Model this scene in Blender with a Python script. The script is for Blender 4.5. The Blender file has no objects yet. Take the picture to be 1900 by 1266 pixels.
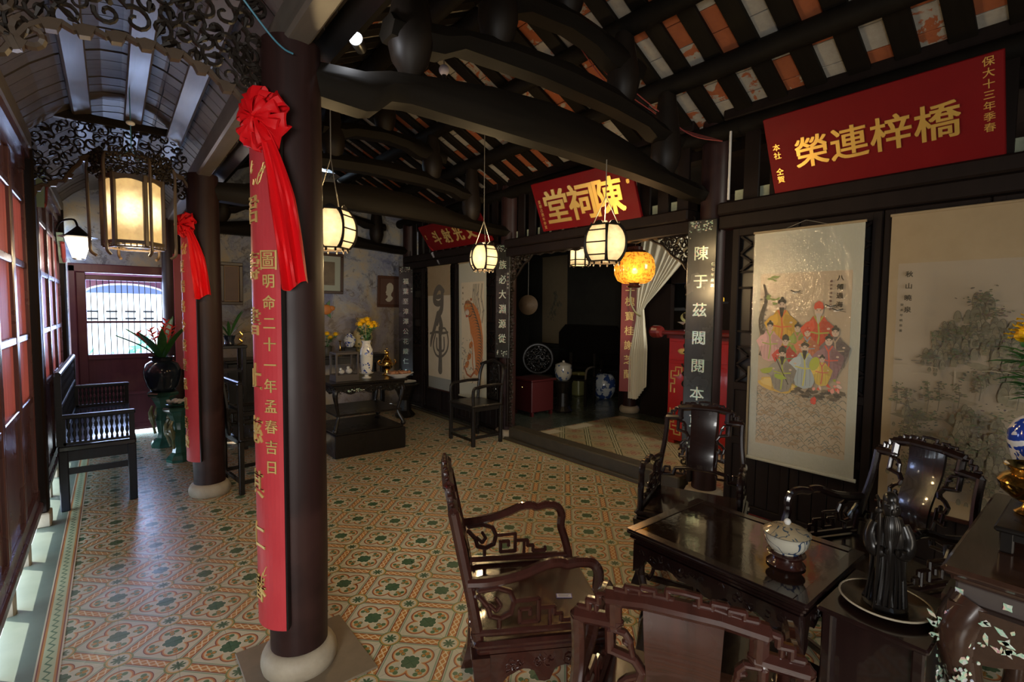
import bpy, math, random
from mathutils import Vector, Matrix, Euler
import numpy as np
random.seed(7)
R = math.radians
S = bpy.context.scene
COL = S.collection
PI = math.pi
# ------------------------------------------------------------------ camera
# +Y runs along the hall (away, to the left), +X across it to the carved partition, Z up, metres.
H = 1.55
yaw, pit, rol = R(39.0), R(3.404), R(.6254)
fw = Vector((math.sin(yaw) * math.cos(pit), math.cos(yaw) * math.cos(pit), -math.sin(pit)))
rt = Vector((math.cos(yaw), -math.sin(yaw), 0))
up = rt.cross(fw)
r2 = rt * math.cos(rol) + up * math.sin(rol)
u2 = up * math.cos(rol) - rt * math.sin(rol)
cam = bpy.data.cameras.new('camera'); camo = bpy.data.objects.new('camera', cam); COL.objects.link(camo)
cam.sensor_width = 36; cam.lens = 36 * 916.65 / 1900; cam.clip_start = .03; cam.clip_end = 200
camo.matrix_world = Matrix(((r2.x, u2.x, -fw.x, 0), (r2.y, u2.y, -fw.y, 0), (r2.z, u2.z, -fw.z, H), (0, 0, 0, 1)))
S.camera = camo
# ------------------------------------------------------------------ view, sky, daylight
S.view_settings.view_transform = 'Standard'; S.view_settings.look = 'None'
S.view_settings.exposure = 0.30; S.view_settings.gamma = 1.0; S.view_settings.use_curve_mapping = False
W = bpy.data.worlds.new('sky'); S.world = W; W.use_nodes = True
bg = W.node_tree.nodes['Background']; bg.inputs[0].default_value = (.62, .80, 1.0, 1); bg.inputs[1].default_value = 9.0
try:
    S.cycles.max_bounces = 7; S.cycles.diffuse_bounces = 4; S.cycles.glossy_bounces = 3; S.cycles.transmission_bounces = 4
    S.cycles.sample_clamp_indirect = 4.0; S.cycles.caustics_reflective = False; S.cycles.caustics_refractive = False
    S.cycles.use_denoising = True
except Exception: pass
def area(name, loc, aim, sx, sy, col, power, spread=180):
    l = bpy.data.lights.new(name, 'AREA'); l.shape = 'RECTANGLE'; l.size = sx; l.size_y = sy; l.energy = power; l.color = col
    l.spread = R(spread)
    o = bpy.data.objects.new(name, l); COL.objects.link(o); o.location = loc
    o.rotation_euler = (Vector(aim) - Vector(loc)).to_track_quat('-Z', 'Y').to_euler(); return o
# area lamps stand in for daylight of the courtyard behind and left of the camera
area('courtyard_daylight', (-1.5, -1.2, 1.25), (1.0, 2.0, .35), 1.25, 1.15, (1.0, .98, .94), 50, 130)
area('entrance_daylight', (1.4, -2.6, 1.5), (2.3, 2.5, .7), 1.4, 1.1, (1.0, .88, .72), 15, 130)
area('gate_daylight', (.15, 8.0, 1.5), (.2, 4.5, 1.3), .75, .85, (.42, .55, 1.0), 34)
area('shutter_daylight', (-.72, 3.1, 1.5), (1.2, 3.1, 1.3), 1.2, 1.6, (.66, .62, 1.0), 9)
area('inner_room_fill', (5.0, -.9, 2.5), (6.1, 4.2, 1.5), 1.0, 1.2, (1.0, .93, .78), 36, 90)  # added fill lamp in the inner room, aimed at the curtain
sun = bpy.data.lights.new('sun', 'SUN'); sun.energy = 10.0; sun.angle = R(.6); sun.color = (1, .95, .88)
suno = bpy.data.objects.new('sun', sun); COL.objects.link(suno); suno.rotation_euler = Vector((.58, -.58, -.57)).to_track_quat('-Z', 'Y').to_euler()

# ------------------------------------------------------------------ node maths
class E:
    T = None
    def __init__(s, v): s.v = v
    @staticmethod
    def m(op, *a, clamp=False):
        n = E.T.nodes.new('ShaderNodeMath'); n.operation = op; n.use_clamp = clamp
        for i, x in enumerate(a):
            x = x.v if isinstance(x, E) else x
            if isinstance(x, (int, float)): n.inputs[i].default_value = x
            else: E.T.links.new(x, n.inputs[i])
        return E(n.outputs[0])
    def __add__(s, o): return E.m('ADD', s, o)
    __radd__ = __add__
    def __sub__(s, o): return E.m('SUBTRACT', s, o)
    def __rsub__(s, o): return E.m('SUBTRACT', o, s)
    def __mul__(s, o): return E.m('MULTIPLY', s, o)
    __rmul__ = __mul__
    def __truediv__(s, o): return E.m('DIVIDE', s, o)
def eabs(a): return E.m('ABSOLUTE', a)
def emin(a, b): return E.m('MINIMUM', a, b)
def emax(a, b): return E.m('MAXIMUM', a, b)
def efr(a): return E.m('FRACT', a)
def elt(a, b): return E.m('LESS_THAN', a, b)
def egt(a, b): return E.m('GREATER_THAN', a, b)
def elen(a, b): return E.m('SQRT', a * a + b * b)
def eband(a, c, w): return elt(eabs(a - c), w)
def soft(a, edge, w): return E.m('MULTIPLY_ADD', a, -1 / w, edge / w + .5, clamp=True)   # 1 below the edge
def cmix(f, a, b):
    n = E.T.nodes.new('ShaderNodeMix'); n.data_type = 'RGBA'
    for k, x in ((0, f), (6, a), (7, b)):
        x = x.v if isinstance(x, E) else x
        if isinstance(x, (int, float)): n.inputs[k].default_value = x
        elif isinstance(x, (tuple, list)): n.inputs[k].default_value = (*x, 1) if len(x) == 3 else x
        else: E.T.links.new(x, n.inputs[k])
    return n.outputs[2]
def coords(kind='object'):
    if kind == 'world':
        n = E.T.nodes.new('ShaderNodeNewGeometry'); return n.outputs['Position']
    n = E.T.nodes.new('ShaderNodeTexCoord'); return n.outputs['Object']
def sep(v):
    n = E.T.nodes.new('ShaderNodeSeparateXYZ'); E.T.links.new(v, n.inputs[0]); return [E(n.outputs[i]) for i in range(3)]
def scalev(v, s):
    n = E.T.nodes.new('ShaderNodeVectorMath'); n.operation = 'MULTIPLY'; E.T.links.new(v, n.inputs[0]); n.inputs[1].default_value = s; return n.outputs[0]
def noise(v, sc, det=3, rough=.5, dist=0):
    n = E.T.nodes.new('ShaderNodeTexNoise'); E.T.links.new(v, n.inputs['Vector']); n.inputs['Scale'].default_value = sc
    n.inputs['Detail'].default_value = det; n.inputs['Roughness'].default_value = rough; n.inputs['Distortion'].default_value = dist
    return E(n.outputs['Fac'] if 'Fac' in n.outputs else n.outputs[0])
def ramp(f, stops):
    n = E.T.nodes.new('ShaderNodeValToRGB'); E.T.links.new(f.v, n.inputs[0]); cr = n.color_ramp
    while len(cr.elements) < len(stops): cr.elements.new(.5)
    for e, (p, c) in zip(cr.elements, stops): e.position = p; e.color = (*c, 1)
    return n.outputs[0]
MATS = {}
def mat(name, color=None, rough=.5, metal=0., fn=None, spec=.5, coat=0., bump=None, emit=None, sheen=0.):
    """fn() -> dict(color=, rough=, bump=(height, strength, distance)) built with the node maths above"""
    if name in MATS: return MATS[name]
    m = bpy.data.materials.new(name); m.use_nodes = True; t = m.node_tree; E.T = t
    b = t.nodes['Principled BSDF']
    b.inputs['Roughness'].default_value = rough; b.inputs['Metallic'].default_value = metal
    b.inputs['Specular IOR Level'].default_value = spec
    b.inputs['Coat Weight'].default_value = coat; b.inputs['Coat Roughness'].default_value = .05
    b.inputs['Sheen Weight'].default_value = sheen
    if color: b.inputs['Base Color'].default_value = (*color, 1); m.diffuse_color = (*color, 1)
    if emit: b.inputs['Emission Color'].default_value = (*emit[0], 1); b.inputs['Emission Strength'].default_value = emit[1]
    if fn:
        d = fn()
        if 'color' in d: t.links.new(d['color'], b.inputs['Base Color'])
        if 'rough' in d: t.links.new(d['rough'].v, b.inputs['Roughness'])
        if 'metal' in d: t.links.new(d['metal'].v, b.inputs['Metallic'])
        if 'emit' in d: t.links.new(d['emit'][0], b.inputs['Emission Color']); t.links.new(d['emit'][1].v, b.inputs['Emission Strength'])
        if 'bump' in d:
            n = t.nodes.new('ShaderNodeBump'); h, st, di = d['bump']; t.links.new(h.v, n.inputs['Height'])
            n.inputs['Strength'].default_value = st; n.inputs['Distance'].default_value = di
            t.links.new(n.outputs[0], b.inputs['Normal'])
    MATS[name] = m; return m
def woodfn(c1, c2, stretch=(1, 1, .08), sc=14, r0=.3, r1=.2, wear=None, kind='object'):
    def f():
        v = coords(kind); w = scalev(v, stretch); g = noise(w, sc, 4, .6, .6); g2 = noise(v, 2.3, 3, .6)
        c = cmix(g, c1, c2)
        if wear: c = cmix(soft(g2, .42, .12) * wear[1], c, wear[0])
        return dict(color=c, rough=E.m('MULTIPLY_ADD', g2, r1, r0), bump=(g, .25, .002))
    return f
# ------------------------------------------------------------------ mesh builder
class MB:
    def __init__(s): s.v = []; s.f = []; s.M = Matrix()
    def add(s, vs, fs, M=None):
        M = s.M @ M if M is not None else s.M; n = len(s.v)
        s.v += [M @ Vector(p) for p in vs]; s.f += [[n + i for i in f] for f in fs]; return s
    def box(s, x0, x1, y0, y1, z0, z1, M=None, b=0.):
        if b <= 0:
            vs = [(x, y, z) for z in (z0, z1) for y in (y0, y1) for x in (x0, x1)]
            return s.add(vs, [(0, 2, 3, 1), (4, 5, 7, 6), (0, 1, 5, 4), (2, 6, 7, 3), (0, 4, 6, 2), (1, 3, 7, 5)], M)
        b = min(b, (x1 - x0) * .45, (y1 - y0) * .45, (z1 - z0) * .45)
        vs = []
        for z, i in ((z0, b), (z0 + b, 0), (z1 - b, 0), (z1, b)):      # octagonal prism with chamfered top and bottom
            X0, X1, Y0, Y1 = x0 + i, x1 - i, y0 + i, y1 - i; c = b if i == 0 else b * .6
            vs += [(X0 + c, Y0, z), (X1 - c, Y0, z), (X1, Y0 + c, z), (X1, Y1 - c, z), (X1 - c, Y1, z), (X0 + c, Y1, z), (X0, Y1 - c, z), (X0, Y0 + c, z)]
        fs = [tuple(range(7, -1, -1)), tuple(range(24, 32))]
        for k in range(3):
            for i in range(8): j = (i + 1) % 8; fs.append((k * 8 + i, k * 8 + j, k * 8 + 8 + j, k * 8 + 8 + i))
        return s.add(vs, fs, M)
    def cbox(s, c, d, b=0., M=None):
        return s.box(c[0] - d[0] / 2, c[0] + d[0] / 2, c[1] - d[1] / 2, c[1] + d[1] / 2, c[2] - d[2] / 2, c[2] + d[2] / 2, M, b)
    def bar(s, p, q, w, h=None, up=(0, 0, 1), b=0., ext=0.):
        p, q = Vector(p), Vector(q); h = h or w; d = q - p; L = d.length
        if L < 1e-6: return s
        z = d / L; x = Vector(up).cross(z)
        if x.length < 1e-4: x = Vector((1, 0, 0)).cross(z)
        if x.length < 1e-4: x = Vector((0, 1, 0)).cross(z)
        x.normalize(); y = z.cross(x)
        M = Matrix(((x.x, y.x, z.x, p.x), (x.y, y.y, z.y, p.y), (x.z, y.z, z.z, p.z), (0, 0, 0, 1)))
        return s.box(-w / 2, w / 2, -h / 2, h / 2, -ext, L + ext, M, b)
    def fret(s, pts, w, h=None, up=(0, 1, 0), b=0.):
        for a, c in zip(pts, pts[1:]): s.bar(a, c, w, h, up, b, ext=w * .45)
        return s
    def tube(s, pts, r, n=8, closed=False, cap=True, flat=1., upv=(0, 0, 1)):
        pts = [Vector(p) for p in pts]; N = len(pts); rs = r if isinstance(r, (list, tuple)) else [r] * N
        vs = []; pu = None
        for i, p in enumerate(pts):
            a = pts[(i - 1) % N] if (i or closed) else p; c = pts[(i + 1) % N] if (i < N - 1 or closed) else p
            t = (c - a)
            t = t.normalized() if t.length > 1e-9 else Vector((0, 0, 1))
            if pu is None:
                pu = Vector(upv) - t * Vector(upv).dot(t)
                if pu.length < 1e-3: pu = Vector((1, 0, 0)) - t * t.x
                if pu.length < 1e-3: pu = Vector((0, 1, 0)) - t * t.y
            else: pu = pu - t * pu.dot(t)
            pu = pu.normalized() if pu.length > 1e-6 else Vector((1, 0, 0)); sd = t.cross(pu)
            for k in range(n): an = 2 * PI * (k + .5) / n; vs.append(p + pu * math.cos(an) * rs[i] + sd * math.sin(an) * rs[i] * flat)
        fs = []
        for i in range(N if closed else N - 1):
            for k in range(n):
                a, b_ = i * n + k, i * n + (k + 1) % n; c, d = ((i + 1) % N) * n + (k + 1) % n, ((i + 1) % N) * n + k; fs.append((a, b_, c, d))
        if cap and not closed: fs += [tuple(range(n - 1, -1, -1)), tuple(range((N - 1) * n, N * n))]
        return s.add(vs, fs)
    def lathe(s, prof, n=24, M=None, cap=True, sq=None):
        vs = []
        for r, z in prof:
            for k in range(n):
                a = 2 * PI * (k + .5) / n; q = 1.
                if sq: q = 1 / max(abs(math.cos(a)), abs(math.sin(a))) ** sq
                vs.append((r * q * math.cos(a), r * q * math.sin(a), z))
        N = len(prof); fs = [(i * n + k, i * n + (k + 1) % n, (i + 1) * n + (k + 1) % n, (i + 1) * n + k) for i in range(N - 1) for k in range(n)]
        if cap: fs += [tuple(range(n - 1, -1, -1)), tuple(range((N - 1) * n, N * n))]
        return s.add(vs, fs, M)
    def prism(s, poly, t, M=None):      # polygon in local xy, thickness along local z, centred
        n = len(poly); vs = [(x, y, -t / 2) for x, y in poly] + [(x, y, t / 2) for x, y in poly]
        fs = [tuple(range(n - 1, -1, -1)), tuple(range(n, 2 * n))] + [(i, (i + 1) % n, n + (i + 1) % n, n + i) for i in range(n)]
        return s.add(vs, fs, M)
    def ball(s, c, r, n=10, m=6, sc=(1, 1, 1), jit=0.):
        c = Vector(c); vs = []; 
        for i in range(1, m):
            ph = PI * i / m
            for k in range(n):
                a = 2 * PI * k / n; q = r * (1 + random.uniform(-jit, jit)); vs.append(c + Vector((q * math.sin(ph) * math.cos(a) * sc[0], q * math.sin(ph) * math.sin(a) * sc[1], q * math.cos(ph) * sc[2])))
        vs.append(c + Vector((0, 0, r * sc[2]))); vs.append(c - Vector((0, 0, r * sc[2]))); T, B = len(vs) - 2, len(vs) - 1
        fs = [(i * n + k, (i + 1) * n + k, (i + 1) * n + (k + 1) % n, i * n + (k + 1) % n) for i in range(m - 2) for k in range(n)]
        fs += [(T, k, (k + 1) % n) for k in range(n)] + [(B, (m - 2) * n + (k + 1) % n, (m - 2) * n + k) for k in range(n)]
        return s.add(vs, fs)
    def sheet(s, fn, nu, nv):           # fn(u, v) -> point
        vs = [fn(i / nu, j / nv) for j in range(nv + 1) for i in range(nu + 1)]
        return s.add(vs, [(j * (nu + 1) + i, j * (nu + 1) + i + 1, (j + 1) * (nu + 1) + i + 1, (j + 1) * (nu + 1) + i) for j in range(nv) for i in range(nu)])
    def build(s, name, m, parent=None, smooth=False, world=False, kind=None, label=None):
        me = bpy.data.meshes.new(name); off = parent.location if (world and parent) else Vector((0, 0, 0))
        me.from_pydata([tuple(p - off) for p in s.v], [], s.f); me.update()
        for mm in (m if isinstance(m, (list, tuple)) else [m]): me.materials.append(mm)
        if smooth: 
            for p in me.polygons: p.use_smooth = True
            try: me.set_sharp_from_angle(angle=R(38))
            except Exception: pass
        o = bpy.data.objects.new(name, me); COL.objects.link(o)
        if parent: o.parent = parent
        if kind: o['kind'] = kind
        if label: o['label'] = label
        return o
def fixn(o):
    import bmesh
    bm = bmesh.new(); bm.from_mesh(o.data); bmesh.ops.recalc_face_normals(bm, faces=bm.faces); bm.to_mesh(o.data); bm.free(); return o
def thing(name, label, cat, loc=(0, 0, 0), rz=0., group=None, kind=None):
    o = bpy.data.objects.new(name, None); COL.objects.link(o); o.empty_display_size = .05
    o.location = loc; o.rotation_euler = (0, 0, rz); tag(o, label, cat, group, kind); return o
def tag(o, label=None, cat=None, group=None, kind=None):
    if label: o['label'] = label
    if cat: o['category'] = cat
    if group: o['group'] = group
    if kind: o['kind'] = kind
    return o
KIDS = {}
def copy_thing(root, loc, rz, label, group=None):
    ch = {}
    for o in COL.objects:
        if o.parent: ch.setdefault(o.parent.name, []).append(o)
    def rec(o, par):
        c = o.copy(); COL.objects.link(c)
        if par: c.parent = par
        for k in ch.get(o.name, []): rec(k, c)
        return c
    r = rec(root, None); r.location = loc; r.rotation_euler = (0, 0, rz); r['label'] = label
    if group: r['group'] = group
    return r
_tc = {}
def text_mesh(body, size, ext=.002, bold=0., align='CENTER'):
    key = (body, size, ext, bold)
    if key in _tc: return _tc[key]
    cu = bpy.data.curves.new('lettering', 'FONT'); cu.body = body; cu.size = size; cu.extrude = ext
    cu.align_x = 'CENTER'; cu.align_y = 'CENTER'; cu.resolution_u = 3
    o = bpy.data.objects.new('lettering', cu); COL.objects.link(o)
    bpy.context.view_layer.update()
    me = bpy.data.meshes.new_from_object(o.evaluated_get(bpy.context.evaluated_depsgraph_get()))
    vs = [v.co.copy() for v in me.vertices]; fs = [list(p.vertices) for p in me.polygons]
    if bold > 0 and vs:
        v0, f0, n0 = vs, fs, len(vs); vs, fs = [], []
        for k, (dx, dy) in enumerate(((-1, -.7), (1, -.7), (-1, .7), (1, .7), (0, 0))):
            vs += [Vector((v.x + dx * bold, v.y + dy * bold, v.z + k * 2e-5)) for v in v0]; fs += [[i + k * n0 for i in f] for f in f0]
    if vs:
        cx = (min(v.x for v in vs) + max(v.x for v in vs)) / 2; cy = (min(v.y for v in vs) + max(v.y for v in vs)) / 2
        vs = [Vector((v.x - cx, v.y - cy, v.z)) for v in vs]
    bpy.data.objects.remove(o); bpy.data.curves.remove(cu); bpy.data.meshes.remove(me)
    _tc[key] = (vs, fs); return _tc[key]
def frame(o, x, y):                     # matrix with local x, y axes given and origin o
    x, y = Vector(x).normalized(), Vector(y).normalized(); z = x.cross(y).normalized(); y = z.cross(x)
    o = Vector(o); return Matrix(((x.x, y.x, z.x, o.x), (x.y, y.y, z.y, o.y), (x.z, y.z, z.z, o.z), (0, 0, 0, 1)))
# flat painting: coloured shapes laid on a sheet; one mesh with a colour per face
class Paint:
    def __init__(s, M): s.M = M; s.v = []; s.f = []; s.c = []; s.z = .0012
    def poly(s, pts, col):
        n = len(s.v); s.z += .00002
        s.v += [s.M @ Vector((x, y, s.z)) for x, y in pts]; s.f.append(tuple(range(n, n + len(pts)))); s.c.append(col)
    def ell(s, cx, cy, rx, ry, col, rot=0., n=12, jit=0.):
        c, d = math.cos(rot), math.sin(rot); pts = []
        for i in range(n):
            a = 2 * PI * i / n; q = 1 + random.uniform(-jit, jit); x, y = rx * math.cos(a) * q, ry * math.sin(a) * q; pts.append((cx + x * c - y * d, cy + x * d + y * c))
        s.poly(pts, col)
    def stroke(s, pts, w, col):
        ws = w if isinstance(w, (list, tuple)) else [w] * len(pts)
        s.z += .00002
        n = len(s.v)
        for i, p in enumerate(pts):
            a = pts[max(0, i - 1)]; b = pts[min(len(pts) - 1, i + 1)]; dx, dy = b[0] - a[0], b[1] - a[1]; L = math.hypot(dx, dy) or 1
            nx, ny = -dy / L * ws[i] / 2, dx / L * ws[i] / 2
            s.v += [s.M @ Vector((p[0] + nx, p[1] + ny, s.z)), s.M @ Vector((p[0] - nx, p[1] - ny, s.z))]
        for i in range(len(pts) - 1): s.f.append((n + 2 * i, n + 2 * i + 1, n + 2 * i + 3, n + 2 * i + 2)); s.c.append(col)
    def text(s, body, x, y, size, col, bold=0.):
        vs, fs = text_mesh(body, size, 0., bold); n = len(s.v); s.z += .00002
        s.v += [s.M @ Vector((x + p.x, y + p.y, s.z)) for p in vs]
        for f in fs: s.f.append([n + i for i in f]); s.c.append(col)
    def build(s, name, parent, world=True):
        me = bpy.data.meshes.new(name); off = parent.location if world else Vector((0, 0, 0))
        me.from_pydata([tuple(p - off) for p in s.v], [], s.f); me.update()
        at = me.color_attributes.new('paint', 'FLOAT_COLOR', 'CORNER')
        buf = []
        for f, c in zip(s.f, s.c): buf += [c[0], c[1], c[2], 1.] * len(f)
        at.data.foreach_set('color', buf)
        me.materials.append(M_['paint']); o = bpy.data.objects.new(name, me); COL.objects.link(o); o.parent = parent; return o
# ------------------------------------------------------------------ materials
M_ = {}
def _paint():
    n = E.T.nodes.new('ShaderNodeAttribute'); n.attribute_name = 'paint'
    v = coords(); return dict(color=cmix(noise(v, 60, 3) * .35, n.outputs['Color'], (.42, .36, .26)))
M_['paint'] = mat('painted_ink_and_colour', rough=.85, fn=_paint, spec=.15)
M_['lacquer'] = mat('black_lacquered_wood', fn=woodfn((.006, .005, .0045), (.014, .011, .009), sc=20, r0=.18, r1=.22), spec=.35)
M_['rosewood'] = mat('dark_rosewood', fn=woodfn((.012, .0045, .0035), (.055, .015, .010), sc=24, r0=.15, r1=.2), spec=.45, coat=.55)
M_['rosedark'] = mat('near_black_rosewood', fn=woodfn((.006, .003, .003), (.022, .009, .008), sc=24, r0=.14, r1=.2), spec=.45, coat=.55)
M_['column'] = mat('aged_brown_column_wood', fn=woodfn((.010, .005, .005), (.036, .014, .012), stretch=(1, 1, .05), sc=16, r0=.30, r1=.3, wear=((.055, .024, .020), .5)), spec=.26)
M_['beam'] = mat('smoke_dark_beam_wood', fn=woodfn((.005, .004, .003), (.016, .012, .008), stretch=(.08, 1, 1), sc=18, r0=.45, r1=.3), spec=.12)
M_['beamY'] = mat('smoke_dark_purlin_wood', fn=woodfn((.005, .004, .003), (.014, .011, .008), stretch=(1, .08, 1), sc=18, r0=.5, r1=.3), spec=.1)
M_['porch'] = mat('grey_brown_ceiling_wood', fn=woodfn((.055, .045, .038), (.15, .125, .105), stretch=(.1, 1, 1), sc=22, r0=.34, r1=.3), spec=.5)
M_['porchY'] = mat('worn_purlin_wood', fn=woodfn((.07, .058, .048), (.19, .16, .13), stretch=(1, .08, 1), sc=20, r0=.28, r1=.3), spec=.55)
M_['carve'] = mat('carved_dark_wood', fn=woodfn((.007, .005, .004), (.022, .015, .010), stretch=(1, 1, 1), sc=9, r0=.36, r1=.3), spec=.25)
M_['shutter'] = mat('dark_red_shutter_frame_wood', fn=woodfn((.06, .025, .032), (.16, .075, .085), sc=14, r0=.16, r1=.25), spec=.8)
M_['panelwood'] = mat('dark_panelling_wood', fn=woodfn((.006, .004, .0035), (.018, .011, .009), sc=14, r0=.38, r1=.3), spec=.16)
M_['gate'] = mat('brown_gate_wood_haze_tint', fn=woodfn((.07, .018, .035), (.15, .04, .07), sc=14, r0=.3, r1=.3, wear=((.20, .09, .08), .5)), spec=.5)  # purple tint in the wood stands for hazy light at the gate
def _reed():
    m = bpy.data.materials.new('thin_red_reed'); m.use_nodes = True; t = m.node_tree; E.T = t; b = t.nodes['Principled BSDF']
    b.inputs['Roughness'].default_value = .5; v = scalev(coords('world'), (1, 60, .4)); n = noise(v, 1.0, 2); c = cmix(n, (.15, .05, .04), (.42, .17, .13)); t.links.new(c, b.inputs['Base Color'])
    tr = t.nodes.new('ShaderNodeBsdfTranslucent'); t.links.new(cmix(n, (.30, .09, .07), (.70, .32, .26)), tr.inputs[0])
    mx = t.nodes.new('ShaderNodeMixShader'); mx.inputs[0].default_value = .42
    t.links.new(b.outputs[0], mx.inputs[1]); t.links.new(tr.outputs[0], mx.inputs[2]); t.links.new(mx.outputs[0], t.nodes['Material Output'].inputs[0]); return m
M_['reed'] = _reed()
M_['gold'] = mat('gold_leaf', (.80, .50, .12), rough=.34, metal=.75)
M_['goldpaint'] = mat('old_gold_paint', (.66, .47, .16), rough=.45, metal=.35)
M_['brass'] = mat('polished_brass', (.78, .50, .14), rough=.16, metal=1.)
M_['red_board'] = mat('faded_red_lacquer', fn=lambda: dict(color=cmix(noise(scalev(coords(), (1, 1, .4)), 9, 5, .65), (.40, .024, .034), (.54, .062, .070)), rough=noise(coords(), 8) * .3 + .3, bump=(noise(coords(), 60), .1, .001)), spec=.22)
M_['red_plaque'] = mat('deep_red_lacquer', fn=lambda: dict(color=cmix(noise(coords(), 4, 5, .6), (.13, .003, .005), (.19, .006, .007)), rough=noise(coords(), 12) * .25 + .38), spec=.12)
M_['redsilk'] = mat('bright_red_silk', (.66, .006, .010), rough=.5, spec=.2)
M_['black'] = mat('black_edge_lacquer', (.012, .011, .011), rough=.3)
M_['blackboard'] = mat('black_lacquered_board', fn=lambda: dict(color=cmix(noise(scalev(coords(), (1, 1, .1)), 20), (.012, .013, .012), (.035, .036, .032)), rough=noise(coords(), 6) * .2 + .16), spec=.6)
def _pearl():
    v = coords(); n = noise(v, 55, 2); n2 = noise(v, 130, 2)
    return dict(color=ramp(n, [(.3, (.75, .35, .45)), (.42, (.9, .85, .62)), (.52, (.40, .80, .62)), (.62, (.9, .88, .8)), (.75, (.45, .55, .85))]), rough=n2 * .2 + .08)
M_['pearl'] = mat('mother_of_pearl_inlay', rough=.2, fn=_pearl, metal=.35, spec=1.)
M_['stone'] = mat('worn_pale_stone', fn=lambda: dict(color=cmix(noise(coords(), 8, 6, .7), (.20, .16, .11), (.46, .40, .30)), bump=(noise(coords(), 25, 5, .7), .5, .004)), rough=.6)
M_['slab'] = mat('brown_stone_slab', fn=lambda: dict(color=cmix(noise(coords(), 8, 6, .7), (.12, .09, .06), (.24, .19, .13))), rough=.5)
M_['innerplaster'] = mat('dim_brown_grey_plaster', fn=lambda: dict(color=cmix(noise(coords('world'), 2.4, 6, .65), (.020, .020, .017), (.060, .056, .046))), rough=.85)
M_['stonedark'] = mat('dark_stone_sill', fn=lambda: dict(color=cmix(noise(coords(), 7, 6, .7), (.02, .02, .014), (.075, .062, .042)), bump=(noise(coords(), 25, 5, .7), .4, .004)), rough=.45)
def _plaster():
    v = coords('world'); n = noise(v, 2.1, 7, .66, .5); n2 = noise(v, 5.5, 7, .7, .6); n3 = noise(v, 12, 6, .75)
    c = ramp(n, [(.36, (.20, .23, .38)), (.46, (.36, .40, .52)), (.54, (.46, .47, .48)), (.64, (.58, .50, .36))])
    c = cmix(soft(n2, .41, .05) * .6, c, (.07, .07, .09)); c = cmix(soft(eabs(n - .5), .012, .02) * soft(n2, .52, .08) * .5, c, (.05, .05, .06)); c = cmix(E.m('MULTIPLY_ADD', n3, 9., -5.4, clamp=True) * .55, c, (.42, .33, .20))
    P = sep(v); low = soft(P[2] + n2 * 1.2 - P[0] * .18, 1.75, .6); c = cmix(low * .6, c, (.26, .18, .11))
    return dict(color=c, bump=(n3, .5, .01))
M_['plaster'] = mat('mottled_blue_lime_plaster', rough=.9, fn=_plaster, spec=.2)
M_['whiteplaster'] = mat('white_lime_plaster', fn=lambda: dict(color=cmix(noise(coords('world'), 3, 5), (.62, .60, .56), (.8, .8, .78))), rough=.9)
M_['greyplaster'] = mat('old_grey_plaster', fn=lambda: dict(color=cmix(noise(coords('world'), 2.4, 6, .65), (.05, .048, .042), (.14, .13, .11))), rough=.85)
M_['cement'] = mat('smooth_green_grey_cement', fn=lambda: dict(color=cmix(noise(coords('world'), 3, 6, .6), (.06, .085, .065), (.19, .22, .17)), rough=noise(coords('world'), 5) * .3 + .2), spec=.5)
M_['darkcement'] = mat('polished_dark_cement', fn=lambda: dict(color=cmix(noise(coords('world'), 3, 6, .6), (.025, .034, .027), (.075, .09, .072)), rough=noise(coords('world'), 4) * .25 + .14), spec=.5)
def _brick():
    n = E.T.nodes.new('ShaderNodeObjectInfo'); rnd = E(n.outputs['Random']); v = coords('world')
    a = noise(v, 9, 5, .65, .5); b = noise(v, 30, 4, .7)
    c = cmix(a, (.26, .075, .032), (.44, .14, .06)); c = cmix(soft(b, .42, .06) * .5, c, (.30, .09, .05))
    w = soft(a + rnd * .62 - .31, .52, .03); c = cmix(w, c, cmix(b, (.30, .27, .22), (.46, .42, .36)))
    return dict(color=c, bump=(a, .3, .003))
M_['brick'] = mat('terracotta_brick_with_flaking_limewash', rough=.9, fn=_brick, spec=.15)
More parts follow.
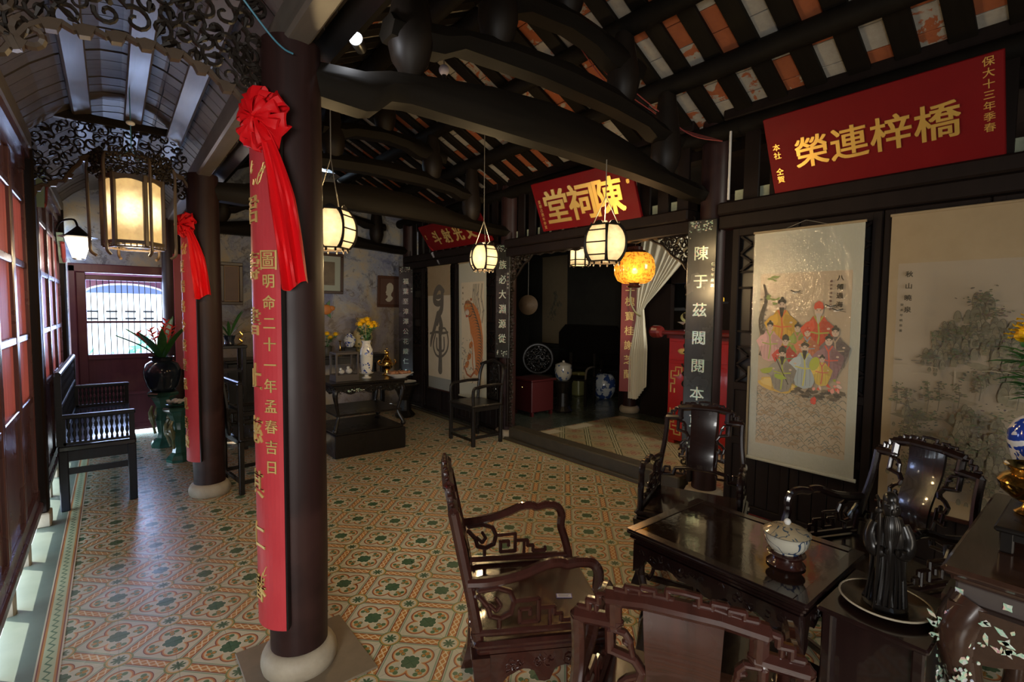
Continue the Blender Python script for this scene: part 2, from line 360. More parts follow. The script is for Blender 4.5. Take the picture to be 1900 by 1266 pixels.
# encaustic cement tile, laid square to the hall; the motif runs on the diagonal
TX, TY, TT = -.02, 3.10, .2
def _tile():
    v = coords('world'); P = sep(v); x = P[0] - TX; y = P[1] - TY; s = 1 / (TT * 2)
    u = (x + y) * s; w = (y - x) * s
    fu = efr(u + 100.); fv = efr(w + 100.)          # 0..1 in a cell, roundels at corners
    du = .5 - eabs(fu - .5); dv = .5 - eabs(fv - .5)      # distance to the cell edges
    cu = eabs(fu - .5); cv = eabs(fv - .5)
    cream = (.54, .54, .44); teal = (.22, .33, .24); maroon = (.16, .022, .016); orange = (.50, .20, .035); green = (.028, .11, .058); olive = (.20, .20, .06)
    base = cmix(noise(v, 40, 2) * .35, cream, (.52, .50, .42))
    # bands along the cell edges
    near = emin(du, dv); far = emax(du, dv); al = fu + fv
    zz = eabs(efr(emax(fu, fv) * 0. + (fu * elt(dv, du) + fv * elt(du, dv)) * 7.) - .5) * .10     # zigzag
    zig = eband(near, zz, .012)
    band = elt(near, .062)
    bc = cmix(zig, orange, (.72, .60, .40))
    c = cmix(band, base, bc)
    c = cmix(eband(near, .068, .009), c, maroon); c = cmix(eband(near, .098, .012), c, teal)
    # quatrefoil medallion: four lobes towards the cell corners
    k = .155; rr = elen(cu - k, cv - k); q = rr - .165
    inner = elen(cu, cv)
    q = emin(q, inner - .20)
    c = cmix(elt(q, .022), c, maroon); c = cmix(elt(q, .008), c, (.50, .17, .05)); c = cmix(elt(q, -.012), c, (.62, .46, .24)); c = cmix(elt(q, -.026), c, cream)
    # leaves in each lobe
    t1 = elen(cu - .215, cv - .215); t2 = elen(cu - .25, cv - .155); t3 = elen(cu - .155, cv - .25); t4 = elen(cu - .165, cv - .165)
    lf = emin(emin(t1 - .040, t4 - .040), emin(t2 - .040, t3 - .040))
    c = cmix(elt(lf, .0), c, (.055, .16, .07)); c = cmix(elt(emin(t1 - .034, t4 - .026), 0.), c, (.50, .22, .04))
    # flower in the centre
    mu = emax(cu, cv); mn = emin(cu, cv)
    fl = emin(elen(mu - .10, mn) - .046, elen(cu - .075, cv - .075) - .050)
    fl = emin(fl, inner - .075)
    c = cmix(elt(fl, .016), c, (.66, .62, .52)); c = cmix(elt(fl, .0), c, green)
    # roundels at the corners
    r = elen(du, dv)
    c = cmix(elt(r, .185), c, (.17, .22, .075)); c = cmix(elt(r, .160), c, (.56, .34, .12)); c = cmix(elt(r, .135), c, cream)
    ang = E.m('ARCTAN2', dv, du); pet = E.m('MULTIPLY_ADD', eabs(E.m('COSINE', ang * 4.)), .062, .042)
    c = cmix(elt(r, pet), c, green)
    dirt = noise(v, 1.1, 5, .6); c = cmix(soft(dirt, .5, .3) * .28, c, (.20, .15, .09))
    wr = noise(v, 70, 3); c = cmix(wr * .14, c, (.30, .24, .15))
    return dict(color=c, rough=noise(v, 7, 4) * .34 + .16)
M_['tile'] = mat('patterned_cement_tile', fn=_tile, spec=.45)
def _itile():
    v = coords('world'); P = sep(v); x = P[0]; y = P[1]; s = 1 / .4
    fu = efr((x + y) * (s * .9) + 50.); fv = efr((y - x) * (s * .9) + 50.); du = .5 - eabs(fu - .5); dv = .5 - eabs(fv - .5); near = emin(du, dv)
    cu = eabs(fu - .5); cv = eabs(fv - .5); r = elen(cu, cv)
    c = cmix(noise(v, 5, 4), (.30, .23, .12), (.40, .32, .19))
    c = cmix(elt(near, .085), c, (.42, .38, .24)); c = cmix(eband(near, .09, .020), c, (.07, .085, .03)); c = cmix(elt(near, .018), c, (.13, .12, .05))
    an = E.m('ARCTAN2', fv - .5, fu - .5); rad = E.m('MULTIPLY_ADD', E.m('COSINE', an * 4.), .045, .17)
    c = cmix(eband(r, rad, .026), c, (.20, .04, .025)); c = cmix(eband(r, .28, .016), c, (.16, .14, .05)); c = cmix(elt(r, .08), c, (.24, .06, .035))
    return dict(color=c, rough=noise(v, 7, 4) * .3 + .2)
M_['itile'] = mat('lattice_patterned_cement_tile', fn=_itile, spec=.4)
def _border():
    v = coords('world'); P = sep(v); x = (P[0] + .30) * (1 / .085) ; x = x if True else x
    ox = E.m('PINGPONG', E.m('SUBTRACT', P[0], 0.), 100.)
    n = E.T.nodes.new('ShaderNodeTexCoord'); q = sep(n.outputs['Object']); t = q[0] * (1 / .085)   # 0..1 across
    zz = E.m('MULTIPLY_ADD', eabs(efr(P[1] * 18.) - .5), .5, .25 + .0)
    c = cmix(elt(eabs(t - .5), .27), (.56, .50, .36), (.44, .48, .30)); c = cmix(eband(t, zz + .12, .05), c, (.07, .16, .09))
    c = cmix(elt(eabs(eabs(t - .5) - .33), .055), c, (.46, .20, .05)); c = cmix(elt(eabs(eabs(t - .5) - .40), .03), c, (.20, .04, .03))
    return dict(color=cmix(noise(v, 9, 4) * .3, c, (.2, .17, .1)), rough=noise(v, 7, 4) * .3 + .22)
M_['border'] = mat('zigzag_border_tile', fn=_border, spec=.4)
M_['foliage'] = mat('garden_leaf', (.12, .42, .26), rough=.6)
M_['marble'] = mat('red_brown_marble', fn=lambda: dict(color=cmix(noise(coords(), 22, 6, .7, .8), (.022, .010, .007), (.065, .032, .021)), rough=noise(coords(), 9) * .1 + .12), spec=.6, coat=.3)
M_['paper'] = mat('aged_scroll_paper', fn=lambda: dict(color=cmix(noise(coords(), 5, 5, .6), (.50, .44, .31), (.62, .55, .41))), rough=.85, spec=.15)
M_['silkwhite'] = mat('pale_silk_mount', fn=lambda: dict(color=cmix(noise(scalev(coords(), (1, 8, 1)), 40, 3), (.38, .38, .30), (.47, .47, .38))), rough=.55, spec=.3)
M_['silktan'] = mat('tan_silk_mount', fn=lambda: dict(color=cmix(noise(coords(), 9, 5, .6), (.28, .21, .12), (.36, .28, .17))), rough=.7, spec=.2)
M_['wire'] = mat('grey_cord', (.20, .18, .14), rough=.7)
M_['bluecord'] = mat('blue_cord', (.06, .22, .32), rough=.5)
M_['porcelain'] = mat('white_glazed_porcelain', fn=lambda: dict(color=cmix(soft(noise(coords(), 16, 3, .6, 1.2), .44, .03), (.72, .72, .68), (.03, .07, .33))), rough=.12, spec=.6)
M_['white_glaze'] = mat('plain_white_glaze', (.74, .73, .69), rough=.14, spec=.6)
M_['greenglaze'] = mat('dark_green_glaze', fn=lambda: dict(color=cmix(noise(coords(), 14, 4), (.012, .055, .045), (.045, .13, .095))), rough=.12, spec=.6)
M_['darkglaze'] = mat('blue_black_glaze', fn=lambda: dict(color=cmix(noise(coords(), 9, 4), (.008, .012, .028), (.03, .045, .07))), rough=.08, spec=.7)
M_['petal_y'] = mat('marigold_petals', (.95, .60, .008), rough=.55)
M_['petal_r'] = mat('scarlet_bracts', (.75, .045, .02), rough=.45)
M_['leaf'] = mat('fresh_green_leaf', fn=lambda: dict(color=cmix(noise(coords(), 20), (.02, .10, .025), (.07, .24, .06))), rough=.38)
def glow(name, col, s_core, s_edge, rad, tint=(1, .62, .22), mott=.5):
    """frosted pane lit by the bulb behind it: brighter near the bulb (object origin), mottled glass"""
    m = bpy.data.materials.new(name); m.use_nodes = True; t = m.node_tree; E.T = t; b = t.nodes['Principled BSDF']
    b.inputs['Roughness'].default_value = .35; b.inputs['Base Color'].default_value = (.5, .42, .25, 1)
    v = coords(); P = sep(v); d = E.m('SQRT', P[0] * P[0] + P[1] * P[1] + P[2] * P[2]); hot = soft(d, rad * .72, rad * .9)
    n = noise(v, 26, 4, .65)
    c = cmix(hot, tint, col); st = E.m('MULTIPLY_ADD', E.m('POWER', hot, 2.), s_core - s_edge, s_edge) * (E.m('MULTIPLY_ADD', n, mott * 1.6, 1 - mott * .8))
    t.links.new(c, b.inputs['Emission Color']); t.links.new(st.v, b.inputs['Emission Strength']); return m
M_['glass_warm'] = glow('lit_frosted_lantern_glass', (1, .84, .50), 6.0, .45, .145, mott=.75)
M_['glass_hex'] = glow('lit_etched_lantern_glass', (1, .86, .55), 9.0, .50, .20, mott=.75)
M_['glass_small'] = glow('lit_small_lantern_glass', (1, .82, .5), 3.2, .3, .15)
M_['shade_glass'] = mat('lit_opal_shade', (.9, .8, .6), emit=((1, .83, .62), 4.5))
# ------------------------------------------------------------------ floor
floor = MB().box(-.215, 3.585, -1.2, 7.6, -.06, -.004).build('floor', M_['cement'], kind='structure')
tm = None; tiles = []
for j in range(-20, 23):
    for i in range(0, 19):
        x0 = -.22 + i * TT; y0 = TY + j * TT
        if y0 < -1 or y0 + TT > 7.56: continue
        c = Vector((x0 + .1, y0 + .1, -H)); w = c.dot(fw); px = c.dot(r2) / max(w, .01) * 916.65; py = c.dot(u2) / max(w, .01) * 916.65
        vis = w > .9 and abs(px) < 1010 and abs(py) < 700
        tiles.append((w if vis else 99, x0, y0))
tiles.sort()
tb = MB().box(.0006, .1994, .0006, .1994, -.004, 0, b=0).build('tile', M_['tile'], floor); tm = tb.data
bm_ = MB()
for k, (w, x0, y0) in enumerate(tiles):
    dz = random.uniform(-.0006, .0004)
    if k == 0: tb.location = (x0, y0, dz)
    elif k < 300 and w < 90:
        o = bpy.data.objects.new('tile', tm); COL.objects.link(o); o.parent = floor; o.location = (x0, y0, dz)
        o.rotation_euler = (random.uniform(-.0015, .0015), random.uniform(-.0015, .0015), 0)
    else: bm_.box(x0 + .0006, x0 + TT - .0006, y0 + .0006, y0 + TT - .0006, -.004, dz)
bm_.build('distant_tiles', M_['tile'], floor, kind='stuff')
for x in (-.3, 3.582):
    o = MB().box(0, .085, -1.2, 7.6, -.05, .0015).build('border_strip', M_['border'], floor); o.location.x = x
MB().box(-.45, -.3, -1.2, 7.6, -.06, 0).build('edge_strip', M_['cement'], floor, label='plain green-grey cement strip')
MB().box(3.66, 3.72, -1.2, 7.6, -.06, .0).build('edge_strip', M_['cement'], floor)
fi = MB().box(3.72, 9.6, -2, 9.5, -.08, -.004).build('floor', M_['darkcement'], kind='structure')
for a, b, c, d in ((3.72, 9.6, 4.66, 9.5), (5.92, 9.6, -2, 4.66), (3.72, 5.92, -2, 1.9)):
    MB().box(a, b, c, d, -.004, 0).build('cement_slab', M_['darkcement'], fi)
it = None
for i in range(11):
    for j in range(14):
        x0 = 3.72 + i * .2; y0 = 1.9 + j * .2
        if y0 > 4.5: continue
        if it is None: it = MB().box(.0008, .1992, .0008, .1992, -.004, .002).build('tile', M_['itile'], fi); it.location = (x0, y0, 0)
        else: o = bpy.data.objects.new('tile', it.data); COL.objects.link(o); o.parent = fi; o.location = (x0, y0, random.uniform(-.0005, .0005))
MB().box(3.72, 5.92, 4.5, 4.66, -.004, .002).build('border_strip', M_['border'], fi)
# threshold beam of the opening, stone sill below the panelling
MB().box(3.70, 3.86, 2.3, 4.62, 0, .155, b=.012).build('trim_1', M_['stonedark'], kind='structure')
MB().box(3.66, 3.72, -1.2, 7.4, -.01, .035, b=.006).build('trim_2', M_['stonedark'], kind='structure')
# ------------------------------------------------------------------ columns with stone bases
def column(x, y, h, label, r=.118, squarebase=False):
    t = thing('column', label, 'column', (x, y, 0), kind='structure')
    MB().lathe([(r * .98, .09), (r * 1.02, .5), (r, 1.4), (r * .96, h)], 32).build('shaft', M_['column'], t, smooth=True)
    MB().lathe([(.138, .0), (.150, .012), (.156, .04), (.153, .065), (.142, .088), (.128, .10), (.118, .104)], 32).build('stone_base', M_['stone'], t, smooth=True)
    if squarebase: o = MB().cbox((.02, -.01, .0015), (.47, .47, .011), .003).build('plinth_slab', M_['slab'], t); o.rotation_euler.z = R(0)
    return t
column(.60, 2.20, 2.62, 'dark brown round column in front, carrying the nearer red couplet board', squarebase=True)
column(.60, 4.75, 2.62, 'dark round column farther back, carrying the second red couplet board')
column(.60, 7.35, 2.62, 'round column against the back wall beside the gate')
column(3.78, 4.75, 3.1, 'dark round column at the far side of the carved opening', r=.10)
column(3.80, 2.13, 3.1, 'dark round column between the carved opening and the lattice panels', r=.10)
column(3.78, 7.35, 3.1, 'dark round column in the far corner of the panelled partition', r=.10)
column(6.27, 4.80, 3.0, 'round column inside the inner room, carrying a red couplet board', r=.11)
column(3.80, -.45, 3.1, 'dark round column past the landscape scroll', r=.10)
# ------------------------------------------------------------------ left wall: shuttered doors between square posts
def square_post(y, label):
    t = thing('post', label, 'post', (-.445, y, 0), kind='structure')
    MB().box(-.06, .06, -.06, .06, .10, 2.62, b=.012).build('shaft', M_['panelwood'], t)
    MB().box(-.07, .07, -.07, .07, 0, .10, b=.008).build('stone_block', M_['stone'], t, label='pale marble block')
square_post(4.75, 'square dark post between the shuttered doors'); square_post(7.42, 'square dark post where the shutters meet the gate'); square_post(2.15, 'square dark post nearest the camera on the shutter side')
def shutter_bay(name, y0, y1, n):
    t = thing(name, None, None, (-.455, y0, 0), kind='structure')
    MB().box(-.03, .03, 0, y1 - y0, .2, .27).box(-.03, .03, 0, y1 - y0, 2.46, 2.56).build('rail_frame', M_['shutter'], t)
    w = (y1 - y0) / n
    for k in range(n):
        a = k * w; b = a + w
        st = MB(); st.box(-.025, .025, a + .002, a + .045, .2, 2.46, b=.006).box(-.025, .025, b - .045, b - .002, .2, 2.46, b=.006)
        for z in (.25, .92, 1.35, 1.82, 2.25): st.box(-.022, .022, a + .04, b - .04, z - .022, z + .022, b=.005)
        leaf = st.build('door_leaf', M_['shutter'], t)
        MB().box(-.008, .008, a + .04, b - .04, .25, .92).build('lower_panel', M_['shutter'], leaf)
        for z0, z1 in ((.942, 1.328), (1.372, 1.798), (1.842, 2.228)):
            rb = MB(); m = int((w - .09) / .0165)
            for i in range(m): yy = a + .045 + (i + .5) * (w - .09) / m; rb.box(-.005, .005, yy - .0072, yy + .0072, z0, z1)
            rb.build('reed_panel', M_['reed'], leaf, kind='stuff')
        MB().box(-.006, .006, a + .04, b - .04, 2.272, 2.46).build('upper_panel', M_['shutter'], leaf)
    return t
shutter_bay('wall_left', 2.22, 4.68, 4)
shutter_bay('wall_left', 4.82, 7.36, 4)
for k in range(10):
    y = 2.22 + .615 * k + (.0 if k < 4 else .14)
    if abs(y - 4.75) > .12: MB().box(-.49, -.42, y - .035, y + .035, -.05, .135, b=.008).build('baseboard_left', M_['stone'], kind='structure')
sill = MB().box(-.50, -.41, 2.22, 4.68, .13, .19, b=.01).box(-.50, -.41, 4.82, 7.36, .13, .19, b=.01).build('baseboard_left', M_['shutter'], kind='structure')
t = thing('green_bracket', 'green and red painted bracket above the shuttered doors', 'bracket', (-.40, 5.2, 2.30))
# fan bracket between post and ceiling
def bracket(t, sgn=1):
    MB().prism([(0, 0), (.0, .30), (.26, .30), (.20, .22), (.12, .17), (.08, .08)], .05, frame((0, 0, 0), (0, sgn, 0), (0, 0, 1))).build('carved_arm', M_['celadon'], t)
    MB().tube([(0.02, sgn * .02, .02), (.02, sgn * .09, .06), (.02, sgn * .14, .15), (.02, sgn * .22, .2)], .018, 6).build('scroll_edge', M_['redsoft'], t)
M_['celadon'] = mat('faded_green_paint', (.22, .32, .24), rough=.5); M_['redsoft'] = mat('faded_red_paint', (.30, .05, .04), rough=.5)
bracket(t)
t = thing('green_bracket', 'green painted bracket over the lamp beyond the square post', 'bracket', (-.40, 7.25, 2.02)); bracket(t, -1)
# added unseen shell behind the camera; it cuts the sky light, no doorways built
MB().box(-2.5, 4.2, -3.6, -3.5, 0, 4).build('added_wall_rear', M_['greyplaster'], kind='structure')
MB().box(-2.5, -2.4, -3.5, 2.1, 0, 4).box(-2.4, -.5, 2.02, 2.12, 0, 4).build('added_wall_left', M_['greyplaster'], kind='structure')
MB().box(-2.5, .5, -3.6, 2.12, 3.3, 3.4).box(.5, 4.2, -3.6, -1.3, 3.9, 4.0).box(.2, 4.2, -1.32, -1.28, 3.0, 4.0).build('added_ceiling', M_['panelwood'], kind='structure')
MB().box(4.0, 4.1, -3.6, -.5, 0, 4).build('added_wall_right', M_['greyplaster'], kind='structure')
MB().box(-2.5, 4.2, -3.6, -1.2, -.1, -.005).box(-2.5, -.45, -1.3, 2.1, -.1, -.005).build('added_floor', M_['darkcement'], kind='structure')
# ------------------------------------------------------------------ back wall with the gate
bw = MB()
for a, b, z0, z1 in ((.62, 4.1, 0, 3.6), (-.6, .62, 2.05, 3.2), (-.6, -.38, 0, 2.05)): bw.box(a, b, 7.6, 7.78, z0, z1)
bw.build('wall_back', M_['plaster'], kind='structure')
g = thing('door_1', None, None, (.12, 7.56, 0), kind='structure')
MB().box(-.50, -.43, -.04, .05, 0, 2.03, b=.01).box(.43, .50, -.04, .05, 0, 2.03, b=.01).box(-.50, .50, -.04, .05, 1.95, 2.05, b=.01).build('door_frame', M_['gate'], g)
f = MB().box(-.43, -.345, -.02, .03, .05, 1.95, b=.006).box(.39, .43, -.02, .03, .05, 1.95, b=.006)
for z, h in ((.98, .045), (.52, .03), (.12, .05), (1.91, .045)): f.box(-.35, .40, -.02, .03, z - h, z + h * .3, b=.006)
f.build('door_leaf', M_['gate'], g)
MB().box(-.35, .40, -.005, .012, .05, .96).build('panel', M_['gate'], g)
MB().box(-.35, .40, -.012, .018, 1.362, 1.388).build('mid_rail', M_['gate'], g)
for i in range(13):
    x = -.345 + (i + .7) * .745 / 13.2
    if i == 0: br = MB().lathe([(.0045, 0), (.0045, .91)], 6).build('iron_bar', M_['black'], g); br.location = (x, .005, .99)
    else: o = bpy.data.objects.new('iron_bar', br.data); COL.objects.link(o); o.parent = g; o.location = (x, .005, .99)
MB().cbox((.415, -.035, 1.28), (.03, .025, .12), .006).cbox((.41, -.04, 1.2), (.07, .02, .02), .005).build('latch', M_['white_glaze'], g, label='pale metal latch')
# outside the gate
MB().box(-3, 3, 11.6, 11.7, -.2, 2.6).build('wall_garden', M_['whiteplaster'], kind='structure')
vt = MB()
for z in (1.33, 1.46):
    for k in range(5): vt.box(-.62 + k * .27, -.46 + k * .27, 11.57, 11.61, z, z + .03)
vt.build('vent_slot', M_['black'], bpy.data.objects['wall_garden'])
MB().box(-6, 4, -4, 12, -.16, -.10).build('floor_outside', M_['whiteplaster'], kind='structure')
a = MB()
arc = [(.16 + .425 * math.cos(PI * k / 16), 1.735 + .13 * math.sin(PI * k / 16)) for k in range(17)]
pts = [(.9, 1.735), (.9, 2.3), (-.7, 2.3), (-.7, 1.735)] + [p for p in arc[::-1]]
a.prism(pts, .06, frame((0, 8.3, 0), (1, 0, 0), (0, 0, 1)))
a.build('trim_arch', M_['gate'], kind='structure')
MB().tube([(x, 8.26, z - .01) for x, z in arc], .012, 5).build('arch_lit_rim', M_['whiteplaster'], bpy.data.objects['trim_arch'])  # white tube stands in for the sky-lit rim of the arch
M_['eave'] = mat('dark_blue_eave_boards', (.10, .14, .26), rough=.6)
MB().box(-2, 2, 9.0, 9.06, 1.75, 2.5).build('trim_eave', M_['eave'], kind='structure')
t = thing('garden_plants', 'green garden plants seen through the bars of the gate', 'plants', (0.1, 10.6, -.1), kind='stuff')
pl = MB()
for k in range(120):
    x = random.uniform(-1.0, 1.1); z = random.uniform(.2, .95) * (.7 + .5 * abs(math.sin(x * 5))); an = random.uniform(0, 6.28); l = random.uniform(.06, .16)
    p = Vector((x, random.uniform(-.2, .2), z)); d = Vector((math.cos(an) * l, 0, math.sin(an) * l)); s_ = Vector((-d.z, .02, d.x)) * .3
    pl.add([p - d, p + s_, p + d, p - s_], [(0, 1, 2, 3)])
pl.build('foliage', M_['foliage'], t)
# ------------------------------------------------------------------ porch ceiling: curved boards on pale purlins
def vz(x): return 3.02 - (x - .1) ** 2 * 1.12
cp = thing('ceiling_1', None, None, (0, 0, 0), kind='structure')
MB().box(-.52, -.40, -1.2, 7.6, 2.54, 2.74).build('sun_gap_fascia', M_['shutter'], cp)  # board added to keep sun out of the gap above the shutters
bd = None
for k in range(62):
    y = -1.1 + k * .142
    if bd is None:
        b_ = MB(); n = 12; xs = [-.50 + 1.18 * i / n for i in range(n + 1)]
        vs = []; fs = []
        for x in xs: vs += [(x, 0, vz(x)), (x, .128, vz(x)), (x, .128, vz(x) + .018), (x, 0, vz(x) + .018)]
        for i in range(n):
            for q in range(4): fs.append((i * 4 + q, i * 4 + (q + 1) % 4, i * 4 + 4 + (q + 1) % 4, i * 4 + 4 + q))
        fs += [(3, 2, 1, 0), (n * 4, n * 4 + 1, n * 4 + 2, n * 4 + 3)]
        bd = fixn(b_.add(vs, fs).build('plank', M_['porch'], cp)); bd.location = (0, y, 0)
    else:
        o = bpy.data.objects.new('plank', bd.data); COL.objects.link(o); o.parent = cp; o.location = (0, y, random.uniform(-.004, .004))
MB().sheet(lambda u, v: (-.55 + 1.3 * u, -1.2 + 8.9 * v, vz(-.55 + 1.3 * u) + .05), 10, 1).build('roof_underlay', M_['black'], cp)
for x, z in ((-.13, 2.94), (.165, 2.95), (.42, 2.86)):
    o = MB().box(-.055, .055, -1.2, 7.6, -.035, .035, b=.010).box(-.045, .045, -1.2, 7.6, .03, .06).build('purlin', M_['porchY'], cp); o.location = (x, 0, z); o.rotation_euler.y = (x - .1) * 1.3
o = MB().box(-.05, .05, -1.2, 7.6, -.06, .06, b=.012).build('wall_plate', M_['porchY'], cp); o.location = (-.44, 0, 2.66)
o = MB().box(-.05, .05, -1.2, 7.6, -.06, .09, b=.012).build('wall_plate', M_['porchY'], cp); o.location = (.60, 0, 2.66)
# ------------------------------------------------------------------ hall roof
def rz_(x): return 3.18 + .486 * (3.5 - x) if x > 2.18 else 3.18 + .486 * (3.5 - 2.18) - .486 * (2.18 - x)
ch = thing('ceiling_2', None, None, (0, 0, 0), kind='structure')
sl = math.atan(.486); L1 = (3.95 - 2.18) / math.cos(sl)
RP = .2417; Y0 = 2.025 - .1225
raf = None
for side in (0, 1):
    for k in range(-13, 25):
        y = Y0 + RP * k + .1205 + .0602        # rafter centre
        if not -1.2 < y < 7.6: continue
        p = (3.95, y, rz_(3.95)) if side == 0 else (.45, y, rz_(.45))
        if raf is None: raf = MB().box(0, L1, -.06, .06, -.032, .0, b=.004).build('rafter', M_['beam'], ch); o = raf
        else: o = bpy.data.objects.new('rafter', raf.data); COL.objects.link(o); o.parent = ch
        o.location = p; o.rotation_euler = (0, sl, PI) if side == 0 else (0, -sl, 0)
        if side == 0: o.rotation_euler = Euler((0, -sl, PI)) 
BR = []
for r in range(10):
    for k in range(-13, 25):
        y = Y0 + RP * k + .06; x = 3.92 - .163 * r - .08
        if not -1.2 < y < 7.5 or x < 2.2: continue
        c = Vector((x, y, rz_(x) - H)); w = c.dot(fw); px = c.dot(r2) / max(w, .01) * 916.65; py = c.dot(u2) / max(w, .01) * 916.65
        vis = w > .6 and abs(px) < 1000 and py < 690 and y > -.4
        BR.append((w if vis else 99, x, y))
BR.sort(); brk = None; rest = MB()
for i, (w, x, y) in enumerate(BR):
    if i < 300:
        if brk is None: brk = MB().box(-.088, .088, -.118, .118, 0, .028, b=.003).build('brick', M_['brick'], ch); o = brk
        else: o = bpy.data.objects.new('brick', brk.data); COL.objects.link(o); o.parent = ch
        o.location = (x, y, rz_(x) + .002 + random.uniform(0, .003)); o.rotation_euler = (random.uniform(-.01, .01), sl, random.uniform(-.01, .01))
    else: rest.box(-.088, .088, -.118, .118, 0, .028, Matrix.Translation((x, y, rz_(x) + .003)) @ Matrix.Rotation(sl, 4, 'Y'))
for r in range(11):
    for k in range(-13, 25):
        x = .50 + .163 * r; y = Y0 + RP * k + .06
        if x < 2.16 and -1.2 < y < 7.5: rest.box(-.088, .088, -.118, .118, 0, .028, Matrix.Translation((x, y, rz_(x) + .003)) @ Matrix.Rotation(-sl, 4, 'Y'))
rest.build('distant_bricks', M_['brick'], ch, kind='stuff')
rf = MB(); rf.add([(.3, -1.4, rz_(.3) + .06), (2.18, -1.4, rz_(2.18) + .06), (2.18, 7.8, rz_(2.18) + .06), (.3, 7.8, rz_(.3) + .06)], [(0, 1, 2, 3)]).add([(2.18, -1.4, rz_(2.18) + .06), (4.1, -1.4, rz_(4.1) + .06), (4.1, 7.8, rz_(4.1) + .06), (2.18, 7.8, rz_(2.18) + .06)], [(0, 1, 2, 3)])
rf.build('roof_underlay', M_['black'], ch)
for x in (3.74, 3.23, 2.73, 2.18, 1.66, 1.14, .66):
    o = MB().lathe([(.07, 0), (.07, 8.8)], 14, cap=True).build('purlin', M_['beamY'], ch, smooth=True); o.location = (x, -1.2, rz_(x) - .10); o.rotation_euler = (-PI / 2, 0, 0)
# inner rooms: ceiling and walls
MB().box(4.0, 9.7, -2, 9.6, 3.1, 3.2).build('ceiling_3', M_['panelwood'], kind='structure')
MB().box(4.0, 4.16, -3.6, 9.6, 2.88, 3.4).build('trim_6', M_['panelwood'], kind='structure'); MB().box(3.9, 4.0, 7.7, 9.5, 0, 3.2).build('sky_gap_wall', M_['innerplaster'], kind='structure')  # added filler and wall that stop sky light leaking into the inner room
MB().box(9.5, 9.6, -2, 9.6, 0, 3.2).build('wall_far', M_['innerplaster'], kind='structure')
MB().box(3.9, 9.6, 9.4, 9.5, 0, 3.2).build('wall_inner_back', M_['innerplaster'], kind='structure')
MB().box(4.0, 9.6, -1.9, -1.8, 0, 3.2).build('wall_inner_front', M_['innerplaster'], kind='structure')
# ------------------------------------------------------------------ roof trusses across the hall
def truss(y, label):
    t = thing('roof_truss', label, 'beam', (0, y, 2.4), kind='structure')
    th = .15
    F = frame((0, 0, -2.4), (1, 0, 0), (0, 0, 1))     # local x = X, y = Z
    def beam(name, low, upp):
        pts = low + upp[::-1]; n = len(low); m = len(upp)
        o = MB(); ch = .022
        xs = sorted(set([p[0] for p in low] + [p[0] for p in upp]))
        def ev(L, x):
            for a, b in zip(L, L[1:]):
                if a[0] <= x <= b[0]: return a[1] + (b[1] - a[1]) * (x - a[0]) / max(b[0] - a[0], 1e-6)
            return L[0][1] if x < L[0][0] else L[-1][1]
        vs = []; fs = []
        for x in xs:
            l, u = ev(low, x), ev(upp, x)
            for yy, z in ((-th / 2 + ch, l), (-th / 2, l + ch * 1.6), (-th / 2 - .012, (l + u) / 2), (-th / 2, u - ch * 2), (-th / 2 + ch * 1.5, u), (th / 2 - ch * 1.5, u), (th / 2, u - ch * 2), (th / 2 + .012, (l + u) / 2), (th / 2, l + ch * 1.6), (th / 2 - ch, l)): vs.append((x, yy, z - 2.4))
        for i in range(len(xs) - 1):
            for q in range(10): fs.append((i * 10 + q, i * 10 + (q + 1) % 10, i * 10 + 10 + (q + 1) % 10, i * 10 + 10 + q))
        fs += [tuple(range(10)), tuple(range(len(xs) * 10 - 10, len(xs) * 10))]
        return fixn(o.add(vs, fs).build(name, M_['beam'], t, smooth=True))
    beam('tie_beam', [(.60, 2.44), (.90, 2.425), (.955, 2.44), (1.02, 2.50), (1.12, 2.515), (1.6, 2.515), (2.18, 2.512), (2.8, 2.50), (3.3, 2.475), (3.5, 2.455), (3.8, 2.45)],
         [(.60, 2.57), (.9, 2.60), (1.02, 2.64), (1.25, 2.68), (1.6, 2.735), (2.0, 2.765), (2.4, 2.755), (2.8, 2.69), (3.0, 2.64), (3.3, 2.59), (3.8, 2.56)])
    beam('collar_beam', [(1.02, 2.80), (1.2, 2.785), (1.30, 2.80), (1.42, 2.865), (1.96, 2.888), (2.6, 2.875), (2.95, 2.845), (3.05, 2.80), (3.36, 2.79)],
         [(1.02, 2.90), (1.25, 2.93), (1.42, 2.965), (1.7, 3.01), (2.18, 3.04), (2.6, 3.015), (2.95, 2.95), (3.1, 2.92), (3.36, 2.89)])
    beam('top_beam', [(1.55, 3.17), (1.75, 3.16), (1.86, 3.21), (2.18, 3.235), (2.4, 3.21), (2.55, 3.15), (2.86, 3.14)],
         [(1.55, 3.27), (1.86, 3.33), (2.18, 3.36), (2.5, 3.33), (2.86, 3.27)])
    for x, z0, z1 in ((1.14, 2.70, rz_(1.14) - .15), (3.23, 2.60, rz_(3.23) - .15), (1.66, 2.99, rz_(1.66) - .15), (2.72, 2.97, rz_(2.72) - .15), (2.18, 3.34, rz_(2.18) - .15)):
        o = MB().lathe([(.008, -.07), (.045, -.035), (.088, .03), (.110, .12), (.106, .2), (.082, max(.26, (z1 - z0) * .7)), (.06, max(.3, z1 - z0))], 16).build('strut', M_['carve'], t, smooth=True)
        o.location = (x, 0, z0 - 2.4)
truss(2.20, 'nearest smoke-dark roof truss, resting on the front round column')
truss(4.75, 'second dark roof truss, over the tall round column behind the first')
truss(7.36, 'last dark roof truss, close to the blue back wall')
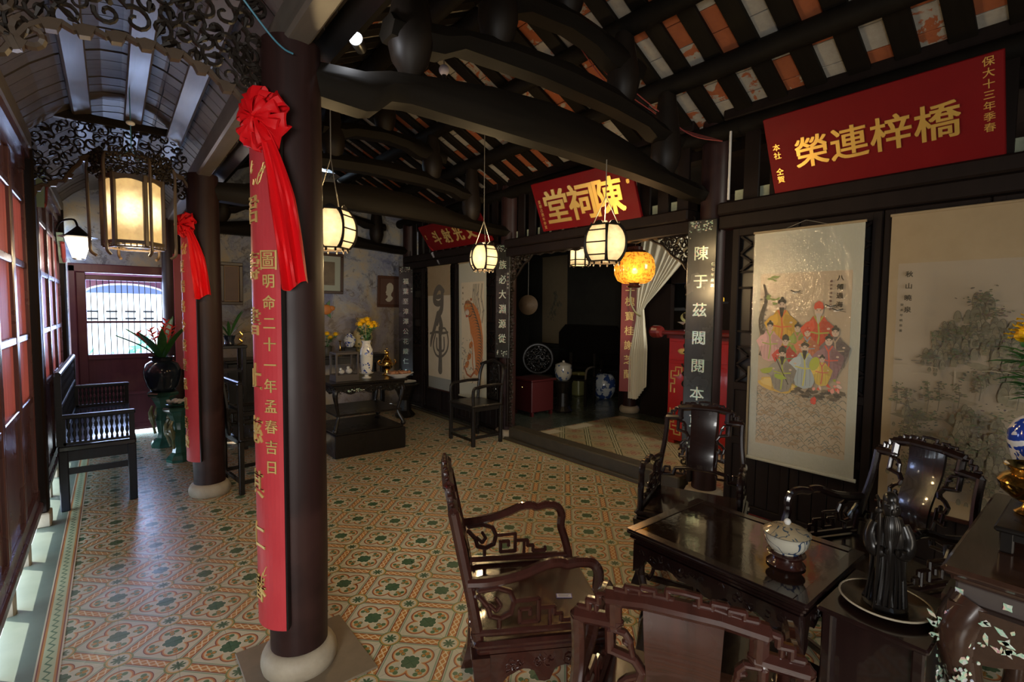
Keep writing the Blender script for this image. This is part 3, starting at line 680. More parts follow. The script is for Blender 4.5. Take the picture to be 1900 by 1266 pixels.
# ------------------------------------------------------------------ scroll carving
def curl(mb, cx, cy, r, a0, turns, w, dirn=1, n=14, th=1.):
    pts = []
    for i in range(n + 1):
        f = i / n; a = a0 + dirn * 2 * PI * turns * f; q = r * (1 - .78 * f); pts.append((cx + q * math.cos(a), cy + q * math.sin(a), random.uniform(-.003, .003)))
    mb.tube(pts, [w * (1 - .35 * i / n) for i in range(n + 1)], 5, flat=.62, upv=(0, 0, 1))
def carving(mb, inside, bounds, step, w, seed=1, leaves=True):
    random.seed(seed); x0, x1, y0, y1 = bounds; y = y0; row = 0
    while y < y1:
        x = x0 + (row % 2) * step * .5
        while x < x1:
            cx, cy = x + random.uniform(-.15, .15) * step, y + random.uniform(-.15, .15) * step
            if inside(cx, cy):
                curl(mb, cx, cy, step * random.uniform(.48, .68), random.uniform(0, 6.28), random.uniform(.8, 1.35), w * random.uniform(.8, 1.15), random.choice((-1, 1)))
                if leaves and random.random() < .75:
                    a = random.uniform(0, 6.28); l = step * random.uniform(.35, .6); c, s = math.cos(a), math.sin(a)
                    mb.tube([(cx - c * l, cy - s * l, 0), (cx, cy, .006), (cx + c * l, cy + s * l, 0)], [w * .5, w * 1.5, w * .25], 5, flat=.5)
            x += step
        y += step * .82; row += 1
def arch_screen(y, lowpts, label, seed):
    t = thing('carved_arch_screen', label, 'carving', (0.1, y, 2.4), kind='structure')
    F = frame((-.1, 0, -2.4), (1, 0, 0), (0, 0, 1))
    def low(x):
        for a, b in zip(lowpts, lowpts[1:]):
            if a[0] <= x <= b[0]: return a[1] + (b[1] - a[1]) * (x - a[0]) / (b[0] - a[0])
        return 9
    top = lambda x: min(2.90, vz(x) - .04)
    mb = MB(); mb.M = F
    carving(mb, lambda x, z: low(x) + .03 < z < top(x), (-.40, .50, 2.2, 2.95), .070, .0135, seed)
    mb.build('openwork', M_['carve'], t)
    ed = MB(); ed.M = F; pts = []; N = 34
    xs = [-.40 + .93 * i / N for i in range(N + 1)]
    for i, x in enumerate(xs): pts.append((x, low(max(lowpts[0][0], min(lowpts[-1][0] - 1e-4, x))) + .018 * abs(math.sin(i * 1.05)), 0))
    ed.tube(pts, .017, 6, flat=.8)
    for i in range(1, N, 3): ed.prism([(pts[i][0] - .028, pts[i][1] - .002), (pts[i][0] - .012, pts[i][1] - .034), (pts[i][0] + .016, pts[i][1] - .030), (pts[i][0] + .03, pts[i][1])], .034)
    ed.build('scalloped_edge', M_['carvelit'], t)
    tb_ = MB(); tb_.box(-.50, .50, -.03, .03, top(.1) - 2.44, top(.1) - 2.38, b=.008)
    tb_.build('top_rail', M_['carve'], t)
M_['carvelit'] = mat('lit_carving_edge_wood', fn=woodfn((.03, .02, .013), (.10, .065, .04), stretch=(1, 1, 1), sc=9, r0=.3, r1=.3), spec=.5)  # lighter copy of the carved wood; edge highlights put into the colour
arch_screen(2.20, [(-.42, 2.28), (-.30, 2.27), (-.22, 2.34), (-.16, 2.44), (.09, 2.465), (.245, 2.455), (.365, 2.39), (.457, 2.33), (.56, 2.25)], 'dark carved openwork arch beside the front column, scalloped edge', 3)
arch_screen(4.72, [(-.42, 2.25), (-.37, 2.36), (-.232, 2.43), (-.13, 2.60), (0, 2.66), (.14, 2.68), (.30, 2.65), (.44, 2.58), (.542, 2.45), (.60, 2.3)], 'dark carved openwork arch above the big hexagonal lantern', 5)
# heavier curls hanging at the spring of the near arch
t = thing('carved_corner_bracket', 'thick carved scroll bracket at the top left corner', 'carving', (-.3, 2.2, 2.4), kind='structure')
mb = MB(); mb.M = frame((0, 0, 0), (1, 0, 0), (0, 0, 1))
for cx, cy, r, a in ((.02, -.06, .075, 0), (.13, .0, .05, 2), (-.07, .02, .06, 4), (.06, .09, .07, 1)): curl(mb, cx, cy, r, a, 1.1, .022)
mb.build('scroll', M_['carvelit'], t)
for yy, lb in ((2.2, 'carved dark bracket under the beam end at the front column'), (4.75, 'carved bracket at the head of the second column')):
    t = thing('column_bracket', lb, 'carving', (.60, yy, 2.3), kind='structure')
    mb = MB(); mb.M = frame((0, 0, 0), (-1, 0, 0), (0, 0, 1))
    carving(mb, lambda x, z: z > x * .9 - .02, (.12, .32, -.02, .24), .06, .013, 9); mb.build('openwork', M_['carve'], t)
# ------------------------------------------------------------------ partition along X = 3.75
def lintel(y0, y1, n):
    t = thing('trim_%d' % n, None, None, (3.72, y0, 2.3), kind='structure')
    MB().box(-.10, .10, 0, y1 - y0, .0, .095, b=.012).box(-.065, .065, 0, y1 - y0, -.10, -.0, b=.008).build('lintel_beam', M_['panelwood'], t)
    MB().box(-.05, .05, 0, y1 - y0, .72, .80, b=.008).build('upper_rail', M_['panelwood'], t)
    k = 0; yy = .10; pp = None; gg = None
    while yy < y1 - y0 - .05:
        if pp is None: pp = MB().box(-.012, .012, -.052, .052, .095, .73).build('upright_slat', M_['panelwood'], t); o = pp
        else: o = bpy.data.objects.new('upright_slat', pp.data); COL.objects.link(o); o.parent = t
        o.location = (0, yy, 0)
        if gg is None: gg = MB().box(-.006, .006, -.05, .05, .10, .20).build('lit_gap_panel', M_['litgap'], t); o = gg  # pale panel stands in for the lit surface behind the gap
        else: o = bpy.data.objects.new('lit_gap_panel', gg.data); COL.objects.link(o); o.parent = t
        o.location = (.05, yy + .095, 0)
        yy += .19
M_['litgap'] = mat('pale_green_lit_gap', fn=lambda: dict(color=cmix(noise(coords(), 30), (.22, .26, .18), (.42, .44, .32))), rough=.4)
lintel(4.85, 7.26, 3); lintel(2.25, 4.65, 4); lintel(-.4, 2.0, 5)
def lattice_leaf(y0, y1, wallname=None):
    """door leaf facing -X: lattice above, board panels below"""
    t = thing('door_2', None, None, (3.74, y0, 0), kind='structure'); w = y1 - y0; m = M_['panelwood']
    f = MB().box(-.028, .028, .003, .06, .04, 2.2, b=.006).box(-.028, .028, w - .06, w - .003, .04, 2.2, b=.006)
    for z in (.07, .58, 1.0, 2.17): f.box(-.026, .026, .05, w - .05, z - .03, z + .03, b=.005)
    f.build('leaf_frame', m, t)
    MB().box(-.01, .01, .05, w - .05, .61, .97).build('panel', m, t)
    nb = 4
    for k in range(nb):
        a = .055 + k * (w - .11) / nb; o = MB().box(-.012, .010, .002, (w - .11) / nb - .002, .10, .55, b=.003).build('board', m, t); o.location.y = a
    l = MB(); a, b, c, d = .06, w - .06, 1.03, 2.14; x = -.004; r = .011
    def ln(p, q): l.bar((x, p[0], p[1]), (x, q[0], q[1]), .016, r * 1.5, up=(1, 0, 0), ext=.004)
    for z in (1.30, 1.42, 1.75, 1.87): ln((a, z), (b, z))
    for z0, z1 in ((c, 1.30), (1.42, 1.75), (1.87, d)):
        mid = (a + b) / 2; zm = (z0 + z1) / 2
        if z0 == 1.42:
            for yy in (a + .1, mid, b - .1): ln((yy, z0), (yy, z1))
        else:
            for p, q in (((a, z0), (b, z1)), ((a, z1), (b, z0)), ((a, zm), (mid, z1)), ((mid, z1), (b, zm)), ((b, zm), (mid, z0)), ((mid, z0), (a, zm))): ln(p, q)
    l.build('lattice', m, t)
    MB().box(.022, .026, .05, w - .05, 1.0, 2.15).build('backing_board', M_['black'], t)
for k in range(5): lattice_leaf(1.92 - .48 * (k + 1), 1.92 - .48 * k)
for k in range(5): lattice_leaf(4.88 + .475 * k, 4.88 + .475 * (k + 1))
# carved frame around the opening
t = thing('carved_opening_frame', 'dark carved openwork frame around the opening to the inner room', 'carving', (3.72, 3.45, 0), kind='structure')
def inop(y, z):        # y from 2.26 to 4.62
    a = min(y - 2.26, 4.62 - y)
    lo = 2.22 if a > .42 else 1.86 + (a / .42) ** .7 * .38
    return z > lo and z < 2.34
mb = MB(); mb.M = frame((0, -3.45, 0), (0, 1, 0), (0, 0, 1)); carving(mb, inop, (2.27, 4.62, 1.8, 2.34), .062, .0125, 11); mb.build('transom_openwork', M_['carve'], t)
for yy, sg, nm in ((2.265, 1, 'a'), (4.60, -1, 'b')):
    mb = MB(); mb.M = frame((0, -3.45, 0), (0, 1, 0), (0, 0, 1)); carving(mb, lambda y, z: True, (yy - .006, yy + .03, .18, 1.95), .050, .0125, 13, leaves=False); mb.build('side_openwork', M_['carve'], t)
    MB().box(-.03, .03, yy - 3.45 - sg * .055 - .02, yy - 3.45 - sg * .055 + .02, .15, 2.3, b=.006).build('jamb', M_['panelwood'], t)
ed = MB(); pts = []
for i in range(60):
    y = 2.30 + 2.28 * i / 59; a = min(y - 2.26, 4.62 - y); lo = 2.20 if a > .42 else 1.84 + (max(a, 0) / .42) ** .7 * .38
    pts.append((-.0, y - 3.45, lo + .012 * math.sin(i * 1.3)))
ed.tube(pts, .012, 6).build('scalloped_edge', M_['carve'], t)
MB().box(-.02, .02, -1.17, 1.17, 2.345, 2.40).build('top_rail', M_['panelwood'], t)
# ------------------------------------------------------------------ carved rosewood armchair (local: facing +X, seat centre over the origin)
def smooth_path(pts, n=6):
    out = []; P = [Vector(p) for p in pts]
    for i in range(len(P) - 1):
        a, b, c, d = P[max(0, i - 1)], P[i], P[i + 1], P[min(len(P) - 1, i + 2)]
        for k in range(n):
            t = k / n; out.append(.5 * ((2 * b) + (c - a) * t + (2 * a - 5 * b + 4 * c - d) * t * t + (3 * b - a - 3 * c + d) * t ** 3))
    out.append(P[-1]); return out
def backx(z):          # curve of the back in profile
    f = (z - .45) / .5; return -.225 - .10 * f ** 1.5 - .012 * math.sin(f * PI)
def carved_chair(label, loc, rz):
    t = thing('carved_armchair', label, 'chair', loc, rz, 'carved rosewood armchairs round the tea table'); m = M_['rosewood']
    # seat
    MB().box(-.24, .255, -.275, .275, .425, .452, b=.010).box(-.23, .245, -.265, .265, .400, .428, b=.008).build('seat_frame', m, t)
    MB().box(-.20, .215, -.235, .235, .452, .456).build('seat_panel', m, t)
    # apron: shaped boards with carved relief
    ap = MB()
    def apron(M, w):
        n = 22; low = []
        for i in range(n + 1):
            u = -w / 2 + w * i / n; a = abs(u) / (w / 2); low.append((u, .335 - .012 * math.cos(u / w * 18) + (-.055 if a > .9 else (-.02 if a > .72 else .0)) - (.028 if a < .14 else 0)))
        ap.prism([(-w / 2, .405)] + low + [(w / 2, .405)], .022, M)
        for k in (-1, 0, 1):
            s_ = MB(); s_.M = M @ Matrix.Translation((0, 0, .012))
            for q in range(6): curl(s_, k * .11 + random.uniform(-.03, .03), .365 + random.uniform(-.014, .014), .018, random.uniform(0, 6), .9, .0045, random.choice((-1, 1)), n=7)
            ap.v += []; n0 = len(ap.v); ap.v += s_.v; ap.f += [[n0 + i for i in f] for f in s_.f]
    random.seed(4)
    apron(frame((.235, 0, 0), (0, 1, 0), (0, 0, 1)), .46); apron(frame((-.222, 0, 0), (0, -1, 0), (0, 0, 1)), .46)
    apron(frame((0, -.255, 0), (1, 0, 0), (0, 0, 1)), .40); apron(frame((0, .255, 0), (-1, 0, 0), (0, 0, 1)), .40)
    fixn(ap.build('apron', m, t))
    for sx in (-1, 1):
        for sy in (-1, 1):
            x, y = .222 * sx + .004, .250 * sy; l = MB(); n = 9; vs = []; fs = []
            for i in range(n + 1):
                z = .405 * (1 - i / n); w = .024 + .006 * (i / n < .25) - .005 * math.sin(PI * min(1, i / n * 1.1)) + (.008 if i >= n - 1 else 0); off = -.012 * math.sin(i / n * PI) + (.006 if i == n else 0)
                cx, cy = x + off * sx, y + off * sy
                vs += [(cx - w, cy - w, z), (cx + w, cy - w, z), (cx + w, cy + w, z), (cx - w, cy + w, z)]
            for i in range(n):
                for q in range(4): fs.append((i * 4 + q, i * 4 + 4 + q, i * 4 + 4 + (q + 1) % 4, i * 4 + (q + 1) % 4))
            fs += [(0, 1, 2, 3), (n * 4 + 3, n * 4 + 2, n * 4 + 1, n * 4)]
            l.add(vs, fs).build('leg', m, t)
    st = MB()
    for sy in (-1, 1): st.bar((-.215, .243 * sy, .10), (.215, .243 * sy, .10), .022, .030, b=.004)
    st.bar((-.212, -.24, .16), (-.212, .24, .16), .022, .03, b=.004).bar((.215, -.24, .07), (.215, .24, .07), .026, .03, b=.004)
    st.build('stretcher', m, t)
    # back stiles
    for sy in (-1, 1):
        pts = [(backx(z), sy * (.245 - .022 * (z - .45) / .43 + .006 * math.sin((z - .45) * 14)), z) for z in [.45 + .43 * i / 10 for i in range(11)]]
        MB().tube(pts, .0195, 8, flat=.8, upv=(1, 0, 0)).build('back_stile', m, t, smooth=True)
    def bp(y, z): return (backx(z), y, z)
    # stepped top: shoulders, risers, rail, crest fret
    tr = MB(); W = .034
    tr.fret([bp(-.222, .88), bp(-.135, .885)], W, .034, up=(1, 0, 0), b=.012).fret([bp(.222, .88), bp(.135, .885)], W, .034, up=(1, 0, 0), b=.012)
    tr.fret([bp(-.140, .88), bp(-.140, .945)], W, .034, up=(1, 0, 0), b=.012).fret([bp(.140, .88), bp(.140, .945)], W, .034, up=(1, 0, 0), b=.012)
    tr.fret([bp(-.150, .945), bp(-.07, .955), bp(.07, .955), bp(.150, .945)], .038, .040, up=(1, 0, 0), b=.014)
    tr.build('top_rail', m, t)
    fr = MB(); w2 = .0135
    def fp(P, w=w2): fr.fret([bp(y, z) for y, z in P], w * 1.1, w * 1.4, up=(1, 0, 0), b=w * .36)
    for s in (-1, 1):
        # crest fret over the rail, small steps over the shoulders
        fp([(s * .135, .968), (s * .112, .968), (s * .112, .980), (s * .085, .980), (s * .085, .966)], .011)
        fp([(s * .080, .986), (s * .055, .986), (s * .055, .976), (s * .030, .976), (s * .030, .994), (0, .996)], .011)
        fp([(s * .105, .966), (s * .06, .974), (s * .02, .974)], .009)
        fp([(s * .215, .905), (s * .195, .905), (s * .195, .925), (s * .172, .925), (s * .172, .945), (s * .158, .948)], .013)
        fp([(s * .178, .905), (s * .178, .925)], .010)
        # hooked frets hanging inside the shoulders and flanking the splat
        fp([(s * .150, .862), (s * .150, .810), (s * .098, .800), (s * .082, .775), (s * .088, .755)], .017)
        fp([(s * .145, .865), (s * .118, .862), (s * .106, .845), (s * .106, .832)], .013)
        fp([(s * .100, .800), (s * .105, .835), (s * .118, .84)], .011)
        fp([(s * .088, .760), (s * .112, .745), (s * .128, .725), (s * .122, .70), (s * .100, .70), (s * .10, .72)], .014)
        fp([(s * .088, .705), (s * .088, .655), (s * .130, .648), (s * .130, .665)], .013)
        fp([(s * .115, .70), (s * .115, .65)], .011)
        fp([(s * .088, .655), (s * .082, .615)], .012)
        # lower fret: steps down from the splat foot to the stile
        fp([(s * .238, .530), (s * .16, .535), (s * .15, .575), (s * .09, .585), (s * .0, .588)], .018)
        fp([(s * .225, .535), (s * .215, .575), (s * .185, .578), (s * .182, .555)], .012)
        fp([(s * .14, .545), (s * .095, .545), (s * .09, .565)], .012)
    fr.build('fret', m, t)
    # splat: curved board
    sp = MB(); n = 12; vs = []; fs = []
    for i in range(n + 1):
        z = .585 + (.945 - .585) * i / n; hw = .070 + .008 * (i / n) ** 2; x = backx(z) + .012 * math.sin(i / n * 2 * PI)
        vs += [(x - .006, -hw, z), (x - .002, hw * -.5, z), (x - .002, hw * .5, z), (x - .006, hw, z), (x + .008, hw, z), (x + .012, hw * .5, z), (x + .012, -hw * .5, z), (x + .008, -hw, z)]
    for i in range(n):
        for q in range(8): fs.append((i * 8 + q, i * 8 + (q + 1) % 8, i * 8 + 8 + (q + 1) % 8, i * 8 + 8 + q))
    fs += [tuple(range(7, -1, -1)), tuple(range(n * 8, n * 8 + 8))]
    fixn(sp.add(vs, fs).build('splat', m, t, smooth=True))
    # arms: rise from the stile, dip, then turn down to the seat corner
    for sy in (-1, 1):
        y = .248 * sy
        pts = smooth_path([(backx(.645), y * .97, .645), (-.18, y, .648), (-.08, y, .665), (.0, y * 1.01, .695), (.05, y * 1.01, .700), (.075, y * 1.01, .692), (.12, y * 1.02, .698), (.165, y * 1.02, .690), (.188, y * 1.02, .655), (.186, y * 1.02, .60), (.200, y * 1.02, .555), (.215, y * 1.0, .50), (.225, y, .45)], 4)
        MB().tube(pts, .0185, 8, flat=.95, upv=(0, 0, 1)).build('arm', m, t, smooth=True)
        f = MB(); q = lambda P, w=.0145: f.fret([(x, y, z) for x, z in P], w * 1.08, w * 1.3, up=(0, 1, 0), b=w * .36)
        q([(-.235, .475), (.21, .470)], .022)
        q([(-.225, .62), (-.16, .625), (-.12, .61), (-.105, .575), (-.115, .535), (-.15, .52), (-.185, .53), (-.195, .565), (-.225, .60)], .016)
        q([(-.155, .52), (-.155, .49)]); q([(-.165, .59), (-.15, .565), (-.165, .545), (-.19, .57)], .012)
        q([(-.105, .575), (-.02, .578), (-.02, .50), (-.085, .50), (-.085, .545), (-.05, .545), (-.05, .525)], .014)
        q([(-.02, .545), (.035, .545), (.035, .52), (.06, .52), (.06, .495), (.115, .495), (.115, .508)], .013)
        q([(.02, .545), (.02, .485)], .012)
        f.build('arm_fret', m, t)
    return t
c1 = carved_chair('carved rosewood armchair seen from the side, its back edge-on, label on its seat', (1.243, 1.405, 0), R(-30))
c2 = copy_thing(c1, (2.57, 1.50, 0), R(202), 'carved dark armchair facing the camera in front of the black inlaid couplet board')
c3 = copy_thing(c1, (2.58, .665, 0), R(155), 'carved dark armchair in front of the landscape scroll, behind the statue')
c4 = copy_thing(c1, (1.165, .68, 0), R(28), 'carved rosewood armchair cut off by the bottom edge, its reddish back towards the camera')
for c_ in (c2, c3):
    for o in [o for o in COL.objects if o.parent == c_]: o.material_slots[0].link = 'OBJECT'; o.material_slots[0].material = M_['rosedark']
for lb, loc, rz in (('small white printed label on the seat of the edge-on armchair', (1.325, 1.30, .4575), R(-38)), ('small printed label lying on the seat of the armchair facing the camera', (2.40, 1.49, .4575), R(112))):
    t = thing('paper_label', lb, 'label', loc, rz)
    MB().box(-.030, .030, -.014, .014, 0, .0012).build('card', M_['labelblue'] if 'labelblue' in M_ else mat('label_blue_edge', (.22, .20, .50), rough=.6), t)
    MB().box(-.027, .027, -.011, .011, .0012, .0016).build('print_area', mat('label_white', (.72, .70, .76), rough=.6), t)
    ln = MB()
    for k in range(3): ln.box(-.022 , .022 - .006 * (k % 2), -.007 + k * .006, -.0052 + k * .006, .0016, .0019)
    ln.build('print_line', mat('label_ink', (.08, .08, .25), rough=.6), t)
# ------------------------------------------------------------------ tea table
t = thing('tea_table', 'low dark rosewood tea table between the carved armchairs', 'table', (1.985, .945, 0)); m = M_['rosedark']
MB().box(-.285, .285, -.36, .36, .598, .618, b=.008).box(-.275, .275, -.35, .35, .578, .600, b=.007).box(-.262, .262, -.338, .338, .560, .580, b=.006).build('top_moulding', m, t)
fr = MB()
for a in ((-.283, .283, -.358, -.315), (-.283, .283, .315, .358), (-.283, -.240, -.315, .315), (.240, .283, -.315, .315)): fr.box(*a, .618, .623, b=.002)
fr.build('top_frame', m, t)
MB().box(-.24, .24, -.315, .315, .6181, .6195).build('top_panel', M_['toppanel'] if 'toppanel' in M_ else mat('mirror_polished_table_panel', fn=woodfn((.008, .005, .004), (.026, .014, .009), sc=20, r0=.04, r1=.06), spec=.8, coat=.5), t)
ap = MB(); random.seed(12)
for M, w in ((frame((-.255, 0, 0), (0, -1, 0), (0, 0, 1)), .66), (frame((.255, 0, 0), (0, 1, 0), (0, 0, 1)), .66), (frame((0, -.33, 0), (1, 0, 0), (0, 0, 1)), .50), (frame((0, .33, 0), (-1, 0, 0), (0, 0, 1)), .50)):
    n = 24; low = [(-w / 2 + w * i / n, .50 - .012 * math.cos(i * 1.5) - (.05 if i in (0, 1, n - 1, n) else 0) - (.015 if abs(i - n / 2) < 3 else 0)) for i in range(n + 1)]
    ap.prism([(-w / 2, .562)] + low + [(w / 2, .562)], .024, M)
    s_ = MB(); s_.M = M @ Matrix.Translation((0, 0, .012))
    for q in range(26): curl(s_, random.uniform(-w / 2 + .04, w / 2 - .04), random.uniform(.515, .548), .016, random.uniform(0, 6), .9, .004, random.choice((-1, 1)), n=6)
    n0 = len(ap.v); ap.v += s_.v; ap.f += [[n0 + i for i in f] for f in s_.f]
fixn(ap.build('carved_apron', m, t))
for sx in (-1, 1):
    for sy in (-1, 1):
        l = MB(); x, y = .235 * sx, .31 * sy
        for ax, ay in ((1, 0), (0, 1)):
            pts = smooth_path([(x, y, .555), (x + .012 * sx * ax, y + .012 * sy * ay, .48), (x - .02 * sx * ax, y - .02 * sy * ay, .36), (x - .055 * sx * ax, y - .055 * sy * ay, .28), (x - .02 * sx * ax, y - .02 * sy * ay, .22), (x - .005 * sx, y - .005 * sy, .12), (x, y, .03)], 4)
            l.tube(pts, [.024 - .010 * math.sin(PI * i / (len(pts) - 1)) for i in range(len(pts))], 8)
        l.tube(smooth_path([(x - .05 * sx, y, .47), (x - .09 * sx, y, .42), (x - .06 * sx, y, .38), (x - .03 * sx, y, .41)], 4), .009, 6)
        l.lathe([(.03, 0), (.036, .02), (.024, .05)], 10, Matrix.Translation((x, y, 0)))
        l.build('leg', m, t, smooth=True)
sh = MB().box(-.20, .20, -.28, .28, .115, .135, b=.006)
sh.build('lower_shelf', m, t)
# lidded bowl on a turned stand
t = thing('bowl_stand', 'round dark wooden stand under the lidded bowl', 'stand', (1.93, .745, .6196))
MB().lathe([(.060, 0), (.066, .006), (.056, .016), (.050, .030), (.062, .040), (.066, .046), (.06, .05)], 28).build('body', M_['rosewood'], t, smooth=True)
t = thing('lidded_bowl', 'small blue-and-white lidded porcelain bowl on the tea table', 'bowl', (1.93, .745, .6705))
MB().lathe([(.044, 0), (.046, .006), (.058, .012), (.070, .030), (.0755, .055), (.078, .068), (.080, .070), (.074, .070), (.066, .035), (.03, .014)], 32, cap=False).build('body', M_['crackle'] if 'crackle' in M_ else mat('cream_porcelain_blue_scrolls', fn=lambda: dict(color=cmix(soft(eabs(noise(coords(), 12, 2, .5, 1.0) - .5), .022, .012), (.50, .47, .38), (.03, .06, .12))), rough=.14, spec=.6), t, smooth=True)
MB().lathe([(.079, .072), (.080, .075), (.062, .088), (.036, .098), (.012, .102), (.001, .103)], 32, cap=False).build('lid', mat('buff_porcelain_lid', fn=lambda: dict(color=cmix(soft(eabs(noise(coords(), 14, 2, .5, 1.0) - .5), .014, .012), (.36, .29, .18), (.04, .07, .10))), rough=.16, spec=.6), t, smooth=True)
MB().lathe([(.006, .100), (.010, .105), (.0125, .112), (.009, .120), (.002, .124)], 16).build('knob', M_['white_glaze'], t, smooth=True)
# ------------------------------------------------------------------ low stand with dish and the dark wood statue
t = thing('side_stand', 'dark stand under the statue beside the marble-topped table', 'table', (1.92, .43, 0))
MB().box(-.185, .185, -.14, .145, .600, .618, b=.006).build('top', M_['rosedark'], t); MB().box(-.150, .150, -.105, .105, .03, .60, b=.004).build('side_panel', M_['rosedark'], t)
for sx in (-1, 1):
    for sy in (-1, 1): MB().box(.16 * sx - .015, .16 * sx + .015, .115 * sy - .015, .115 * sy + .015, 0, .605, b=.005).build('leg', M_['rosedark'], t)
t = thing('shallow_dish', 'shallow cream-rimmed dish under the dark wood statue', 'dish', (1.905, .435, .6185))
MB().lathe([(.06, 0), (.085, .003), (.108, .010), (.122, .020), (.119, .022), (.10, .012), (.07, .005), (.02, .004)], 36, cap=False).build('bowl', M_['darkdish'] if 'darkdish' in M_ else mat('dark_brown_glaze', (.045, .03, .018), rough=.2), t, smooth=True)
MB().tube([(.121 * math.cos(2 * PI * i / 40), .121 * math.sin(2 * PI * i / 40), .021) for i in range(40)], .0032, 6, closed=True).build('rim', mat('cream_rim_glaze', (.42, .36, .26), rough=.3), t, smooth=True)
t = thing('wooden_statue', 'dark polished carved wood statue of an old robed man with a staff', 'statue', (1.905, .435, .628), R(205)); t.scale = (.70, .66, .80); m = M_['lacquer']
bdy = MB(); n = 28; prof = [(.075, 0), (.085, .02), (.074, .045), (.066, .10), (.066, .17), (.070, .23), (.068, .28), (.060, .325), (.050, .355)]
vs = []; fs = []
for r, z in prof:
    for k in range(n):
        a = 2 * PI * k / n; q = r * (1 + .10 * math.sin(a * 7 + z * 9) * (1 if z < .3 else .3)) * (1 - .18 * abs(math.cos(a))); vs.append((q * math.cos(a) + .01 * math.sin(z * 9), q * math.sin(a), z))
N = len(prof)
for i in range(N - 1):
    for k in range(n): fs.append((i * n + k, i * n + (k + 1) % n, (i + 1) * n + (k + 1) % n, (i + 1) * n + k))
fs += [tuple(range(n - 1, -1, -1)), tuple(range((N - 1) * n, N * n))]
bdy.add(vs, fs)
bdy.build('robe', m, t, smooth=True)
hd = MB(); hd.ball((.012, 0, .392), .040, 18, 12, (1, .88, 1.22)); hd.ball((.006, 0, .425), .034, 16, 10, (1, .92, .95))      # tall domed forehead
hd.ball((.052, 0, .388), .0085, 8, 6, (1, .8, 1.5)); hd.ball((.046, .016, .402), .006, 8, 6); hd.ball((.046, -.016, .402), .006, 8, 6)
for s in (-1, 1): hd.ball((.006, .037 * s, .385), .012, 8, 6, (.7, .4, 1.6)); hd.tube([(.042, .006 * s, .412), (.045, .022 * s, .413), (.036, .03 * s, .406)], .003, 5)
hd.ball((.046, 0, .372), .008, 8, 6, (.6, 1.4, .5)); hd.build('head', m, t, smooth=True)
be = MB()
for k in range(9): y = (k - 4) * .007; be.tube(smooth_path([(.046, y * .7, .368), (.062, y, .33), (.062, y * .8, .28), (.058, y * .35, .22)], 3), [.006] * 5 + [.004] * 4 + [.001], 6)
be.build('beard', m, t, smooth=True)
sl_ = MB()
for s in (-1, 1):
    sl_.tube(smooth_path([(-.0, .055 * s, .325), (.015, .074 * s, .27), (.045, .058 * s, .225), (.068, .028 * s, .235)], 4), [.026, .027, .029, .030, .031, .032, .032, .031, .028, .024, .022, .020, .016], 10)
    sl_.tube(smooth_path([(.052, .045 * s, .235), (.055, .050 * s, .17), (.048, .052 * s, .12)], 4), [.022, .020, .018, .016, .014, .012, .010, .007, .003], 8, flat=.5)
    sl_.ball((.077, .020 * s, .238), .0125, 8, 6, (1, .8, 1.1))
sl_.build('sleeve', m, t, smooth=True)
fo = MB()
for k in range(11): a = -1.35 + k * .27; fo.tube(smooth_path([(.050 * math.cos(a), .056 * math.sin(a), .30), (.066 * math.cos(a + .08), .068 * math.sin(a + .08), .16), (.082 * math.cos(a), .084 * math.sin(a), .015)], 3), .0055, 5)
fo.build('robe_fold', m, t, smooth=True)
MB().tube(smooth_path([(.085, -.06, .0), (.088, -.055, .2), (.080, -.055, .36), (.07, -.06, .43), (.085, -.07, .455), (.10, -.062, .44)], 5), .006, 7).ball((.088, -.062, .40), .014, 8, 6).build('staff', m, t, smooth=True)
MB().lathe([(.088, -.004), (.092, .004), (.080, .016)], 20).build('base', m, t, smooth=True)
# ------------------------------------------------------------------ marble-topped inlaid table at the right edge
MT = (2.235, -.135)
t = thing('inlaid_table', 'dark red-brown table with marble top and mother-of-pearl inlay, at the right edge', 'table', (MT[0], MT[1], 0))
MB().box(-.465, .45, -.42, .42, .838, .862, b=.010).box(-.445, .43, -.40, .40, .818, .840, b=.008).build('top', M_['marble'], t)
MB().box(-.435, .42, -.39, .39, .765, .820, b=.006).build('frieze', mat('grey_brown_frieze_wood', fn=woodfn((.06, .045, .04), (.09, .075, .07), sc=20, r0=.18, r1=.2), spec=.6), t)
bd_ = MB(); pr = []
M1 = frame((-.438, 0, 0), (0, -1, 0), (0, 0, 1)); M2 = frame((0, .393, 0), (-1, 0, 0), (0, 0, 1)); M3 = frame((0, -.39, 0), (1, 0, 0), (0, 0, 1))
for M, w in ((M1, .80), (M2, .86)):
    n = 24; low = []
    for i in range(n + 1):
        u = -w / 2 + w * i / n; a = abs(u) / (w / 2); low.append((u, .60 + .06 * (1 - a ** 4) + .012 * math.cos(a * 12)))
    bd_.prism([(-w / 2, .768)] + low + [(w / 2, .768)], .05, M)
fixn(bd_.build('bulging_apron', M_['marble'], t))
for sx in (-1, 1):
    for sy in (-1, 1):
        x, y = .395 * sx - .01, .35 * sy
        pts = smooth_path([(x, y, .76), (x + .028 * sx, y + .028 * sy, .68), (x + .012 * sx, y + .012 * sy, .55), (x - .02 * sx, y - .02 * sy, .38), (x - .03 * sx, y - .03 * sy, .2), (x, y, .05), (x + .02 * sx, y + .02 * sy, .0)], 4)
        MB().tube(pts, [.062 - .030 * min(1, i / 12) + (.012 if i > 20 else 0) for i in range(len(pts))], 10).build('leg', M_['marble'], t, smooth=True)
random.seed(21)
inl = MB()
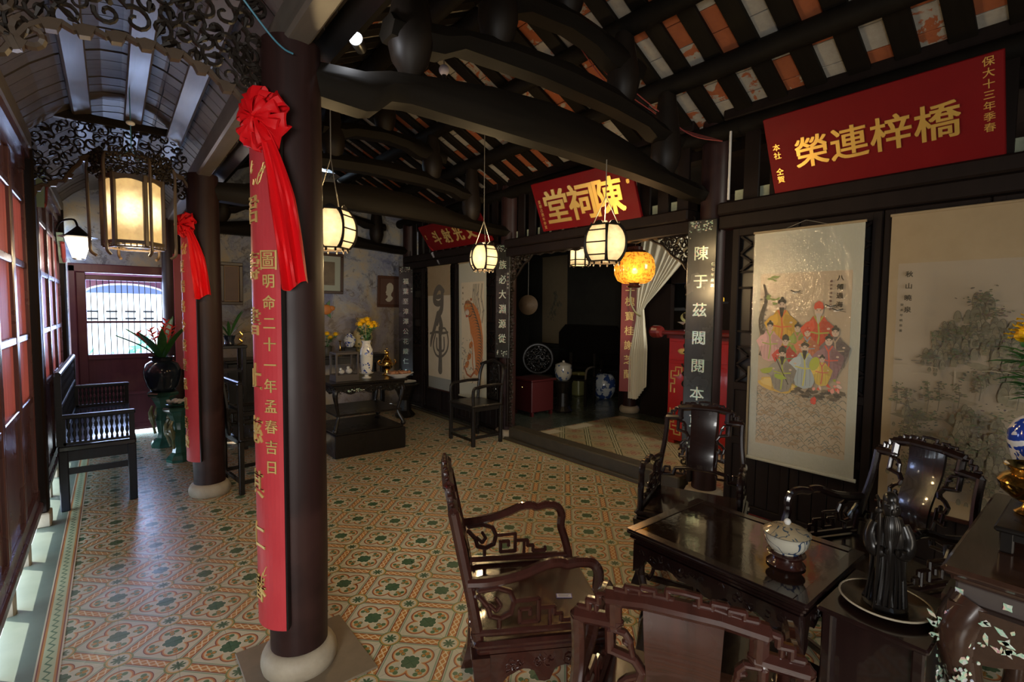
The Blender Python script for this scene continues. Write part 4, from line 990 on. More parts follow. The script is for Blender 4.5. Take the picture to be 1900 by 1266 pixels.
for M, w in ((M1, .86), (M2, .84)):
    for k in range(400):
        u = random.uniform(-w / 2, w / 2); z = random.uniform(.60, .755); a = abs(u) / (w / 2)
        if z < .64 + .05 * (1 - a ** 4): continue
        r = random.uniform(.004, .011); an = random.uniform(0, 6.28); q = []
        for j in range(6): b_ = j * PI / 3; rr = r * random.uniform(.6, 1.25) * (1.5 if j % 3 == 0 else .7); q.append((u + rr * math.cos(b_ + an), z + rr * math.sin(b_ + an)))
        inl.prism(q, .003, M @ Matrix.Translation((0, 0, .026)))
    for k in range(9): inl.prism([((k - 4) * .095 + .008 * math.cos(j * PI / 4) * (1 + .6 * (j % 2)), .792 + .008 * math.sin(j * PI / 4) * (1 + .6 * (j % 2))) for j in range(8)], .003, M @ Matrix.Translation((0, 0, -.0005 if M is M1 else -.001)))
for k in range(170):
    z = random.uniform(.2, .74); x, y = -.405, .35; f = (z - .2) / .54
    cx, cy = x - .012 * math.sin(f * 3), y + .012; a = random.choice((PI, PI / 2)) + random.uniform(-.6, .6); rr = .050 + .012 * f
    M = frame((cx + rr * math.cos(a), cy + rr * math.sin(a), z), (-math.sin(a), math.cos(a), 0), (0, 0, 1)); r = random.uniform(.003, .009)
    inl.prism([(r * random.uniform(.5, 1.2) * math.cos(j), r * random.uniform(.7, 1.5) * math.sin(j)) for j in range(6)], .004, M)
inl.build('pearl_inlay', M_['pearl'], t, kind='stuff')
# low black stand, brass urn, blue-and-white vase with marigolds
SX, SY = 2.16, .045
t = thing('low_stand', 'low black-lacquered stand on the marble table, under the brass urn', 'stand', (SX, SY, .8625), R(0))
MB().box(-.17, .20, -.15, .162, .062, .078, b=.005).build('top', M_['lacquer'], t)
for sx in (-1, 1):
    for sy in (-1, 1): MB().box(.155 * sx + .015 - .016, .155 * sx + .015 + .016, .13 * sy + .005 - .016, .13 * sy + .005 + .016, 0, .064, b=.004).build('foot', M_['lacquer'], t)
o = MB().box(-.155, .185, -.135, .145, .04, .062); o.build('apron', M_['lacquer'], t)
t = thing('brass_urn', 'polished brass incense urn on the low black stand', 'urn', (SX + .03, SY + .09, .9405))
u = MB().lathe([(.048, .0), (.052, .006), (.036, .020), (.030, .034), (.060, .050), (.088, .075), (.094, .100), (.082, .118), (.068, .128), (.072, .142), (.082, .150), (.079, .153), (.068, .146), (.062, .13), (.075, .10), (.03, .06)], 36, cap=False)
u.build('body', M_['brass'], t, smooth=True)
VX, VY = 2.255, .045
t = thing('flower_vase', 'tall blue-and-white vase with marigolds at the right edge', 'vase', (2.51, .165, .8625))
MB().lathe([(.045, 0), (.048, .01), (.036, .04), (.034, .08), (.046, .14), (.068, .20), (.080, .25), (.078, .29), (.060, .325), (.036, .345), (.028, .38), (.038, .41), (.034, .411), (.024, .38)], 36, cap=False).build('body', M_['bluewhite'] if 'bluewhite' in M_ else mat('bold_blue_and_white_porcelain', fn=lambda: dict(color=cmix(soft(noise(scalev(coords(), (1, 1, 1.3)), 11, 2, .5, 1.8), .44, .02), (.74, .76, .80), (.015, .05, .36))), rough=.1, spec=.7), t, smooth=True)
def marigold(mb, c, r, seed):
    random.seed(seed); c = Vector(c)
    mb.ball(c, r * .62, 10, 7, (1, 1, .72))
    for ring, (ph, n, q) in enumerate(((.15, 5, .75), (.5, 9, .9), (.95, 13, 1.0), (1.4, 15, 1.02), (1.8, 14, .95))):
        for k in range(n):
            a = 2 * PI * (k + random.uniform(-.2, .2)) / n + ring; d = Vector((math.sin(ph) * math.cos(a), math.sin(ph) * math.sin(a), math.cos(ph) * .72))
            s = Vector((-math.sin(a), math.cos(a), 0)) * r * .22; b = c + d * r * .5; e = c + d * r * q * random.uniform(.92, 1.1); w = Vector((0, 0, random.uniform(-.1, .1) * r))
            mb.add([b, b + s * .6 + (e - b) * .5, e + s * .6 + w, e - s * .6 - w, b - s * .6 + (e - b) * .5], [(0, 1, 2, 3, 4)])
def leafy(mb, p, q, w, n=1):
    p, q = Vector(p), Vector(q); d = q - p; s = d.cross(Vector((0, 0, 1))); s = s.normalized() * w if s.length > 1e-5 else Vector((w, 0, 0)); m1 = p + d * .35 + Vector((0, 0, d.length * .1)); m2 = p + d * .7 + Vector((0, 0, d.length * .08))
    mb.add([p, m1 + s, m2 + s * .8, q, m2 - s * .8, m1 - s, m1 + Vector((0, 0, -w * .3)), m2 + Vector((0, 0, -w * .25))], [(0, 1, 6), (1, 2, 7, 6), (2, 3, 7), (0, 6, 5), (6, 7, 4, 5), (7, 3, 4)])
def bouquet(t, z, heads, r, spread, seed):
    random.seed(seed); st = MB(); lf = MB()
    for i, (x, y, h) in enumerate(heads):
        fl = MB(); marigold(fl, (x, y, h), r, seed + i); fl.build('flower_head', M_['petal_y'], t)
        st.tube(smooth_path([(0, 0, z - .08), (x * .4, y * .4, z + (h - z) * .4), (x, y, h - r * .3)], 4), r * .08, 5)
        st.ball((x, y, h - r * .45), r * .32, 8, 5)
    random.seed(seed)
    for k in range(46):
        a = random.uniform(0, 6.28); h0 = random.uniform(0, 1); p = Vector((spread * .25 * h0 * math.cos(a), spread * .25 * h0 * math.sin(a), z + h0 * spread * .9)); l = spread * random.uniform(.35, .75)
        q = p + Vector((math.cos(a) * l, math.sin(a) * l, random.uniform(-.25, .35) * l)); leafy(lf, p, q, l * .11)
        for s in (-1, 1): leafy(lf, p + (q - p) * .4, p + (q - p) * .6 + Vector((-math.sin(a) * s, math.cos(a) * s, .1)) * l * .3, l * .07)
    st.build('stems', M_['leaf'], t); lf.build('leaves', M_['leaf'], t)
bouquet(t, .40, [(-.005, .02, .675), (-.045, .03, .635), (.05, -.045, .66), (.045, .05, .62), (-.02, -.04, .62), (.0, .0, .70), (-.06, .0, .66)], .056, .19, 31)
# ------------------------------------------------------------------ bench on the left
t = thing('wooden_bench', 'blue-black lacquered bench with turned spindles along the red shutters', 'bench', (-.11, 5.9, 0)); m = M_['benchwood'] = mat('blue_black_lacquered_wood', fn=woodfn((.008, .011, .018), (.022, .028, .045), sc=18, r0=.28, r1=.25), spec=.4)
x0, x1, y0, y1 = -.235, .235, -.95, .95
MB().box(x0, x1, y0, y1, .455, .50, b=.010).build('seat', mat('polished_blue_black_seat', (.02, .025, .04), rough=.14, spec=.9), t)
MB().box(x0 + .02, x1 - .02, y0 + .01, y0 + .03, .38, .455).box(x0 + .02, x1 - .02, y1 - .03, y1 - .01, .38, .455).box(x1 - .03, x1 - .01, y0, y1, .39, .455).build('apron', m, t)
for x in (x0 + .03, x1 - .03):
    for y in (y0 + .03, y1 - .03): MB().box(x - .028, x + .028, y - .028, y + .028, 0, .46, b=.006).build('leg', m, t)
MB().bar((x0 + .03, y0 + .03, .30), (x1 - .03, y0 + .03, .30), .026, .045).build('stretcher', m, t); MB().bar((x0 + .03, y1 - .03, .30), (x1 - .03, y1 - .03, .30), .026, .045).build('stretcher', m, t)
def spindles(p, q, z0, z1, n, r=.012):
    p, q = Vector(p), Vector(q); sp = None
    for i in range(n):
        c = p + (q - p) * (i + .5) / n; h = z1 - z0
        if (n, h) in _spc: o = bpy.data.objects.new('spindle', _spc[(n, h)]); COL.objects.link(o); o.parent = t
        else: o = MB().lathe([(r * .8, 0), (r * .8, h * .08), (r * .45, h * .14), (r * 1.1, h * .28), (r * .9, h * .4), (r * .4, h * .5), (r * .9, h * .6), (r * 1.1, h * .72), (r * .45, h * .86), (r * .8, h * .92), (r * .8, h)], 8).build('spindle', m, t, smooth=True); _spc[(n, h)] = o.data
        o.location = (c.x, c.y, z0)
_spc = {}
for ye, nm in ((y0 + .03, 'near'), (y1 - .03, 'far')):
    o = MB().box(x0 + .01, x1 - .0, ye - .022, ye + .022, .70, .735, b=.008).box(x0 + .01, x1 - .01, ye - .02, ye + .02, .505, .525).bar((x0 + .03, ye, .50), (x0 + .03, ye, .72), .04).bar((x1 - .025, ye, .50), (x1 - .025, ye, .72), .036)
    o.build('arm_rail', m, t); spindles((x0 + .05, ye, 0), (x1 - .04, ye, 0), .525, .70, 12)
MB().box(x0 - .005, x0 + .035, y0, y1, 1.02, 1.06, b=.01).box(x0, x0 + .03, y0, y1, .78, .80).box(x0, x0 + .03, y0, y1, .505, .525).bar((x0 + .015, y0 + .02, .5), (x0 + .015, y0 + .02, 1.03), .038).bar((x0 + .015, y1 - .02, .5), (x0 + .015, y1 - .02, 1.03), .038).build('back_rail', m, t)
spindles((x0 + .015, y0 + .05, 0), (x0 + .015, y1 - .05, 0), .525, .78, 34, .010); spindles((x0 + .015, y0 + .05, 0), (x0 + .015, y1 - .05, 0), .80, 1.02, 34, .0105)
# ------------------------------------------------------------------ glazed ceramic stands, pot with heliconia, bowl of shells
def garden_stand(label, loc, h, rz=0):
    t = thing('ceramic_stand', label, 'stand', loc, rz, None); s = h / .62
    MB().lathe([(.13, 0), (.135, .03), (.11, .07), (.075, .10), (.062, .16), (.075, .24), (.085, .30), (.070, .36), (.066, .44), (.10, .52), (.125, .56), (.15, .58), (.155, .60), (.14, .615), (.0, .618)], 8, Matrix.Scale(s, 4)).build('body', M_['greenglaze'], t)
    o = MB()
    for k in range(4):
        a = k * PI / 2 + .4; o.tube(smooth_path([(.15 * math.cos(a) * .7, .15 * math.sin(a) * .7, .47 * s), (.13 * math.cos(a), .13 * math.sin(a), .40 * s), (.12 * math.cos(a + .1), .12 * math.sin(a + .1), .3 * s), (.09 * math.cos(a), .09 * math.sin(a), .16 * s)], 4), [.016] * 4 + [.024] * 5 + [.014] * 4, 7); o.ball((.12 * math.cos(a), .12 * math.sin(a), .34 * s), .034, 9, 7, (1, 1, 1.1), .08)
    o.build('relief_figure', mat('ochre_and_green_glaze', fn=lambda: dict(color=cmix(noise(coords(), 22), (.03, .10, .07), (.26, .20, .09))), rough=.2), t, smooth=True)
    return t
garden_stand('taller green-glazed ceramic stand under the dark vase of red heliconias', (.42, 6.72, 0), .62)
garden_stand('shorter green-glazed ceramic stand holding a dish of pale shells, beside the column', (.50, 5.98, 0), .56, .5)
t = thing('ceramic_pot', 'blue-black glazed pot holding red heliconia flowers beside the gate', 'pot', (.42, 6.72, .62))
MB().lathe([(.10, 0), (.12, .01), (.15, .07), (.175, .17), (.178, .24), (.15, .31), (.10, .345), (.105, .375), (.12, .385), (.113, .388), (.09, .35)], 32, cap=False).build('body', M_['darkglaze'], t, smooth=True)
lf = MB()
for a, l, up_, w in ((3.3, .40, .30, .055), (2.7, .34, .36, .05), (3.9, .30, .34, .05), (.2, .30, .42, .05), (5.6, .34, .44, .055), (4.7, .25, .36, .045), (1.4, .28, .4, .05), (.9, .2, .5, .05)):
    p0 = Vector((0, 0, .34)); pts = smooth_path([p0, (math.cos(a) * l * .4, math.sin(a) * l * .4, .34 + up_ * .55), (math.cos(a) * l, math.sin(a) * l, .34 + up_)], 5); n = len(pts); vs = []
    for i, p in enumerate(pts):
        s = Vector((-math.sin(a), math.cos(a), 0)) * w * math.sin(PI * min(1, .08 + i / (n - 1) * .92)); vs += [p + s, p - Vector((0, 0, w * .25)), p - s]
    lf.add(vs, [(i * 3 + q, i * 3 + q + 1, i * 3 + 4 + q, i * 3 + 3 + q) for i in range(n - 1) for q in (0, 1)])
lf.build('leaves', M_['leaf'], t, smooth=True)
for a, l, h in ((3.3, .22, .66), (3.0, .10, .70), (.3, .05, .80), (5.5, .14, .74), (.8, .2, .66), (4.4, .08, .68)):
    f = MB(); top = Vector((math.cos(a) * l, math.sin(a) * l, h)); f.tube(smooth_path([(0, 0, .34), (top.x * .4, top.y * .4, .5), top], 4), .006, 5)
    for k in range(6):
        z = top.z - .02 - k * .024; sd = 1 if k % 2 else -1; f.prism([(0, 0), (.055 * sd, .045), (.02 * sd, .012), (.0, .02)], .012, frame((top.x * (1 - k * .1), top.y * (1 - k * .1), z), (math.cos(a + .5), math.sin(a + .5), 0), (0, 0, 1)))
    f.build('flower', M_['petal_r'], t)
t = thing('shell_dish', 'dish of pale shells on the shorter green stand', 'dish', (.50, 5.98, .561))
MB().lathe([(.05, 0), (.09, .01), (.115, .028), (.11, .03), (.06, .012)], 24, cap=False).build('dish', M_['greenglaze'], t, smooth=True)
sh = MB(); random.seed(5)
for k in range(40): a = random.uniform(0, 6.28); r = random.uniform(0, .095); sh.ball((r * math.cos(a), r * math.sin(a), .035 + random.uniform(0, .03)), .016, 6, 4, (1.2, .8, .5))
sh.build('shells', M_['white_glaze'], t, kind='stuff')
# ------------------------------------------------------------------ plain black armchairs
def plain_chair(label, loc, rz, yoke):
    t = thing('yoke_armchair' if yoke else 'square_armchair', label, 'chair', loc, rz); m = M_['lacquer']
    MB().box(-.21, .225, -.26, .26, .445, .475, b=.010).box(-.19, .205, -.24, .24, .40, .447, b=.004).build('seat', m, t)
    for sx in (-1, 1):
        for sy in (-1, 1): MB().box(.195 * sx - .02, .195 * sx + .02, .238 * sy - .02, .238 * sy + .02, 0, .45, b=.005).build('leg', m, t)
    s = MB()
    for sy in (-1, 1): s.bar((-.195, .238 * sy, .10), (.195, .238 * sy, .10), .02, .03)
    s.bar((.195, -.238, .07), (.195, .238, .07), .02, .03).bar((-.195, -.238, .10), (-.195, .238, .10), .02, .03).build('stretcher', m, t)
    for sy in (-1, 1):
        if yoke:
            MB().tube(smooth_path([(-.20, .235 * sy, .46), (-.21, .235 * sy, .62), (-.23, .23 * sy, .80), (-.255, .20 * sy, .90)], 4), .019, 8).build('back_post', m, t, smooth=True)
            MB().tube(smooth_path([(-.22, .235 * sy, .69), (-.05, .245 * sy, .695), (.12, .245 * sy, .68), (.185, .24 * sy, .665), (.20, .24 * sy, .60), (.195, .238 * sy, .47)], 4), .018, 8).build('arm', m, t, smooth=True)
        else:
            MB().box(-.215, -.175, .215 * sy - .02 + .02 * sy, .215 * sy + .02 + .02 * sy, .46, .93, b=.006).build('back_post', m, t)
            a = MB().box(-.20, .20, .235 * sy - .016, .235 * sy + .016, .655, .685, b=.005).box(.165, .20, .235 * sy - .015, .235 * sy + .015, .47, .66, b=.004).box(-.19, .18, .235 * sy - .012, .235 * sy + .012, .60, .615)
            a.fret([(-.12, .235 * sy, .60), (-.12, .235 * sy, .53), (.02, .235 * sy, .53), (.02, .235 * sy, .60)], .014).build('arm', m, t)
    if yoke:
        MB().tube(smooth_path([(-.255, -.25, .885), (-.26, -.19, .905), (-.268, -.1, .93), (-.27, 0, .955), (-.268, .1, .93), (-.26, .19, .905), (-.255, .25, .885)], 4), .021, 8).build('yoke_rail', m, t, smooth=True)
    else:
        MB().box(-.212, -.178, -.25, .25, .91, .95, b=.008).box(-.208, -.182, -.22, .22, .70, .725).build('top_rail', m, t)
    sp = MB(); sp.prism([(-.085, .48), (.085, .48), (.075, .6), (.10, .72), (.085, .82), (.06, .94), (-.06, .94), (-.085, .82), (-.10, .72), (-.075, .6)], .016, frame((-.225 if yoke else -.195, 0, 0), (0, 1, 0), (-.08, 0, 1)))
    sp.build('splat', m, t)
    c = MB(); c.M = frame((-.205 if yoke else -.18, 0, 0), (0, 1, 0), (-.08, 0, 1)); carving(c, lambda y, z: abs(y) < .075, (-.07, .08, .52, .90), .05, .008, 8); c.build('carved_relief', m, t)
    return t
plain_chair('plain black armchair with a rounded yoke back beside the tiger scroll', (3.36, 4.83, 0), R(180), True)
plain_chair('square black armchair standing behind the second column', (.97, 4.80, 0), R(6), False)
# ------------------------------------------------------------------ altar table on its chest
t = thing('altar_table', 'black carved altar table with claw feet on a wide black plinth chest', 'table', (2.15, 5.42, 0)); m = M_['lacquer']
MB().box(-.40, .40, -.38, .38, 0, .24, b=.008).box(-.38, .38, -.36, .36, .24, .262, b=.004).build('plinth', m, t)
MB().box(-.43, .43, -.38, .38, .762, .790, b=.008).box(-.40, .40, -.36, .36, .735, .764, b=.006).build('top', m, t)
MB().box(-.37, .37, -.33, .33, .43, .45, b=.004).build('shelf', m, t)
ap = MB()
for M, w in ((frame((0, -.35, 0), (1, 0, 0), (0, 0, 1)), .76), (frame((-.385, 0, 0), (0, -1, 0), (0, 0, 1)), .68), (frame((.385, 0, 0), (0, 1, 0), (0, 0, 1)), .68)):
    n = 24; low = [(-w / 2 + w * i / n, .68 - .02 * math.cos((i - 12) * .9) - (.05 if i in (0, n) else 0)) for i in range(n + 1)]; ap.prism([(-w / 2, .74)] + low + [(w / 2, .74)], .02, M)
    s_ = MB(); s_.M = M @ Matrix.Translation((0, 0, .012)); carving(s_, lambda x, y: True, (-w / 2 + .05, w / 2 - .04, .69, .73), .035, .006, 4); n0 = len(ap.v); ap.v += s_.v; ap.f += [[n0 + i for i in f] for f in s_.f]
fixn(ap.build('carved_apron', m, t))
iv = MB(); random.seed(3)
for k in range(12): iv.cbox((-.2 + random.uniform(-.1, .12), -.366, .70 + random.uniform(-.008, .018)), (random.uniform(.012, .03), .004, random.uniform(.006, .012)))
iv.build('pearl_inlay', M_['pearl'], t)
for sx in (-1, 1):
    for sy in (-1, 1):
        x, y = .355 * sx, .32 * sy
        MB().tube(smooth_path([(x, y, .73), (x + .025 * sx, y + .02 * sy, .66), (x, y, .52), (x - .018 * sx, y - .015 * sy, .42), (x + .02 * sx, y + .018 * sy, .32), (x + .03 * sx, y + .025 * sy, .29)], 4), [.034, .034, .032, .03, .028, .025, .022, .02, .018, .017, .016, .016, .017, .018, .020, .022, .022, .022, .022, .024, .024][:21], 9).ball((x + .03 * sx, y + .025 * sy, .285), .030, 10, 7).build('leg', m, t, smooth=True)
t = thing('glass_case', 'small dark-framed glass case with white figurines on the altar table', 'case', (1.93, 5.25, .7905)); f = MB()
for x in (-.115, .115):
    for y in (-.09, .09): f.box(x - .009, x + .009, y - .009, y + .009, 0, .30)
f.box(-.125, .125, -.10, .10, 0, .07, b=.004).box(-.125, .125, -.10, .10, .285, .31, b=.005); f.build('frame', mat('grey_brown_case_wood', (.07, .06, .055), rough=.4), t)
gm = bpy.data.materials.new('thin_clear_glass'); gm.use_nodes = True; E.T = gm.node_tree; nt = gm.node_tree
a_ = nt.nodes.new('ShaderNodeBsdfTransparent'); g_ = nt.nodes.new('ShaderNodeBsdfGlossy'); g_.inputs['Roughness'].default_value = .05; mx = nt.nodes.new('ShaderNodeMixShader'); mx.inputs[0].default_value = .12
nt.links.new(a_.outputs[0], mx.inputs[1]); nt.links.new(g_.outputs[0], mx.inputs[2]); nt.links.new(mx.outputs[0], nt.nodes['Material Output'].inputs[0]); M_['clear'] = gm
MB().box(-.11, .11, -.0925, -.0895, .07, .285).box(.109, .112, -.085, .085, .07, .285).box(-.112, -.109, -.085, .085, .07, .285).build('pane', gm, t)
for x, s, n in ((-.035, .030, 'white figurine on the left in the glass case'), (.045, .036, 'rounded white figurine on the right in the glass case')):
    q = thing('figurine', n, 'figurine', (1.93 + x, 5.23, .862)); MB().ball((0, 0, s * .8), s, 10, 8, (1, .8, .85)).ball((-.01, 0, s * 1.8), s * .5, 8, 6).build('body', M_['white_glaze'], q, smooth=True)
t = thing('marigold_vase', 'blue-and-white vase of yellow marigolds on the altar table', 'vase', (2.20, 5.30, .7905))
MB().lathe([(.05, 0), (.052, .008), (.022, .02), (.022, .035), (.075, .055), (.078, .06), (.03, .062)], 24, cap=False).build('saucer_foot', M_['white_glaze'], t, smooth=True)
MB().lathe([(.048, .06), (.058, .07), (.068, .16), (.072, .26), (.068, .32), (.050, .36), (.045, .39), (.058, .42), (.054, .421), (.04, .39)], 32, cap=False).build('body', M_['porcelain'], t, smooth=True)
bouquet(t, .41, [(-.085, -.03, .60), (.02, -.07, .58), (-.03, .03, .63), (.075, -.02, .61), (.11, .03, .585), (.03, .05, .65), (-.01, -.085, .61)], .050, .14, 41)
t = thing('brass_censer', 'small brass censer with a lion lid on the altar table', 'censer', (2.49, 5.40, .7905))
MB().lathe([(.055, 0), (.058, .01), (.03, .03), (.028, .06), (.06, .09), (.072, .125), (.070, .15), (.055, .165), (.06, .175), (.045, .19), (.028, .215), (.02, .24)], 28).build('body', M_['brass'], t, smooth=True)
MB().ball((0, 0, .262), .024, 10, 8, (1.2, .8, 1)).ball((-.02, 0, .285), .016, 8, 6).ball((.0, 0, .31), .009, 8, 6).build('lid_lion', M_['brass'], t, smooth=True)
for s in (-1, 1): MB().tube(smooth_path([(.06 * s, 0, .12), (.10 * s, 0, .13), (.11 * s, 0, .165), (.085 * s, 0, .18)], 4), .008, 7).build('handle', M_['brass'], t, smooth=True)
t = thing('fruit_dish', 'white scalloped dish of brown fruit on the altar table', 'dish', (2.52, 5.13, .7905))
vs = []; n = 40
pr = [(.06, 0), (.07, .01), (.11, .03), (.135, .05), (.128, .05), (.09, .026)]
MB().lathe(pr, 40, Matrix.Scale(1.0, 4) @ Matrix.Diagonal((1.25, .8, 1, 1)), cap=False).build('dish', M_['white_glaze'], t, smooth=True)
fm = mat('dried_fruit_skin', fn=lambda: dict(color=cmix(noise(coords(), 30), (.16, .06, .03), (.42, .22, .12))), rough=.6); random.seed(8)
for k in range(9): q = MB(); q.ball((0, 0, 0), .026, 8, 6, (1.4, .9, .8), .06); o = q.build('fruit', fm, None, smooth=True); tag(o, 'brown dried fruit, number %s' % k if 0 else 'brown dried fruit in the %s row of the scalloped dish, %s' % (('front', 'back')[k // 5], ('leftmost', 'second from the left', 'in the middle', 'fourth from the left', 'rightmost')[k % 5]), 'fruit', 'brown fruit on the scalloped dish'); o.location = (2.52 + (k % 5 - 2) * .05, 5.10 + .055 * (k // 5), .848); o.rotation_euler.z = k
# ------------------------------------------------------------------ pieces against the back wall
t = thing('console_table', 'dark console table against the blue back wall behind the altar', 'table', (2.65, 7.28, 0)); m = M_['lacquer']
MB().box(-.62, .62, -.20, .20, .84, .88, b=.008).box(-.58, .58, -.18, .18, .76, .84).build('top', m, t)
for sx in (-1, 1):
    for sy in (-1, 1): MB().box(.56 * sx - .03, .56 * sx + .03, .15 * sy - .03, .15 * sy + .03, 0, .80, b=.008).build('leg', m, t)
t = thing('tall_yellow_vase', 'tall cream-yellow vase on the console by the back wall', 'vase', (2.97, 7.29, .8805))
ym = mat('cream_yellow_painted_glaze', fn=lambda: dict(color=cmix(soft(noise(coords(), 13, 4, .6), .44, .03), (.48, .38, .17), (.07, .08, .05))), rough=.2)
MB().lathe([(.08, 0), (.10, .02), (.135, .15), (.15, .26), (.135, .34), (.085, .40), (.075, .47), (.10, .54), (.11, .55), (.10, .552), (.065, .47)], 32, cap=False).build('body', ym, t, smooth=True)
t = thing('marigold_bowl', 'small dark pot of marigolds at the left of the console', 'pot', (2.40, 7.22, .8805))
MB().lathe([(.06, 0), (.075, .05), (.07, .10), (.08, .14), (.075, .141), (.05, .10)], 20, cap=False).build('pot', M_['stonedark'], t, smooth=True)
bouquet(t, .13, [(-.14, 0, .28), (0, -.02, .32), (.13, 0, .31), (.07, .05, .26)], .055, .14, 51)
t = thing('lidded_jar', 'small blue-and-white lidded jar on a black stand on the console', 'jar', (2.74, 7.22, 1.0))
MB().lathe([(.045, 0), (.075, .05), (.09, .11), (.06, .16), (.04, .165), (.045, .18), (.02, .20), (.005, .21)], 24).build('body', M_['porcelain'], t, smooth=True)
t = thing('jar_stand', 'black box stand under the small lidded jar', 'stand', (2.70, 7.22, .8805)); MB().box(-.07, .11, -.08, .08, 0, .118, b=.008).build('box', m, t)
t = thing('brass_candlestick', 'slim brass candlestick on the console', 'candlestick', (2.56, 7.12, .8805)); MB().lathe([(.04, 0), (.012, .02), (.012, .06), (.02, .08), (.01, .10), (.01, .2), (.025, .22), (.01, .225)], 14).build('stick', M_['brass'], t, smooth=True)
t = thing('wall_ornament', 'orange and green fruit-shaped ornament on the back wall', 'ornament', (2.52, 7.57, 1.55)); om = mat('orange_paint', (.65, .22, .05), rough=.5)
MB().ball((0, 0, 0), .085, 12, 8, (1, .3, .9)).ball((.08, 0, .02), .05, 10, 6, (1, .3, .8)).build('fruit_shape', om, t, smooth=True)
q = MB()
for a in (0.3, 1.2, 2.2, 3.6, 5.2): q.prism([(0, 0), (.09 * math.cos(a + .3), .09 * math.sin(a + .3)), (.15 * math.cos(a), .15 * math.sin(a)), (.09 * math.cos(a - .3), .09 * math.sin(a - .3))], .012, frame((0, .01, 0), (1, 0, 0), (0, 0, 1)))
q.build('leaf_shape', M_['leaf'], t)
# tall square stand with plant, left of the red board
t = thing('tall_stand', 'tall black square stand carrying a potted plant', 'stand', (.98, 6.15, 0)); f = MB()
for x in (-.13, .13):
    for y in (-.13, .13): f.box(x - .02, x + .02, y - .02, y + .02, 0, 1.13, b=.004)
f.box(-.16, .16, -.16, .16, 1.12, 1.155, b=.006).box(-.13, .13, -.13, .13, .86, .88).box(-.13, .13, -.13, .13, .2, .22); f.build('frame', m, t)
t = thing('potted_plant', 'small potted plant with pointed leaves on the tall stand', 'plant', (.99, 6.12, 1.1555))
MB().lathe([(.04, 0), (.05, .01), (.045, .05), (.06, .10), (.056, .101), (.04, .06)], 20, cap=False).build('pot', M_['darkglaze'], t, smooth=True)
lf = MB()
for k in range(9): a = k * .75; l = .17 + .05 * (k % 3); leafy(lf, (0, 0, .08), (math.cos(a) * l, math.sin(a) * l, .12 + .28 * (.5 + .5 * math.sin(k * 2.1))), .018)
lf.build('leaves', M_['leaf'], t)
t = thing('brass_dragon', 'small brass dragon ornament beside the potted plant', 'ornament', (1.08, 6.05, 1.1555)); MB().tube(smooth_path([(-.03, 0, 0), (.02, 0, .03), (-.01, 0, .07), (.025, 0, .10), (.0, 0, .14)], 5), .009, 7).build('body', M_['brass'], t, smooth=True)
t = thing('dark_sideboard', 'low dark sideboard behind the square armchair', 'sideboard', (1.55, 7.2, 0)); MB().box(-.45, .45, -.22, .22, .1, .86, b=.01).box(-.48, .48, -.24, .24, .86, .9, b=.008).build('body', m, t); MB().box(-.44, -.38, -.2, -.14, 0, .12).box(.38, .44, -.2, -.14, 0, .12).build('foot', m, t)
for lb, x, h in (('white-and-red porcelain figure beside the front couplet board', 1.72, .34),):
    t = thing('porcelain_figure', lb, 'figure', (x, 7.1, .9005)); MB().lathe([(.06, 0), (.055, .1), (.04, .2), (.03, .25)], 12).ball((0, 0, .29), .04, 10, 8).build('body', M_['porcelain'], t, smooth=True)
# round stool by the far panels
t = thing('round_stool', 'dark round stool with a white plate in the far corner', 'stool', (3.30, 6.55, 0)); MB().lathe([(.20, .46), (.21, .48), (.20, .50), (0, .50)], 24).lathe([(.13, 0), (.15, .03), (.09, .1), (.08, .25), (.13, .38), (.18, .46)], 16).build('body', m, t)
t = thing('plate', 'white plate on the round stool in the far corner', 'plate', (3.30, 6.52, .5005)); MB().lathe([(.07, 0), (.12, .014), (.15, .022), (.145, .025), (.08, .01)], 28, cap=False).build('dish', M_['white_glaze'], t, smooth=True)
# ------------------------------------------------------------------ lettering helper: one glyph run as its own part
def glyphs(name, chars, parent, M, size, mat_, step, ext=.003, bold=.0, sx=1.):
    """characters stacked downwards from the origin of M (local x right, y up)"""
    for i, c in enumerate(chars):
        if c == ' ': continue
        vs, fs = text_mesh(c, size, ext, bold); b = MB(); b.add([(v.x * sx, v.y - i * step, v.z) for v in vs], fs, M)
        b.build(name, mat_, parent)
